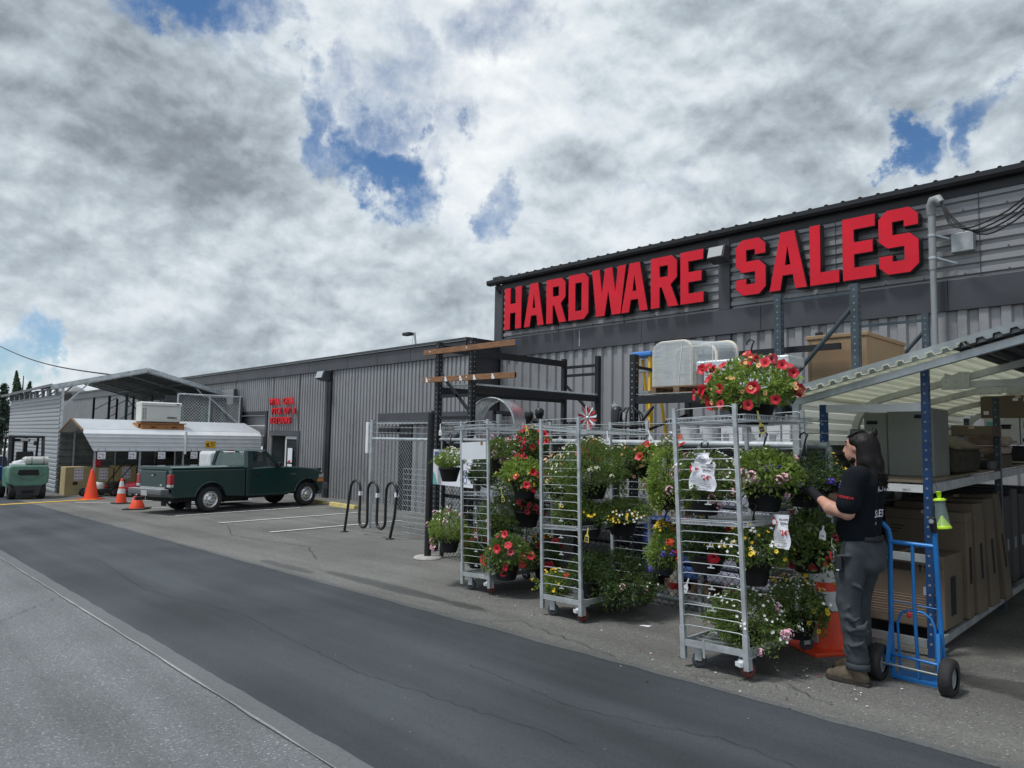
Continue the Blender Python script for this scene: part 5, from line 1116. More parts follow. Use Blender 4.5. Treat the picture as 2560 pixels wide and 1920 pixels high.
t = empty('yellow_stand', (-6.65, 7.3, .9), 'yellow plastic bracket hanging on the fence between the first two carts', 'bracket'); MB().prism([(0,0),(.12,0),(.12,.35),(.0,.35),(0,.28),(.06,.28),(.06,.2),(0,.2)], lambda u, v, d: (u, d, v), 0, .04).build('body', 'ladder_yellow', t)

# ------------------------------------------------------------------ right: cream carport
CF = empty('cream_carport', (0, 0, 0), 'cream ribbed metal carport with galvanised bent frames sheltering the blue rack', 'carport')
XE, ZE, SL = -2.80, 2.13, .245
def roofz(x): return ZE+.03+(x-XE-.15)*SL
def frame_pts(y, z0=0.):
    r = .34; pts = [(XE+.05, y, z0), (XE+.05, y, 1.70)]
    a1 = math.atan(SL); 
    for k in range(1, 7):
        a = PI-(PI/2-a1)*k/6 ; pts.append((XE+.05+r+r*math.cos(a), y, 1.74+r*math.sin(a)))
    last = pts[-1]; pts.append((-.62, y, last[2]+(-.62-last[0])*SL)); return pts
LASTZ = frame_pts(0)[-2]
def fz(x): return LASTZ[2]+(x-LASTZ[0])*SL
for i, y in enumerate((6.15, 7.33, 8.49, 9.75, 11.1)):
    pts = frame_pts(y, gz(-2.7)-.0); mb = MB(); w = .058
    if i == 0: pts = [(XE+.0,y,gz(-2.8)),(XE+.0,y,fz(XE)-.03),(XE+.02,y,fz(XE)),(-.62,y,fz(-.62))]
    for side_ in (0,):
        P_ = [Vector(p) for p in pts]; vs = []; fs = []
        for j, p in enumerate(P_):
            d = (P_[min(j+1, len(P_)-1)]-P_[max(j-1, 0)]).normalized(); n_ = Vector((-d.z, 0, d.x))
            for uu, vv in ((-1,-1),(1,-1),(1,1),(-1,1)): vs.append((p+Vector((0,1,0))*uu*w/2+n_*vv*w/2)[:])
        for j in range(len(P_)-1):
            for k in range(4): a = j*4+k; b = j*4+(k+1) % 4; fs.append((a, b, b+4, a+4))
        mb.add(vs, fs)
    mb.build('bent_frame', 'galv_pale' if i else 'galv', CF)
    if i in (1, 2, 3):
        z = 2.16+.02*i; MB().box(-1.95, -.62, y-.045, y-.005, z-.03, z+.03).build('tie_beam', 'galv_pale', CF)
        pl = MB().box(-1.97,-1.75,y-.062,y-.048,z-.045,z+.11).build('joint_plate', 'galv_pale', CF); mb = MB()
        for a_ in range(3):
            for b_ in range(3): mb.box(-1.94+a_*.08,-1.925+a_*.08,y-.068,y-.062,z-.04+b_*.06,z-.028+b_*.06)
        tag(mb.build('bolts', 'steel', pl), kind='stuff')
MB().bar((XE-.10, 6.07, fz(XE-.10)+.085), (-.62, 6.07, fz(-.62)+.085), .022, .075).build('edge_trim', 'galv_dirty', CF)
def roof_sheet(xa, xb, name, m, y0, y1, dz=.05, pitch=.105, dep=.028):
    mb = MB(); prof_ = []; x = xa
    while x < xb-.001:
        for t_, dd in ((0,0),(.42,0),(.52,dep),(.9,dep)): prof_.append((x+pitch*t_, dd))
        x += pitch
    prof_.append((x,0)); vs = []; fs = []
    for x, dd in prof_:
        for y in (y0, y1): vs.append((x-dd*SL, y, fz(x)+dz+dd))
    for k in range(len(prof_)-1): fs.append((2*k, 2*k+2, 2*k+3, 2*k+1))
    o = mb.add(vs, fs).build(name, m, CF); sol = o.modifiers.new('s', 'SOLIDIFY'); sol.thickness = .004; return o
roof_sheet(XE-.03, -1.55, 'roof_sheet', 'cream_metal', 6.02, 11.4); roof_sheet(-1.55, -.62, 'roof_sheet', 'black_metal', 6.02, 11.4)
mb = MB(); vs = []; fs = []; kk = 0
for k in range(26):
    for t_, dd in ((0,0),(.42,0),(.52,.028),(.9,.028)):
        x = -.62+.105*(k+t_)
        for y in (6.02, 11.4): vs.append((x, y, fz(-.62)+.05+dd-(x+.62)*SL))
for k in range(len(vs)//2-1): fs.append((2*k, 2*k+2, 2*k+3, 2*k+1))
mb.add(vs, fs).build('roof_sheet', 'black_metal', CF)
for y in (6.15, 7.33, 8.49, 9.75, 11.1): MB().bar((-.62,y,fz(-.62)),(2.1,y,fz(-.62)-2.72*SL),.058,.058).bar((2.08,y,0),(2.08,y,fz(-.62)-2.72*SL),.058,.058).build('bent_frame', 'galv_dirty', CF)
MB().bar((-.62,6.07,fz(-.62)+.085),(2.1,6.07,fz(-.62)+.085-2.72*SL),.022,.075).build('edge_trim','galv_dirty',CF)
mb = MB(); ribs_z(mb, lambda d, s_, z: (XE-.005-d, 6.2+s_, z), 1.62, 2.14, .105, .022, 5.1, sl=.2); o = mb.build('side_sheet', 'cream_metal', CF); 
mb = MB(); ribs_z(mb, lambda d, s_, z: (XE-.005-d, 6.2+s_, z), -.05, 1.62, .105, .022, 5.1, sl=.2); mb.build('side_sheet', 'grey_panel', CF)
for xx in (-.7,): MB().bar((xx,6.15,fz(xx)+.012),(xx,11.1,fz(xx)+.012),.03,.03).build('purlin', 'galv_dull', CF)

# blue boltless rack with white beams
BR = empty('blue_rack', (0, 0, 0), 'blue and white steel shelving under the cream carport, loaded with boxes', 'rack')
kz = lambda y: (y-6.4)*.03
for x, y, zt in ((-2.67,6.4,1.975),(-1.85,6.4,2.27),(-2.67,8.64,2.0),(-1.85,8.64,2.13),(-2.67,10.9,2.0),(-1.85,10.9,2.13)):
    upright(x, y, .0 if y > 6.5 else gz(x), zt, 'rack_blue' if y < 7 else 'rack_blue_grey', BR, .055)
MB().box(-2.64,-1.88,6.375,6.40,1.905,1.972).build('beam', 'beam_white', BR)
MB().box(-2.64,-1.88,6.37,6.395,1.25,1.312).build('beam', 'beam_white', BR); MB().box(-2.645,-1.875,6.37,6.4,.70,.76).build('beam', 'galv_dull', BR); MB().box(-2.64,-1.88,6.37,6.4,.04,.1).build('beam', 'galv_dull', BR)
for y0_, y1_ in ((6.43,8.61),(8.67,10.87)):
    for (za, hb, m_) in ((1.245,.075,'beam_white'),(.02,.06,'galv_dull')):
        MB().bar((-1.84,y0_,za+hb/2+kz(y0_)),(-1.84,y1_,za+hb/2+kz(y1_)),.03,hb).build('side_beam', 'galv_dull' if m_ == 'galv_dull' else 'galv', BR); MB().bar((-2.67,y0_,za+hb/2+kz(y0_)),(-2.67,y1_,za+hb/2+kz(y1_)),.03,hb).build('side_beam', 'galv_dull', BR)
    mb = MB().add([(-2.66,y0_-.02,1.325+kz(y0_)),(-1.86,y0_-.02,1.325+kz(y0_)),(-1.86,y1_,1.325+kz(y1_)),(-2.66,y1_,1.325+kz(y1_)),(-2.66,y0_-.02,1.345+kz(y0_)),(-1.86,y0_-.02,1.345+kz(y0_)),(-1.86,y1_,1.345+kz(y1_)),(-2.66,y1_,1.345+kz(y1_))],
        [(0,3,2,1),(4,5,6,7),(0,1,5,4),(1,2,6,5),(2,3,7,6),(3,0,4,7)]); mb.build('shelf_board', 'shelf_board', BR)
text('260-10', .02, (-2.03,6.366,1.265), FACE_S, 'print_grey', BR, 'lettering')

t = empty('grey_cabinet', (-2.19, 6.78, 1.355), 'big dull-grey cabinet with two dark hand slots on the shelf behind the man', 'cabinet')
MB().box(-.28,-.085,-.0,.42,0,.56).build('side_panel', 'grey_wrap', t, bevel=.006); MB().box(-.08,.29,-.02,.42,0,.595).build('body', 'grey_wrap', t, bevel=.02)
for x0_, x1_, z_, y_ in ((-.26,-.16,.455,-.004),(.14,.27,.505,-.024)): MB().box(x0_,x1_,y_-.004,y_+.02,z_,z_+.035).build('hand_slot', 'hole_black', t, bevel=.012)
t = empty('drawer_unit', (-2.56, 6.95, 1.352), 'low grey slatted drawer unit at the left end of the shelf', 'drawers')
MB().box(-.1,.09,0,.4,0,.42).build('body', 'grey_panel', t)
for k in range(5): MB().box(-.095,.085,-.012,0,.015+k*.08,.08+k*.08).build('drawer', 'grey_panel', t, bevel=.004)
t = empty('fabric_bundle', (-1.98, 7.75, 1.385), 'slumped dark brown fabric bundle with a tan flap beside the grey cabinet', 'bundle')
MB().prism([(-.33,0),(.24,0),(.30,.20),(.10,.27),(-.33,.33)], lambda u, v, d: (u*.5, d, v), -.5, .25).build('body', 'fabric_dark', t, bevel=.05); MB().prism([(-.33,.30),(.26,.21),(.31,.235),(-.33,.37)], lambda u, v, d: (u*.5, d, v), -.52, .25).build('flap', 'fabric_tan', t, bevel=.012)
def cbox(loc, d, m, label, nm='cardboard_box', grp='boxes under the cream carport', bev=.006, rz=0., prints=()):
    t = empty(nm, loc, label, 'box', grp, rot=(0,0,rz)); MB().box(-d[0]/2,d[0]/2,-d[1]/2,d[1]/2,0,d[2]).build('box', m, t, bevel=bev)
    MB().box(-.025,.025,-d[1]/2-.0015,d[1]/2+.0015,d[2]-.03,d[2]+.0015).build('tape', 'kraft_wrap' if m.startswith('kraft') else 'paper', t)
    if m == 'kraft' and d[2] > .3:
        MB().box(-d[0]/2+.01,d[0]/2-.01,-d[1]/2-.003,-d[1]/2-.001,d[2]-.09,d[2]-.086).build('flap_seam', 'kraft_print', t)
        for k in range(3): MB().box(-d[0]/2+.05,-d[0]/2+.05+.13-.03*k,-d[1]/2-.004,-d[1]/2-.002,d[2]-.16-k*.03,d[2]-.15-k*.03).build('print', 'kraft_print', t)
        MB().box(d[0]/2-.16,d[0]/2-.05,-d[1]/2-.004,-d[1]/2-.002,d[2]*.45,d[2]*.45+.07).build('label', 'paper_dim', t)
    for k, (x0_, z0_, w_, h_, mm) in enumerate(prints): MB().box(x0_,x0_+w_,-d[1]/2-.004,-d[1]/2-.002,z0_,z0_+h_).build('print', mm, t)
    return t
cbox((-2.0,8.5,1.735), (.36,.35,.10), 'kraft', 'flat kraft box bridging the wrapped packs at the middle of the shelf')
cbox((-1.95,8.42,1.40), (.22,.3,.10), 'plastic_black', 'small black plastic tray at the foot of the dark fabric bundle', 'black_tray', bev=.02)
cbox((-2.02,9.0,1.42), (.34,.5,.13), 'kraft', 'kraft carton at the bottom of the plastic-wrapped stack')
cbox((-2.02,9.0,1.555), (.35,.5,.085), 'kraft_wrap', 'plastic-wrapped tan pack, second from the bottom of the stack', bev=.03)
cbox((-2.0,8.95,1.645), (.38,.5,.10), 'kraft_wrap', 'crinkled pinkish plastic-wrapped pack on top of the stack', bev=.04, rz=.05)
cbox((-2.22,8.6,1.66), (.2,.3,.07), 'plastic_film', 'loose white plastic bag left of the wrapped packs', 'plastic_bag', bev=.03)
cbox((-1.93,9.75,1.475), (.34,.4,.17), 'print_black', 'black drum case at the right end of the shelf', 'black_case', bev=.02)
for k in range(2):
    cbox((-1.98+k*.345,9.6,1.66), (.335,.3,.29), 'box_white', ['white carton printed with a black cooking pot','white carton at the photo edge right of the pot carton'][k], prints=((.0,.17,.09,.05,'print_black'),(-.01,.205,.11,.012,'print_black'),(-.14,.19,.07,.06,'print_teal'),(-.15,.03,.04,.04,'print_black'),(.03,.03,.04,.04,'print_blue'),(.08,.02,.06,.02,'print_grey')))
cbox((-1.82,9.65,1.952), (.72,.34,.25), 'kraft', 'long kraft box with two white labels on top of the white cartons', prints=((-.05,.19,.05,.03,'paper'),(.05,.18,.11,.045,'paper'),(-.33,.04,.05,.04,'paper')))
cbox((-2.42,9.4,1.45), (.3,.5,.42), 'galv_dull', 'dark shelving unit with pale gear far under the carport', 'shelf_unit', prints=((-.12,.3,.2,.06,'paper'),(-.1,.31,.1,.04,'print_black')))
# cartons standing on the lower level
t = cbox((-2.19,6.98,.11), (.70,.52,.60), 'kraft', 'short kraft carton with black print and up-arrows behind the hand truck', grp='kraft cartons at the foot of the blue rack', bev=.012)
text('Corp.', .06, (-.20,-.264,.50), FACE_S, 'kraft_print', t); text('MODEL 120V', .03, (-.2,-.264,.455), FACE_S, 'kraft_print', t)
MB().box(-.04,.13,-.264,-.262,.46,.525).build('print', 'kraft_print', t)
for x in (.17, .215):
    MB().box(x-.006,x+.006,-.264,-.262,.46,.50).build('arrow_shaft', 'kraft_print', t); MB().add([(x-.02,-.263,.495),(x+.02,-.263,.495),(x,-.263,.53)],[(0,1,2)]).build('arrow_head', 'kraft_print', t)
mb = MB()
for k in range(9): mb.box(-.33,.2,-.263,-.262,.08+k*.022,.083+k*.022+.002*(k%2))
mb.build('fine_print', 'kraft_wrap', t); MB().box(.351,.353,-.10,.04,.1,.42).build('hand_slot', 'hole_black', t, bevel=.0)
for (x, y, w, dd, h, tl, lab) in ((-2.15,7.38,.68,.17,.92,0,'tall thin kraft carton standing directly behind the short printed carton'), (-2.13,7.70,.68,.30,.98,.02,'tall kraft carton second in the row of standing cartons'), (-2.12,8.10,.68,.30,1.0,.04,'tall kraft carton third in the row of standing cartons'), (-2.08,8.50,.66,.22,1.02,.09,'leaning kraft carton at the back of the row under the shelf')):
    t = cbox((x, y, .12), (w, dd, h), 'kraft', lab, grp='kraft cartons at the foot of the blue rack', bev=.014); t.rotation_euler[1] = -tl; MB().box(w/2+.001,w/2+.003,-.04,.03,.3,.62).build('hand_slot', 'hole_black', t)
t = empty('radiator_panel', (-2.62,6.22,.02), 'dark louvred panel standing between the third cart and the orange cone', 'panel')
MB().box(-.09,.06,-.0,.03,0,.98).build('board', 'fork_dark', t)
for k in range(34): MB().box(-.085,.055,-.012,-.001,.02+k*.028,.034+k*.028).build('louvre', 'rack_blue_grey', t)
for k in range(6):  # dark blocks added to deepen the shade right of the cartons
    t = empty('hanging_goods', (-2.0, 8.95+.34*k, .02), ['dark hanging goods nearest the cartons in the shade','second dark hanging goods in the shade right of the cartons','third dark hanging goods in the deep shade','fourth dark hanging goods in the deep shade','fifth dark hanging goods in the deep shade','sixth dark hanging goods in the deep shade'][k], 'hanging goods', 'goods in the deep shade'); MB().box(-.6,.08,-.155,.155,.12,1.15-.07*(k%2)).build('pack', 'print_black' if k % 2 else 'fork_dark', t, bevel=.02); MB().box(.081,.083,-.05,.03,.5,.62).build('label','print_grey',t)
# wasp trap on the blue post
t = empty('wasp_trap', (-1.73, 6.33, .985), 'lime green and clear wasp trap hanging from the blue post', 'wasp trap', rot=(.0,-.10,0))
MB().lathe([(.058,0),(.06,.01),(.054,.02),(.02,.075),(.008,.10)], 20).build('cone', 'trap_green', t); MB().lathe([(.052,.02),(.036,.22)], 20).build('bottle', 'trap_clear', t); MB().lathe([(.045,.215),(.045,.225),(.03,.235),(.0,.235)], 20).build('cap', 'trap_green', t); MB().lathe([(.012,.23),(.02,.28),(.026,.283),(0,.29)], 14).build('knob', 'trap_green', t)
MB().tube([(0,0,.29),(-.03,.02,.38)], .002, 4).build('wire', 'cable_black', t)

# ------------------------------------------------------------------ flower carts
def make_cart(name, loc, W_, L_, H_, lean, label, rungs=22, shelves=(), front='rung', skip=()):
    t = empty(name, loc, label, 'plant cart', 'steel plant carts', rot=(0, lean, 0)); zb = .155
    for x, y in ((0,0),(W_,0),(0,L_),(W_,L_)):
        MB().box(x-.0155,x+.0155,y-.012,y+.012,.075,H_).build('post', 'galv', t); MB().box(x-.020,x+.020,y-.016,y+.016,.06,.30).build('post_sleeve', 'galv', t)
    rung = MB().tube([(.018,0,0),(.05,.0,.008),(W_-.05,0,.008),(W_-.018,0,0)], .0038, 6).mesh('rung', 'galv')
    clip = MB().box(-.028,.028,-.003,.003,-.022,-.014).box(-.008,.008,-.003,.003,-.014,.008).mesh('clip', 'white_metal')
    st = (H_-.30-.02)/rungs
    for yy in (0, L_):
        for k in range(rungs+1):
            z = .30+st*k
            if yy == 0 and k in skip: continue
            obj('rung', rung, t, (0, yy, z)); 
            if yy == 0 and k % 2 == 0 and k < rungs: obj('clip', clip, t, (W_*.5, yy+.01, z+.0))
    for x in (0, W_): MB().box(x-.012,x+.012,.02,L_-.02,zb,zb+.045).build('deck_rail', 'galv', t)
    for y in (0, L_): MB().box(-.0,W_,y-.012,y+.012,zb,zb+.045).build('deck_rail', 'galv', t)
    MB().box(.012,W_-.012,.012,L_-.012,zb+.004,zb+.012).build('deck_plate', 'galv_dirty', t)
    mb = MB()
    for k in range(12): mb.bar((.02,.05+k*(L_-.1)/11,zb+.03),(W_-.02,.05+k*(L_-.1)/11,zb+.03),.005,.005)
    tag(mb.build('deck_wires', 'galv', t), kind='stuff')
    for i, (x, y) in enumerate(((.10,.05),(W_-.02,.05),(.08,L_-.08),(W_-.04,L_-.08))):
        m_ = 'wheel_maroon' if i == 1 else 'rubber_grey'; ang = (.5,1.1,.3,.9)[i]; c_ = bpy.data.objects.new('caster', MB().box(x-.045,x+.045,y-.045,y+.045,zb-.012,zb).mesh('caster', 'galv')); C.objects.link(c_); c_.parent = t
        T = Matrix.Translation((x, y, .055)) @ Matrix.Rotation(ang, 4, 'Z'); f = MB()
        for s_ in (-1, 1): f.box(-.03,.02,s_*.022-.002,s_*.022+.002,.0,.09, T=T)
        fo = f.build('fork', 'galv', c_); a, b = MB(), MB()
        a.lathe([(.02,-.016),(.048,-.017),(.055,-.010),(.055,.010),(.048,.017),(.02,.016)], 22, T=T @ Matrix.Rotation(PI/2,4,'X')); a.build('wheel', m_, c_)
        if i == 1: MB().box(-.06,.0,-.03,.03,.055,.075,T=T).box(-.085,-.06,-.03,.03,.03,.06,T=T).build('brake', 'white_metal', c_)
    for (z, dy, tilt, wy0, wy1, ov) in shelves:        # wire shelf: z, depth offset, tilt, y range, sideways overhang
        mb = MB(); x0_, x1_ = -ov+.0, W_+ov
        def Z(x): return z+(x-W_/2)*tilt
        for yy in (wy0, wy1):
            mb.bar((x0_,yy,Z(x0_)),(x1_,yy,Z(x1_)),.008,.008).bar((x0_,yy,Z(x0_)+.035),(x1_,yy,Z(x1_)+.035),.008,.008)
        for xx in (x0_, x1_): mb.bar((xx,wy0,Z(xx)),(xx,wy1,Z(xx)),.008,.008).bar((xx,wy0,Z(xx)+.035),(xx,wy1,Z(xx)+.035),.008,.008)
        k = wy0
        while k < wy1:
            mb.bar((x0_,k,Z(x0_)),(x1_,k,Z(x1_)),.0035,.0035)
            for xx in (x0_, x1_): mb.bar((xx,k,Z(xx)),(xx,k,Z(xx)+.035),.0035,.0035)
            k += .026
        k = x0_
        while k < x1_:
            for yy in (wy0, wy1): mb.bar((k,yy,Z(k)),(k,yy,Z(k)+.035),.0035,.0035)
            k += .03
        for j in range(3): xx = x0_+(x1_-x0_)*(j+.5)/3; mb.bar((xx,wy0,Z(xx)-.004),(xx,wy1,Z(xx)-.004),.006,.006)
        o = mb.build('wire_shelf', 'galv', t)
    return t
CA = make_cart('plant_cart', (-6.50, 5.47, gz(-6.3)), .47, 1.05, 1.955, -.045, 'leftmost galvanised plant cart with a blank metal plate on its ladder end', 20,
     ((1.86,0,.0,-.02,1.05,.12),(1.08,0,.02,.05,1.05,.06)), skip=(15,16))
MB().box(.02,.45,-.016,-.010,1.50,1.70).build('end_plate', 'white_metal', CA); MB().box(.36,.40,-.0175,-.0165,1.66,1.70).build('rust_spot', 'wood_board', CA)
MB().tube([(.25,.5,.20),(.22,.05,.55),(.22,.02,.95)], .008, 6).build('wire_prop', 'galv', CA); MB().tube([(.22,.02,.95),(.36,.3,.19)], .006, 6).build('wire_prop', 'galv', CA)
CBt = make_cart('plant_cart', (-4.97, 5.22, gz(-4.8)), .50, 1.12, 1.93, -.030, 'middle galvanised plant cart with the widest bushy basket hanging inside', 20, ((1.80,0,-.10,-.0,1.12,.10),(.845,0,.02,.0,1.12,.0)))
CCt = make_cart('plant_cart', (-3.07, 4.78, gz(-2.9)), .515, 1.12, 1.945, -.045, 'right-hand galvanised plant cart with price sheets taped to its rungs, nearest the man', 21, ((1.83,0,.0,.0,1.12,.08),(1.06,0,.0,.0,1.12,.06)))
MB().box(.17,.19,-.014,-.008,.09,.22).build('pin', 'galv', CCt)

# paper price sheets
def sheet_paper(loc, w, h, rot, label, price=True, parent=None):
    t = empty('price_sheet', loc, label, 'price sheet', 'paper price sheets on the carts', rot=rot); vs = []; fs = []; nx, ny = 8, 10
    for i in range(nx+1):
        for j in range(ny+1):
            u = i/nx; v = j/ny; e = .03*math.sin(3.1*v*2)*(abs(u-.5)*2)**4; vs.append(((u-.5)*w+e*(1 if u > .5 else -1)*.5, .012*math.sin(u*5+v*3)+.006*math.sin(v*9), (v-1)*h))
    for i in range(nx):
        for j in range(ny): a = i*(ny+1)+j; fs.append((a, a+ny+1, a+ny+2, a+1))
    MB().add(vs, fs, 0, True).build('paper', 'paper', t)
    if price:
        y = -.016
        text('MAXIMUM', .026, (.0,y,-h*.18), FACE_S, 'print_black', t, sx=.9); text('SAVINGS', .026, (.01,y,-h*.29), FACE_S, 'print_black', t, sx=.9)
        text('$', .022, (-.0,y,-h*.50), FACE_S, 'print_red', t); text('24', .052, (.012,y,-h*.60), FACE_S, 'print_red', t, off=.0015); text('99', .022, (.062,y,-h*.50), FACE_S, 'print_red', t)
        MB().add([(-w*.46,y,-h*.10),(-.01,y,-h*.22),(-w*.46,y,-h*.34)],[(0,1,2)]).build('pennant', 'print_red', t); MB().lathe([(.018,0),(0,.0)],12,T=Matrix.Translation((-w*.32,y-.001,-h*.22))@Matrix.Rotation(PI/2,4,'X')).build('pennant_crest','paper',t)
        mb = MB()
        for k, (x0_, x1_, vv) in enumerate(((-.09,-.06,.66),(-.09,-.05,.72),(-.03,.08,.74),(-.07,-.0,.80),(.0,.085,.81),(-.05,.03,.92))): mb.box(x0_*w/.22,x1_*w/.22,y,y+.002,-h*vv-.004,-h*vv)
        mb.build('fine_print', 'print_grey', t)
    else:
        mb = MB()
        for k in range(4): mb.box(-w*.42,w*(.1+.08*(k % 3)),-.016,-.014,-h*(.15+.2*k)-.004,-h*(.15+.2*k))
        mb.build('fine_print', 'print_grey', t)
    return t
sheet_paper((-2.90,4.765,1.465), .215, .20, (0,.03,0), 'crumpled white price sheet with red pennant reading $24.99 on the right cart')
sheet_paper((-2.905,4.768,1.545), .125, .085, (0,-.05,0), 'small handwritten white note taped just above the larger price sheet', False)
sheet_paper((-2.40,4.98,1.115), .14, .24, (0,-.05,-.3), 'slanting white price sheet hanging below the middle shelf of the right cart')
sheet_paper((-6.30,5.62,1.05), .24, .16, (.4,.25,0), 'blank grey-white sheet hung crooked low in the leftmost cart', False)

# ------------------------------------------------------------------ plants
def leaf_mat(name, col, var=.45):
    m = mat(name, col, .55, 0, var, 9, spec=.35); b = m.node_tree.nodes['Principled BSDF']; b.inputs['Transmission Weight'].default_value = 0
    t = m.node_tree; tr = t.nodes.new('ShaderNodeBsdfTranslucent'); tr.inputs[0].default_value = (col[0]*1.6, col[1]*1.7, col[2], 1); mxs = t.nodes.new('ShaderNodeMixShader'); mxs.inputs[0].default_value = .28
    t.links.new(b.outputs[0], mxs.inputs[1]); t.links.new(tr.outputs[0], mxs.inputs[2]); t.links.new(mxs.outputs[0], t.nodes['Material Output'].inputs[0])
leaf_mat('leaf_bright', (.20,.28,.065)); leaf_mat('leaf_mid', (.14,.205,.06)); leaf_mat('leaf_dark', (.065,.108,.042)); leaf_mat('leaf_fern', (.09,.145,.05))
mat('petal_red', (.48,.004,.018), .5, 0, .2, 20); mat('petal_red_dark', (.25,.006,.02), .5, 0, .2, 20); mat('petal_pink', (.72,.42,.50), .6, 0, .15, 30); mat('petal_white', (.78,.78,.76), .6); mat('petal_yellow', (.78,.55,.03), .6); mat('petal_peach', (.75,.40,.18), .6)
mat('petal_purple', (.13,.06,.50), .6); mat('petal_cream', (.66,.66,.48), .6); mat('petal_throat', (.10,.0,.01), .7); mat('petal_orange', (.75,.08,.02), .6); mat('stem', (.08,.11,.04), .7)
def petunia(r, m, seed):
    rnd = random.Random(seed); mb = MB(); n = 15; vs = [(0,0,-r*.55)]; fs = []
    for ring, (rr, zz) in enumerate(((.22,-.25),(.62,.02),(1.,.0))):
        for k in range(n):
            a = 2*PI*k/n; lob = 1+(.13*math.cos(5*a) if ring == 2 else 0)+rnd.uniform(-.05,.05)*(ring > 0); vs.append((r*rr*lob*math.cos(a), r*rr*lob*math.sin(a), r*(zz+(rnd.uniform(-.14,.16) if ring == 2 else 0))))
    for k in range(n): fs.append((0, 1+k, 1+(k+1) % n))
    mb.add(vs, fs, 1, True); fs = []
    for ring in range(2):
        for k in range(n): a = 1+ring*n+k; b = 1+ring*n+(k+1) % n; fs.append((a, a+n, b+n, b))
    o = len(mb.v)-len(vs); mb.f += [tuple(i+o for i in f) for f in fs]; mb.m += [0]*len(fs); mb.sm += [True]*len(fs); return mb.mesh('flower', [m, 'petal_throat'])
def cluster(r, m, seed):
    rnd = random.Random(seed); mb = MB()
    for k in range(14):
        d = Vector((rnd.gauss(0,1), rnd.gauss(0,1), abs(rnd.gauss(0,.9)))).normalized(); c_ = d*r*.8; u = d.cross(Vector((.3,.2,.9))).normalized(); w = d.cross(u); q_ = r*.36
        vs = [c_[:]]+[(c_+(u*math.cos(2*PI*j/10)+w*math.sin(2*PI*j/10))*q_*(1 if j % 2 == 0 else .55)+d*.003)[:] for j in range(10)]; mb.add(vs, [(0,1+j,1+(j+1) % 10) for j in range(10)])
    return mb.mesh('flower_cluster', [m])
tag(PETALS.build('fallen_petals', ['soil','petal_white','petal_red','leaf_mid']), 'spilt soil, leaves and petals on the asphalt below the carts', 'litter', kind='stuff')
FL = {'red': [petunia(.043,'petal_red',i) for i in range(4)], 'darkred': [petunia(.037,'petal_red_dark',i+9) for i in range(3)], 'pink': [cluster(.038,'petal_pink',i) for i in range(3)], 'purple': [cluster(.028,'petal_purple',4)], 'cream': [cluster(.03,'petal_cream',5)],
      'peach': [petunia(.017,'petal_peach',i+20) for i in range(2)], 'yellowbig': [petunia(.017,'petal_yellow',30)], 'orange': [cluster(.03,'petal_orange',8)]}
def foliage_mesh(w, h, n, size, seed, droop=.5, slim=.42, trail=0.):
    r = np.random.RandomState(seed); 
    lobes = r.normal(0, 1, (9, 3)); lobes /= np.linalg.norm(lobes, axis=1)[:, None]; amp = r.uniform(-.34, .50, 9)
    d = r.normal(0, 1, (n, 3)); d[:, 2] = d[:, 2]*.85+.12; d /= np.linalg.norm(d, axis=1)[:, None]
    g = 1+(np.maximum(0, d @ lobes.T)**4 @ amp)
    rad = r.uniform(.25, 1, n)**.42*g; p = d*rad[:, None]*np.array([w/2, w/2*.9, h/2])
    p[:, 2] += h*.06-droop*.35*h*(np.hypot(p[:, 0], p[:, 1])/(w/2))**2
    ks = r.randint(0, n, int(n*.16)); sh_ = r.normal(0, 1, (15, 3)); sh_[:, 2] = np.abs(sh_[:, 2])*.7-.12; sh_ /= np.linalg.norm(sh_, axis=1)[:, None]; wh = r.randint(0, 15, len(ks)); ext_ = r.uniform(1.05, 1.42, 15)[wh]
    s_ = r.uniform(.45, 1, len(ks)); p[ks] = sh_[wh]*(s_*ext_)[:, None]*np.array([w/2, w/2*.9, h/2])+r.normal(0, .012, (len(ks), 3)); p[ks, 2] -= droop*.25*h*s_**2; d[ks] = sh_[wh]
    if trail > 0:
        k = r.randint(0, n, int(n*.38)); th = r.choice(r.uniform(0, 2*PI, 11), len(k))+r.normal(0, .10, len(k)); rr = w/2*r.uniform(.72, 1.0, len(k)); s_ = r.uniform(0, 1, len(k))
        p[k, 0] = rr*np.cos(th); p[k, 1] = rr*np.sin(th)*.9; p[k, 2] = -trail*s_*(.6+.4*np.sin(th*3)); d[k, 2] = -.2
    a = d+r.normal(0, .55, (n, 3)); a /= np.linalg.norm(a, axis=1)[:, None]
    b = np.cross(a, r.normal(0, 1, (n, 3))); b /= np.linalg.norm(b, axis=1)[:, None]; nn = np.cross(a, b)
    s = (size*r.uniform(.55, 1.35, n))[:, None]; v = np.empty((n, 4, 3)); v[:, 0] = p-a*s*.5; v[:, 1] = p+b*s*slim*.5+nn*s*.08; v[:, 2] = p+a*s*.5-nn*s*.05; v[:, 3] = p-b*s*slim*.5+nn*s*.08
    return v.reshape(-1, 3), p, d
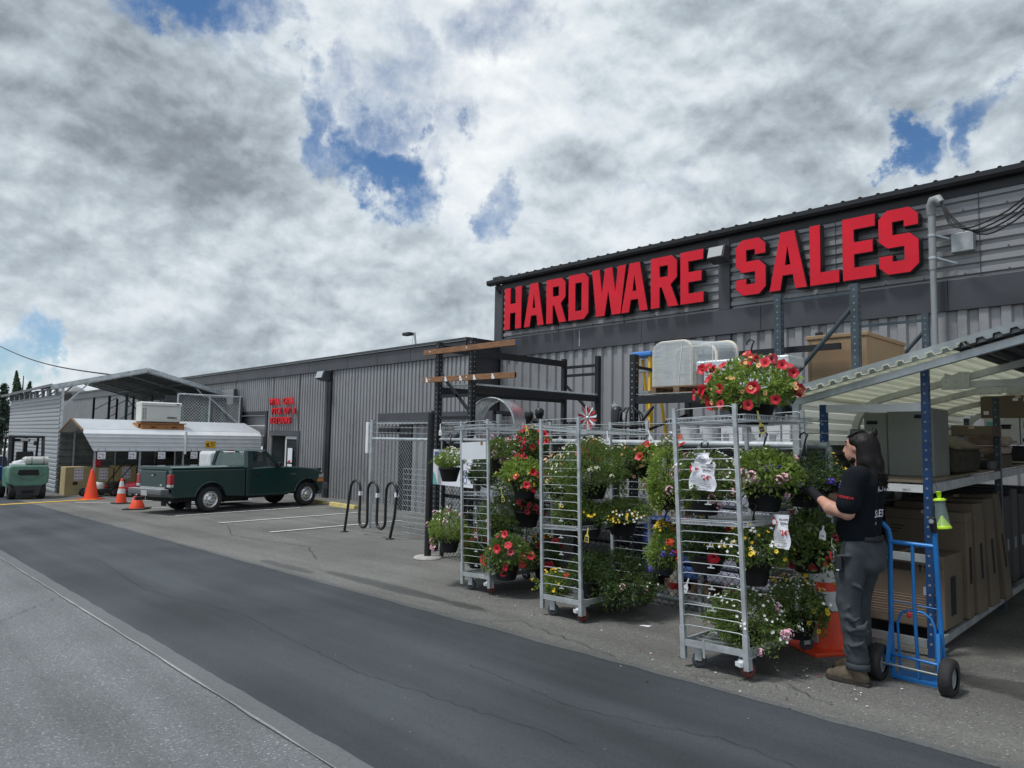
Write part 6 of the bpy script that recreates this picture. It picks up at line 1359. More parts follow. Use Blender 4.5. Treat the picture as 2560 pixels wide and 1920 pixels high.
def small_flowers(p, d, m, r_, seed, n, up=True):
    rnd = np.random.RandomState(seed); rad = np.linalg.norm(p, axis=1); idx = np.argsort(-(rad+rnd.uniform(0, .25*rad.max(), len(p))+(p[:, 2]*.5 if up else 0)))[:n*2]; idx = rnd.choice(idx, n, replace=False) if len(idx) > n else idx; mb = MB()
    for i in idx:
        c_ = Vector(p[i]*1.05); dd = (Vector(d[i])+Vector((rnd.normal()*.3, rnd.normal()*.3-.3, .35))).normalized(); u = dd.cross(Vector((.2,.4,.9))).normalized(); w = dd.cross(u); q_ = r_*rnd.uniform(.7,1.3)
        mb.add([c_[:]]+[(c_+(u*math.cos(2*PI*j/10)+w*math.sin(2*PI*j/10))*q_*(1 if j % 2 == 0 else .5)+dd*q_*.3)[:] for j in range(10)], [(0,1+j,1+(j+1) % 10) for j in range(10)])
    return mb
def pot(mb, r, h, n=26): return mb.lathe([(r*.66,0),(r*.70,.01),(r*.97,h-.03),(r*1.04,h-.03),(r*1.04,h),(r*.97,h),(r*.95,h-.02),(0,h-.03)], n)
PLANTS = 0
def plant(label, x, y, z, w, h, leafm, pr=.125, ph=.15, pdz=None, hang=True, small=(), big=(), size=.030, droop=.5, slim=.42, trail=0., dens=1., tagc='print', hookh=.34, pdx=0., pdy=0.):
    """z is the middle of the foliage; the pot hangs or stands below it"""
    global PLANTS; PLANTS += 1; sd_ = PLANTS*13; h *= 1.25; w *= 1.17
    pz = z-h*.16-ph if pdz is None else z+pdz
    t = empty('flower_basket', (x+pdx, y+pdy, pz), label, 'flower basket', 'potted flowers on the carts', rot=(0, 0, random.uniform(0, .6)*0))
    pot(MB(), pr, ph).build('pot', 'pot_black', t); MB().lathe([(pr*.92,ph-.025),(0,ph-.02)],20).build('soil', 'soil', t)
    size *= 1.12; n = int(14500*w*(h+.10)*dens/(size/.03)**1.3)+700
    v, p, d = foliage_mesh(w, h, n, size, sd_, droop, slim, trail)
    me = bpy.data.meshes.new('foliage'); nf = len(v)//4; me.vertices.add(len(v)); me.vertices.foreach_set('co', v.ravel().astype('f4')); tri = np.empty((nf, 6), int); base_ = np.arange(nf)*4
    for c_, o_ in enumerate((0, 1, 2, 0, 2, 3)): tri[:, c_] = base_+o_
    me.loops.add(nf*6); me.loops.foreach_set('vertex_index', tri.ravel()); me.polygons.add(nf*2); me.polygons.foreach_set('loop_start', np.arange(nf*2)*3); me.update(calc_edges=True); me.validate(); me.materials.append(M(leafm))
    off = Vector((-pdx, -pdy, z-pz)); f = obj('foliage', me, t, off); tag(f, kind='stuff')
    st = MB(); rr = np.random.RandomState(sd_+1)
    for k in rr.choice(len(p), min(26, len(p)), replace=False):
        q_ = Vector(p[k]); b_ = Vector((pdx, pdy, -(z-pz)+ph-.02)); mid = (q_+b_)*.5+Vector((0,0,.03)); st.tube([b_, mid, q_], [.003,.0022,.0015], 4, cap=False)
    tag(st.build('stems', 'stem', f), kind='stuff')
    for m_, cnt, r_ in small: tag(small_flowers(p, d, m_, r_*1.3, sd_+hash(m_) % 97 if False else sd_+len(m_)+cnt, cnt).build('small_flowers', m_, t, loc=off), kind='stuff')
    rad = np.linalg.norm(p/np.array([w/2, w/2, h/2]), axis=1); front = np.where((rad > .86) & (p[:, 1] < .15*w))[0]
    for key, cnt in big:
        for k in rr.choice(front, min(int(cnt*1.5), len(front)), replace=False):
            dd = (Vector(p[k]).normalized()*.7+Vector((rr.normal()*.35, -.75+rr.normal()*.25, .25+rr.normal()*.3))).normalized(); me_ = FL[key][rr.randint(len(FL[key]))]
            o = obj('flower' if 'cluster' not in me_.name else 'flower_cluster', me_, t, off+Vector(p[k])*1.10, dd.to_track_quat('Z', 'Y').to_euler(), float(rr.uniform(.8, 1.15)))
    if hang:
        top = ph+hookh
        for k in range(3):
            a = k*2.1+.4; MB().tube([(pr*math.cos(a),pr*math.sin(a),ph-.01),(pr*.35*math.cos(a),pr*.35*math.sin(a),ph+hookh*.6),(0,0,top-.10)], .0035, 5).build('hanger_strand', 'plastic_black', t)
        MB().prism([(-.022,-.06),(.022,-.06),(.010,.02),(-.004,.03)], lambda u, v, dd_: (u, dd_, top-.05+v), -.004, .004).build('hanger_plate', 'plastic_black', t)
        MB().tube([(0,0,top-.03),(.012,0,top+.02),(.035*math.cos(.6)+.0,0,top+.055),(.0,0,top+.075),(-.032,0,top+.055),(-.034,0,top+.03)], .007, 6).build('hook', 'plastic_black', t)
    return t
def hang_tag(loc, label, m='paper', rot=(0,.1,0), long=.06):
    t = empty('plant_tag', loc, label, 'plant tag', 'plastic tags hanging on the baskets', rot=rot)
    MB().prism([(-.006,0),(.006,0),(.008,-long),(.024,-long-.02),(.026,-long-.075),(-.026,-long-.075),(-.024,-long-.02),(-.008,-long)], lambda u, v, d: (u, d, v), -.001, .001).build('tag', m, t)
    if m != 'paper': MB().box(-.017,.017,-.003,-.0015,-long-.066,-long-.025).build('tag_picture', 'fabric_dark', t)
    MB().box(-.012,.012,-.0035,-.002,-long-.05,-long-.042).build('tag_print','print_grey',t)
R1 = (('petal_white', 60, .010),); G = 'leaf_bright'; Dk = 'leaf_dark'; Md = 'leaf_mid'; Fn = 'leaf_fern'
# leftmost cart
plant('light green basket with white trailing sprigs hanging outside the left of the leftmost cart', -6.86,5.5,1.335,.34,.20,G,.13,.17,-.235,True,(('petal_cream',50,.010),('petal_white',20,.008)),(),.022,.4,.35,0,1.3,pdx=.03)
plant('basket topped with pale pink clusters at the upper middle of the leftmost cart', -6.35,5.9,1.49,.50,.26,Md,.12,.17,-.27,True,(('petal_white',30,.008),),(('pink',7),),.028,.5,.42,.16,hookh=.22)
plant('airy bush sprinkled with white flowers under the blank plate of the leftmost cart', -6.72,5.95,1.20,.38,.32,Dk,.11,.13,-.22,False,(('petal_white',120,.010),('petal_purple',8,.012)),(),.022,.4,.42,.1)
plant('large red petunia basket at the top right of the leftmost cart', -6.08,6.2,1.55,.40,.34,Md,.12,.15,-.30,True,(('petal_peach',14,.013),),(('red',15),),.036,.5,hookh=.22)
plant('leafy yellow-green basket with red petunias and peach bells between the first two carts', -5.83,5.75,1.24,.52,.30,G,.155,.19,-.28,True,(('petal_yellow',10,.014),),(('red',9),('peach',9)),.044,.6,.5,.08,pdx=.05)
plant('dark maroon-leaved basket with pale pink rim in the right side of the leftmost cart', -5.88,5.9,.86,.36,.17,Dk,.15,.19,-.24,True,(('petal_white',20,.009),),(('darkred',9),('pink',2)),.028)
plant('tall dark bush covered in white dots in the middle of the leftmost cart', -6.25,5.85,.70,.56,.52,Md,.14,.16,-.3,False,(('petal_white',190,.009),),(('pink',2),),.026,.35,.42,.2)
plant('light green basket with a pale pink top at the lower left outside the leftmost cart', -6.80,5.5,.52,.46,.34,G,.13,.17,-.26,True,(('petal_white',26,.009),),(('pink',7),),.026,.5,.4,.22)
plant('basket with bright red petunias low behind the ladder end of the leftmost cart', -6.82,5.95,.22,.32,.30,Md,.11,.13,-.20,False,(),(('red',6),),.034)
plant('red petunia basket on the deck of the leftmost cart', -5.90,5.6,.36,.48,.34,Md,.155,.19,-.30,False,(('petal_peach',8,.012),),(('red',8),('darkred',5)),.036)
plant('dark basket with maroon flowers on the rear deck of the leftmost cart', -5.82,6.15,.28,.42,.32,Dk,.15,.19,-.28,False,(('petal_yellow',14,.012),),(('red',3),('darkred',8)),.034)
# middle cart
plant('widest bushy cream and green basket hanging in the middle cart', -4.60,5.55,1.35,.58,.44,Md,.14,.16,-.30,True,(('petal_cream',110,.011),('petal_white',30,.008)),(('cream',4),),.024,.35,.45,.30,1.25,hookh=.30)
plant('greenery with small peach bells right of the widest basket in the middle cart', -4.50,6.0,1.44,.34,.20,Md,.11,.13,-.2,False,(('petal_peach',20,.014),('petal_cream',20,.010)),(('peach',8),),.024)
plant('small basket with three large red petunias at the right end of the middle cart', -4.30,6.05,1.50,.25,.16,G,.125,.17,-.25,True,(),(('red',5),),.036,.4,hookh=.20)
plant('yellow and white violas behind the ladder end of the middle cart', -4.82,5.5,.92,.38,.26,Md,.12,.16,-.24,False,(('petal_yellow',26,.013),('petal_white',46,.010)),(),.024)
plant('shallow yellow-green basket with white flowers on the middle shelf of the middle cart', -4.44,5.8,.93,.50,.18,Md,.16,.18,-.24,False,(('petal_yellow',30,.011),('petal_white',40,.010)),(),.024,.3)
plant('low potted greenery at the front of the middle shelf of the middle cart', -4.60,5.5,.90,.36,.16,Md,.13,.18,-.22,False,(('petal_yellow',24,.011),),(),.024,.3)
plant('feathery dark green plant in a pot on the front deck of the middle cart', -4.62,5.5,.36,.38,.28,Fn,.14,.18,-.27,False,(),(('orange',1),),.040,.5,.26)
plant('spreading fern-like plant spilling over the right edge of the middle cart', -4.46,5.75,.28,.64,.40,Fn,.14,.16,-.2,False,(('petal_white',12,.009),),(('pink',3),),.046,.7,.24,.22,1.2)
plant('small yellow bidens at the lower left of the middle cart', -5.0,5.40,.16,.28,.24,G,.09,.10,-.12,False,(('petal_yellow',34,.013),),(),.022,.5)
plant('loose greenery with peach bells hanging between the first and middle carts', -5.45,5.95,1.22,.40,.30,Md,.12,.14,-.24,True,(('petal_peach',26,.013),('petal_yellow',12,.012)),(('peach',5),),.028,.5,.42,.1)
plant('red petunias high between the first and middle carts', -5.3,6.3,1.52,.34,.22,Dk,.12,.14,-.22,False,(),(('red',5),('darkred',3)),.032)
# right-hand cart
plant('huge basket crowded with red petunias standing on top of the right-hand cart', -2.80,5.33,2.06,.66,.38,G,.19,.17,-.285,True,(('petal_peach',12,.014),),(('red',34),('peach',16),('darkred',8)),.046,.45,.42,.06,1.0,hookh=.44)
plant('bright green trailing basket with white flowers along the left posts of the right-hand cart', -3.46,5.15,1.30,.34,.46,G,.12,.15,-.24,True,(('petal_white',50,.012),('petal_purple',10,.012)),(('pink',2),('red',1)),.028,.35,.45,.26,1.2)
plant('green basket with pink verbena behind the price sheet of the right-hand cart', -3.02,5.0,1.33,.42,.36,Md,.13,.16,-.27,True,(('petal_white',60,.010),),(('pink',6),),.034,.45,.42,.14)
plant('broad pale pink and cream verbena basket in the middle of the right-hand cart', -2.63,5.2,1.40,.52,.30,G,.15,.19,-.29,True,(('petal_white',26,.012),),(('pink',9),('cream',6)),.040,.5,.42,.1)
plant('dark green basket with violet-blue flowers reached by the gloved hands', -2.46,5.52,1.36,.46,.32,Dk,.14,.16,-.22,True,(('petal_yellow',16,.013),),(('purple',7),),.022,.45,.4,.12,1.3)
plant('yellow bidens with a violet sprig outside the left posts of the right-hand cart', -3.50,5.15,.72,.26,.36,G,.10,.13,-.2,True,(('petal_yellow',60,.014),),(('purple',3),),.024,.5)
plant('dark begonia with orange-red flowers behind the rungs of the right-hand cart', -3.10,5.15,.83,.42,.24,Dk,.15,.15,-.24,True,(('petal_yellow',22,.012),),(('orange',5),('red',3)),.036)
plant('yellow calibrachoa and white alyssum basket right of the ladder end of the right-hand cart', -2.66,5.08,.87,.42,.28,Md,.135,.19,-.30,True,(('petal_white',44,.013),('petal_yellow',24,.014)),(('yellowbig',8),),.026,.55,.5,.16)
plant('dark leafy basket with a few drooping red buds nearest the man', -2.46,5.55,.90,.42,.32,Md,.14,.17,-.26,True,(),(('darkred',7),('yellowbig',2)),.040,.6,.5,.18)
plant('sprawling white alyssum and pink verbena on the front deck of the right-hand cart', -2.74,5.08,.30,.56,.36,Md,.14,.15,-.18,False,(('petal_white',130,.010),),(('pink',7),),.028,.55,.4,.1,1.2)
plant('yellow and white flowers at the rear deck corner of the right-hand cart', -2.52,5.5,.40,.38,.32,Md,.14,.17,-.26,False,(('petal_white',80,.010),('petal_yellow',26,.013)),(('yellowbig',6),),.026,.5,.4,.15)
hang_tag((-6.93,5.42,1.80), 'white paddle tag hanging off the left corner of the leftmost cart', 'paper', (0,0,0), .07)
hang_tag((-5.88,5.85,1.80), 'yellow-edged tag above the red petunias of the leftmost cart', 'cart_tag_yellow', (0,-.25,0))
hang_tag((-6.02,5.6,1.08), 'yellow-edged tag hanging in the middle of the leftmost cart', 'cart_tag_yellow', (0,-.3,0), .1)
hang_tag((-4.40,5.5,1.72), 'white tag hanging beside the hook of the widest basket', 'paper', (0,-.1,0))
hang_tag((-4.20,5.9,1.74), 'white tag at the right end of the middle cart', 'paper', (0,-.3,0))
hang_tag((-4.42,5.25,.80), 'yellow-edged tag under the shelf of the middle cart', 'cart_tag_yellow', (0,.15,0))
hang_tag((-2.63,5.1,1.87), 'large yellow-framed tag hanging below the huge red basket', 'cart_tag_yellow', (0,-.25,0), .10)
hang_tag((-2.27,5.4,1.02), 'white paddle tag near the man at the right-hand cart', 'paper', (0,.1,0), .03)
hang_tag((-3.55,5.6,.42), 'white tag dangling low on the fence between the middle and right carts', 'paper', (0,.35,0))
t = MB().add([(0,0,0),(.16,.02,.004),(.19,.07,.02),(.03,.06,.003)], [(0,1,2,3)]).build('paper_scrap', 'paper', loc=(-4.05,5.55,gz(-4.05)+.004)); t.scale = (.6,.6,.6); tag(t, 'scrap of white paper on the asphalt right of the middle cart', 'litter')

# ------------------------------------------------------------------ blue hand truck
HT = empty('hand_truck', (-1.73, 5.62, gz(-1.7)), 'bright blue two-wheeled hand truck standing upright right of the man', 'hand truck', rot=(.04, .012, .0))
for s_ in (-1, 1):
    MB().tube([(s_*.165,.03,.02),(s_*.158,.0,.45),(s_*.145,-.02,1.0)] + ([(-.15,-.04,1.06),(-.18,-.07,1.11)] if s_ < 0 else [(.145,-.03,1.10)]), .017, 10).build('side_rail', 'dolly_blue', HT)
    MB().bar((s_*.15,-.02,.38),(s_*.165,-.07,.12),.022,.035).bar((s_*.165,-.07,.12),(s_*.16,.03,.10),.022,.035).build('axle_bracket', 'dolly_blue', HT)
    a, b = MB(), MB(); T_ = Vector((s_*.222, -.08, .118)); wheel(a, b, T_, .127, .075, 'x', .56); w_ = a.build('wheel', 'rubber', HT); b.build('rim', 'galv_dirty', w_)
MB().tube([(-.145,-.018,.97),(.145,-.018,.97)], .016, 10).build('top_bar', 'dolly_blue', HT)
MB().tube([(0,-.02,.97),(.0,-.01,.5),(.012,.01,.04)], .012, 10).build('centre_bar', 'dolly_blue', HT)
MB().tube([(-.155,.0,.55),(.155,.0,.54)], .004, 6).build('cross_wire', 'dolly_blue', HT)
MB().tube([(-.11,.02,.06),(-.115,.0,.40),(-.09,0,.47),(-.04,0,.50),(.05,0,.50),(.10,0,.47),(.125,0,.40),(.125,.02,.06)], .009, 8).build('inner_hoop', 'dolly_blue', HT)
MB().tube([(-.16,.0,.17),(.16,.0,.16)], .011, 8).build('low_bar', 'dolly_blue', HT)
MB().tube([(-.22,-.08,.118),(.22,-.08,.118)], .007, 8).build('axle', 'galv_dirty', HT)
MB().box(-.17,.17,.02,.22,.0,.008).box(-.17,.17,.0,.022,.0,.03).build('toe_plate', 'dolly_blue', HT, bevel=.003)
MB().tube([(.145,-.03,1.07),(.14,-.05,1.17)], .022, 10).build('grip', 'plastic_black', HT); MB().lathe([(.0,.0),(.016,0)],12,T=Matrix.Translation((.14,-.075,1.15))@Matrix.Rotation(PI/2,4,'X')).build('grip_cap','galv',HT)
MB().tube([(-.03,-.02,.54),(-.03,-.03,.50)], .002, 4).build('cord','wood_orange',HT)
MB().lathe([(.0,-.03),(.013,-.02),(.015,0),(.008,.016),(0,.018)], 12, (-.03,-.03,.48)).build('red_knob', 'print_red', HT)

# ------------------------------------------------------------------ the man
def blob(parts, vox, name, m, parent, smooth=0, ell=(), k=.018, cut=()):
    """one continuous skin round tapered limbs and ellipsoids (smooth union on a grid, then surface nets)"""
    caps = [(np.array(a[0], float), a[1], np.array(b[0], float), b[1]) for pts in parts for a, b in zip(pts[:-1], pts[1:])]
    pp = np.array([c_[0] for c_ in caps]+[c_[2] for c_ in caps]+[np.array(e[0]) for e in ell]); rr = np.array([c_[1] for c_ in caps]+[c_[3] for c_ in caps]+[max(e[1]) for e in ell])
    lo = (pp-rr[:, None]).min(0)-3*vox-.01; hi = (pp+rr[:, None]).max(0)+3*vox+.01; nn = np.ceil((hi-lo)/vox).astype(int)+1
    F = np.full(nn, 1e3, np.float32); ax = [lo[i]+vox*np.arange(nn[i]) for i in range(3)]
    def apply(c0, c1, fn):
        a = np.maximum(((c0-lo)/vox).astype(int)-1, 0); b = np.minimum(((c1-lo)/vox).astype(int)+2, nn); sl = tuple(slice(a[i], b[i]) for i in range(3))
        X_ = np.stack(np.meshgrid(*[ax[i][sl[i]] for i in range(3)], indexing='ij'), -1); d = fn(X_); f_ = F[sl]; h_ = np.clip(.5+.5*(f_-d)/k, 0, 1); F[sl] = f_*(1-h_)+d*h_-k*h_*(1-h_)
    for p0, r0, p1, r1 in caps:
        v = p1-p0; L2 = max(v @ v, 1e-9)
        def fn(X_): t_ = np.clip(((X_-p0) @ v)/L2, 0, 1); return np.linalg.norm(X_-p0-t_[..., None]*v, axis=-1)-(r0+(r1-r0)*t_)
        g_ = max(r0, r1)+k*2+vox*2; apply(np.minimum(p0, p1)-g_, np.maximum(p0, p1)+g_, fn)
    for e in ell:
        c_ = np.array(e[0], float); r_ = np.array(e[1], float); R_ = np.array(Euler(e[2]).to_matrix()) if len(e) > 2 else np.eye(3)
        def fn(X_): q_ = (X_-c_) @ R_; k0 = np.linalg.norm(q_/r_, axis=-1); k1 = np.linalg.norm(q_/r_**2, axis=-1)+1e-9; return k0*(k0-1)/k1
        g_ = r_.max()+k*2+vox*2; apply(c_-g_, c_+g_, fn)
    if cut: 
        for ax_, v_, sg in cut:      # flat cut: keep the side where sg*(coord-v) < 0
            shp = [1,1,1]; shp[ax_] = -1; F = np.maximum(F, (sg*(ax[ax_]-v_)).reshape(shp))
    S_ = F < 0; cx = np.zeros(tuple(nn-1)+(3,)); cn = np.zeros(tuple(nn-1))
    cor = [(i, j, l) for i in (0,1) for j in (0,1) for l in (0,1)]
    def sub(A, o): return A[o[0]:A.shape[0]-1+o[0], o[1]:A.shape[1]-1+o[1], o[2]:A.shape[2]-1+o[2]]
    for o in cor:
        for d_ in range(3):
            if o[d_]: continue
            o2 = list(o); o2[d_] = 1; A = sub(F, o); B = sub(F, o2); cr = (A < 0) != (B < 0); t_ = np.where(cr, A/np.where(A == B, 1, A-B), 0)
            for q_ in range(3): cx[..., q_] += np.where(cr, o[q_]+(t_ if q_ == d_ else 0), 0)
            cn += cr
    act = cn > 0; idx = -np.ones(act.shape, int); idx[act] = np.arange(act.sum()); ci = np.argwhere(act)
    V = (ci+cx[act]/cn[act][:, None])*vox+lo; faces = []
    for d_ in range(3):
        sh = [slice(None)]*3; s1 = list(sh); s2 = list(sh); s1[d_] = slice(0, -1); s2[d_] = slice(1, None); A = S_[tuple(s1)]; B = S_[tuple(s2)]; e_ = np.argwhere(A != B); sg = A[tuple(e_.T)]
        u_, w_ = [(1,2),(2,0),(0,1)][d_]; q4 = []
        ok = (e_[:, u_] > 0) & (e_[:, w_] > 0) & (e_[:, u_] < nn[u_]-1) & (e_[:, w_] < nn[w_]-1); e_ = e_[ok]; sg = sg[ok]
        for du, dw_ in ((-1,-1),(0,-1),(0,0),(-1,0)): c_ = e_.copy(); c_[:, u_] += du; c_[:, w_] += dw_; q4.append(idx[tuple(c_.T)])
        q4 = np.stack(q4, 1); q4[~sg] = q4[~sg][:, ::-1]; faces.append(q4)
    Q = np.concatenate(faces); Q = Q[(Q >= 0).all(1)]
    for _ in range(smooth):
        acc = np.zeros_like(V); ct = np.zeros(len(V))
        for a, b in ((0,1),(1,2),(2,3),(3,0)): np.add.at(acc, Q[:, a], V[Q[:, b]]); np.add.at(acc, Q[:, b], V[Q[:, a]]); np.add.at(ct, Q[:, a], 1); np.add.at(ct, Q[:, b], 1)
        V = V*.5+.5*acc/np.maximum(ct, 1)[:, None]
    me = bpy.data.meshes.new(name); me.from_pydata(V.tolist(), [], Q.tolist()); me.shade_smooth(); me.materials.append(M(m)); return obj(name, me, parent)
PM = empty('person', (0, 0, 0), 'long-haired man in black shirt, grey trousers and gloves reaching into the flower cart', 'person')
GZ = gz(-2.05); y = 5.39
HD = Vector((-1.995, y, 1.605))
body = blob([[((-1.955,y,1.36),.070),((-1.965,y,1.47),.058),((-1.985,y,1.53),.06)],
             [((-1.96,y,1.38),.05),((-1.97,y-.19,1.385),.048),((-2.005,y-.225,1.15),.046)], [((-2.005,y-.225,1.15),.047),((-2.13,y-.20,1.175),.047),((-2.235,y-.13,1.23),.030),((-2.30,y-.08,1.265),.026)],
             [((-1.96,y,1.38),.05),((-1.97,y+.19,1.385),.048),((-2.04,y+.22,1.16),.045)], [((-2.04,y+.22,1.16),.045),((-2.17,y+.18,1.19),.044),((-2.31,y+.10,1.265),.027)],
             [((-1.99,y-.085,.92),.060),((-2.045,y-.09,.70),.050),((-2.055,y-.09,.52),.045),((-2.005,y-.09,.10),.036)], [((-1.98,y+.085,.92),.060),((-2.03,y+.10,.70),.050),((-2.07,y+.12,.52),.045),((-2.06,y+.15,.10),.036)],
             [((-2.0,y,.95),.075),((-1.97,y,1.25),.080),((-1.955,y,1.36),.07)],
             ], .006, 'body', 'skin', PM, 3,
            ell=[(HD+Vector((.0,0,.015)), (.092,.074,.095)), (HD+Vector((-.045,0,-.045)), (.050,.052,.055)), (HD+Vector((-.062,0,-.078)), (.026,.028,.022)),
                 (HD+Vector((-.094,0,-.012)), (.018,.012,.024), (0,-.35,0)), (HD+Vector((-.108,0,-.030)), (.013,.013,.011)), (HD+Vector((-.088,0,.034)), (.012,.040,.010)),
                 (HD+Vector((-.088,0,-.056)), (.012,.022,.006)), (HD+Vector((-.085,0,-.068)), (.013,.019,.007)),
                 (HD+Vector((.0,-.076,-.005)), (.016,.009,.028), (0,.2,0)), (HD+Vector((.0,.076,-.005)), (.016,.009,.028), (0,.2,0))])
for s_ in (-1, 1):
    e_ = MB().lathe([(.0,-.010),(.008,-.006),(.010,0),(.008,.006),(0,.010)], 12, tuple(HD+Vector((-.079,s_*.030,.016)))).build('eye', 'print_black', PM)
    MB().bar(tuple(HD+Vector((-.094,s_*.016,.040))), tuple(HD+Vector((-.078,s_*.048,.042))), .010, .009).build('eyebrow', 'hair', PM)
blob([[(HD+Vector((-.052,0,-.092)),.022),(HD+Vector((-.02,-.03,-.085)),.028)],[(HD+Vector((-.052,0,-.092)),.022),(HD+Vector((-.02,.03,-.085)),.028)]], .004, 'beard', 'hair', PM, 3)
hr = blob([[(HD+Vector((.045,-.045,.03)),.058),(HD+Vector((.065,-.05,-.10)),.058),(HD+Vector((.095,-.05,-.20)),.046),(HD+Vector((.140,-.04,-.245)),.024)],
           [(HD+Vector((.045,.045,.03)),.058),(HD+Vector((.065,.05,-.10)),.058),(HD+Vector((.095,.05,-.20)),.046),(HD+Vector((.14,.03,-.25)),.022)],
           [(HD+Vector((.06,0,.02)),.07),(HD+Vector((.10,0,-.12)),.06),(HD+Vector((.14,0,-.235)),.028)],
           [(HD+Vector((.018,-.076,-.045)),.016),(HD+Vector((.028,-.078,-.12)),.020),(HD+Vector((.055,-.07,-.17)),.018)],
           [(HD+Vector((-.03,-.062,.045)),.020),(HD+Vector((.015,-.075,.028)),.020),(HD+Vector((.045,-.075,-.02)),.022)],
           [(HD+Vector((.075,0,.095)),.028),(HD+Vector((.100,-.005,.105)),.022),(HD+Vector((.112,-.01,.135)),.010)]], .005, 'hair', 'hair', PM, 3,
          ell=[(HD+Vector((.018,0,.045)), (.094,.084,.078), (0,-.18,0)), (HD+Vector((.05,0,.0)), (.080,.082,.10))])
mb = MB(); rs = np.random.RandomState(5)
for k in range(150):
    a = rs.uniform(-1.0, 1.0); sgn = math.copysign(1, a); yy = .085*math.sin(a*1.45); top = HD+Vector((rs.uniform(-.06,.05), yy*.7, .10-.035*abs(a))); L_ = rs.uniform(.2, .75)
    pts = [top, HD+Vector((.055+rs.uniform(-.02,.03), yy*1.05, .055)), HD+Vector((.105-.05*abs(a)+rs.uniform(-.012,.012), yy*1.12, -.05)), HD+Vector((.125-.035*abs(a)+rs.uniform(-.012,.014), yy*1.05, -.15)), HD+Vector((.158-.03*abs(a)+rs.uniform(-.015,.016), yy*.85, -.15-.12*L_)), HD+Vector((.172-.03*abs(a)+rs.uniform(-.02,.02), yy*.7, -.15-.19*L_))]
    for _ in range(1): pts = [pts[0]]+sum([[pts[i]*.75+pts[i+1]*.25, pts[i]*.25+pts[i+1]*.75] for i in range(len(pts)-1)], [])+[pts[-1]]
    mb.tube(pts, [.0045]*(len(pts)-2)+[.003,.001], 4)
for k in range(26):
    a = rs.uniform(-1, 1); mb.tube([HD+Vector((-.07, a*.055, .075)), HD+Vector((-.03, a*.075, .112-.02*abs(a))), HD+Vector((.03, a*.06, .125)), HD+Vector((.078, a*.02, .098)), HD+Vector((.095+rs.uniform(-.01,.02), rs.uniform(-.02,.02), .115+rs.uniform(-.015,.03)))], [.0045,.005,.005,.004,.002], 4)
tag(mb.build('strands', 'hair', hr), kind='stuff')
shirt = blob([[((-1.955,y-.13,1.405),.075),((-1.955,y+.13,1.405),.075)], [((-1.955,y,1.42),.095),((-1.955,y,1.44),.06)],
              [((-1.955,y-.075,1.34),.108),((-1.985,y-.065,1.15),.108),((-2.005,y-.055,.985),.118)], [((-1.955,y+.075,1.34),.108),((-1.985,y+.065,1.15),.108),((-2.005,y+.055,.985),.118)],
              [((-1.965,y-.185,1.395),.078),((-1.985,y-.225,1.27),.074),((-1.995,y-.235,1.215),.078)], [((-1.965,y+.185,1.395),.078),((-1.995,y+.22,1.27),.074),((-2.01,y+.23,1.22),.076)],
              [((-2.07,y-.03,1.02),.09),((-2.03,y,1.20),.10)]], .007, 'shirt', 'shirt', PM, 4)
MB().lathe([(.128,-.02),(.145,-.015),(.147,.02),(.128,.02)], 28, T=Matrix.Translation((-2.0,y,.965)) @ Matrix.Diagonal((1,1.12,1,1))).build('belt', 'print_black', PM)
def creases(n_, lo_, hi_, r_, seed):
    rs_ = random.Random(seed); out = []
    for _ in range(n_):
        z_ = rs_.uniform(lo_, hi_); t_ = (z_-.14)/.74; cx_ = -2.03+.03*math.sin(t_*5); yy = y-.09+rs_.uniform(-.02,.02); rr_ = .070+.035*t_; a0 = rs_.uniform(2.6,5.6)
        out.append([((cx_+rr_*math.cos(a0+k*.35), yy+rr_*math.sin(a0+k*.35), z_+k*rs_.uniform(-.02,.02)), r_) for k in range(3)])
    return out
tr = blob(creases(20,.16,.45,.010,3)+creases(8,.45,.85,.009,8)+[[((-1.995,y-.05,.92),.116),((-1.985,y+.05,.92),.116)], [((-1.965,y-.05,.86),.110),((-1.965,y+.06,.86),.110)],
           [((-1.995,y-.08,.88),.108),((-2.045,y-.09,.70),.092),((-2.065,y-.09,.52),.076),((-2.04,y-.09,.34),.068),((-2.005,y-.09,.14+GZ+.04),.074)],
           [((-1.975,y+.09,.88),.118),((-2.03,y+.10,.70),.096),((-2.07,y+.12,.52),.080),((-2.07,y+.14,.34),.070),((-2.06,y+.15,.14+GZ+.03),.070)],
           [((-1.93,y-.05,.80),.09),((-1.94,y+.05,.80),.09)]], .0075, 'trousers', 'trouser', PM, 3)
for yy, xx in ((y-.09,-2.004), (y+.15,-2.06)): MB().lathe([(.070,0),(.078,.002),(.079,.045),(.074,.048)], 26, (xx,yy,.105+GZ)).build('cuff', 'trouser', tr)
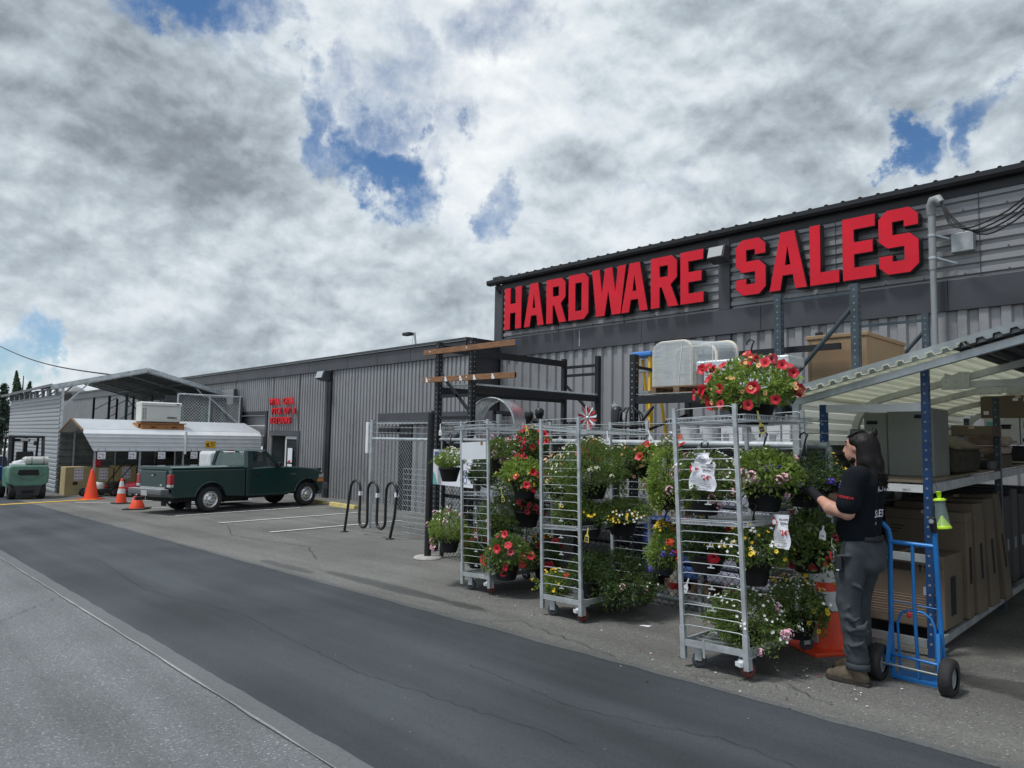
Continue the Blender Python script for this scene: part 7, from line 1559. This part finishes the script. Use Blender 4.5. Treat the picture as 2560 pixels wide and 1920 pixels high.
for s_, xx, yy, nm in ((0,-2.03,y-.09,'boot'), (1,-2.08,y+.15,'boot')):
    b_ = blob([[((xx+.06,yy,.045+GZ),.040),((xx-.07,yy,.045+GZ),.044),((xx-.155,yy-.004,.035+GZ),.036)], [((xx+.04,yy,.06+GZ),.042),((xx+.03,yy,.125+GZ),.046)], [((xx-.0,yy,.09+GZ),.040),((xx-.10,yy,.055+GZ),.040)]], .005, nm, 'boot', PM, 2)
    MB().prism([(.105,-.036),(.11,.0),(.105,.036),(.0,.034),(-.09,.045),(-.17,.038),(-.20,.0),(-.17,-.042),(-.09,-.048),(.0,-.036)], lambda u, v, d: (xx+u, yy+v, d+GZ), .0, .022).build('sole', 'boot_sole', b_, bevel=.004)
    for k in range(5): MB().tube([(xx-.02-k*.022,yy-.035,.115-k*.011+GZ),(xx-.025-k*.022,yy,.128-k*.011+GZ),(xx-.02-k*.022,yy+.035,.115-k*.011+GZ)], .0035, 5).build('lace', 'lace', b_)
    MB().tube([(xx+.025,yy,.13+GZ),(xx+.022,yy,.20+GZ)], .048, 16).build('sock', 'sock', PM)
def gloved(p0, p1, dirn, thumb_side, name='glove'):
    """long-cuffed work glove: cuff from p0 to wrist p1, palm along dirn, fingers curled round the basket rim"""
    p0 = Vector(p0); p1 = Vector(p1); d = Vector(dirn).normalized(); up = Vector((0,0,1)); s_ = d.cross(up).normalized(); up = s_.cross(d).normalized(); P_ = [[(p0,.036),(p1,.034)], [(p1,.032),(p1+d*.055,.030)]]
    P_.append([(p1+d*.03+s_*.018,.024),(p1+d*.075+s_*.022,.020)]); P_.append([(p1+d*.03-s_*.018,.024),(p1+d*.075-s_*.022,.020)])
    for k, (o_, L_) in enumerate(((-.030,.060),(-.010,.072),(.011,.068),(.031,.052))):
        b0 = p1+d*.075+s_*o_; P_.append([(b0,.0115),(b0+d*L_*.45+up*.006,.0105),(b0+d*L_*.8+up*.020,.0095),(b0+d*L_*.9+up*.040,.0085)])
    b0 = p1+d*.02+s_*thumb_side*.030; P_.append([(b0,.015),(b0+d*.03+s_*thumb_side*.022+up*.012,.0125),(b0+d*.06+s_*thumb_side*.020+up*.028,.0105)])
    return blob(P_, .0042, name, 'glove', PM, 2)
gloved((-2.225,y-.135,1.225), (-2.315,y-.075,1.272), (-.93,.30,.16), 1); gloved((-2.27,y+.13,1.245), (-2.345,y+.08,1.285), (-.93,-.1,.14), -1)
# print on sleeve and back laid onto the cloth
def on_cloth(me_o, target, axis):
    bvh = BVHTree.FromPolygons([v.co[:] for v in target.data.vertices], [p.vertices[:] for p in target.data.polygons]); Mw = me_o.matrix_basis
    for v in me_o.data.vertices:
        w = Mw @ v.co; hit = bvh.ray_cast(w-Vector(axis)*.25, Vector(axis)); 
        if hit[0] is not None: v.co = Mw.inverted() @ (hit[0]-Vector(axis)*.003)
t1 = text('HONDA', .023, (-2.038,y-.4,1.262), (PI/2, .12, 0), 'print_red', PM, 'sleeve_print', ext=.0, off=.0006, sx=1.2); on_cloth(t1, shirt, (0,1,0))
for body_, sz, zz, y0_ in (('HARDWARE', .055, 1.30, y-.085), ('SALES', .075, 1.12, y-.085), ('EST', .025, 1.07, y-.06)):
    t1 = text(body_, sz, (-1.6, y0_, zz), FACE_E, 'paper', PM, 'back_print', ext=.0, off=.001, sx=.8); on_cloth(t1, shirt, (-1,0,0))
MB().tube([(-2.15,y-.13,.955),(-2.152,y-.14,.92),(-2.146,y-.138,.89)], .003, 5).build('key_chain', 'steel', PM)
for k in range(3): MB().lathe([(.012,-.001),(.014,0),(.012,.001)], 12, T=Matrix.Translation((-2.146+.01*k,y-.145,.885-.012*k)) @ Matrix.Rotation(PI/2,4,'X')).build('key_ring', 'steel', PM)
MB().box(-2.165,-2.145,y-.148,y-.144,.81,.86).build('red_key_tag', 'tail_red', PM); MB().box(-2.137,-2.13,y-.15,y-.147,.82,.87).build('key', 'steel', PM)
rd = MB().box(-2.10,-2.055,y-.215,y-.175,.74,.85).build('radio', 'print_black', PM, bevel=.008); MB().box(-2.09,-2.07,y-.218,y-.215,.745,.752).build('label', 'paper', rd); MB().tube([(-2.07,y-.195,.85),(-2.05,y-.17,.95)], .004, 6).build('lanyard', 'print_black', rd)
MB().box(-2.088,-2.078,y-.06,y-.03,1.408,1.425).build('collar_tag', 'paper', PM)
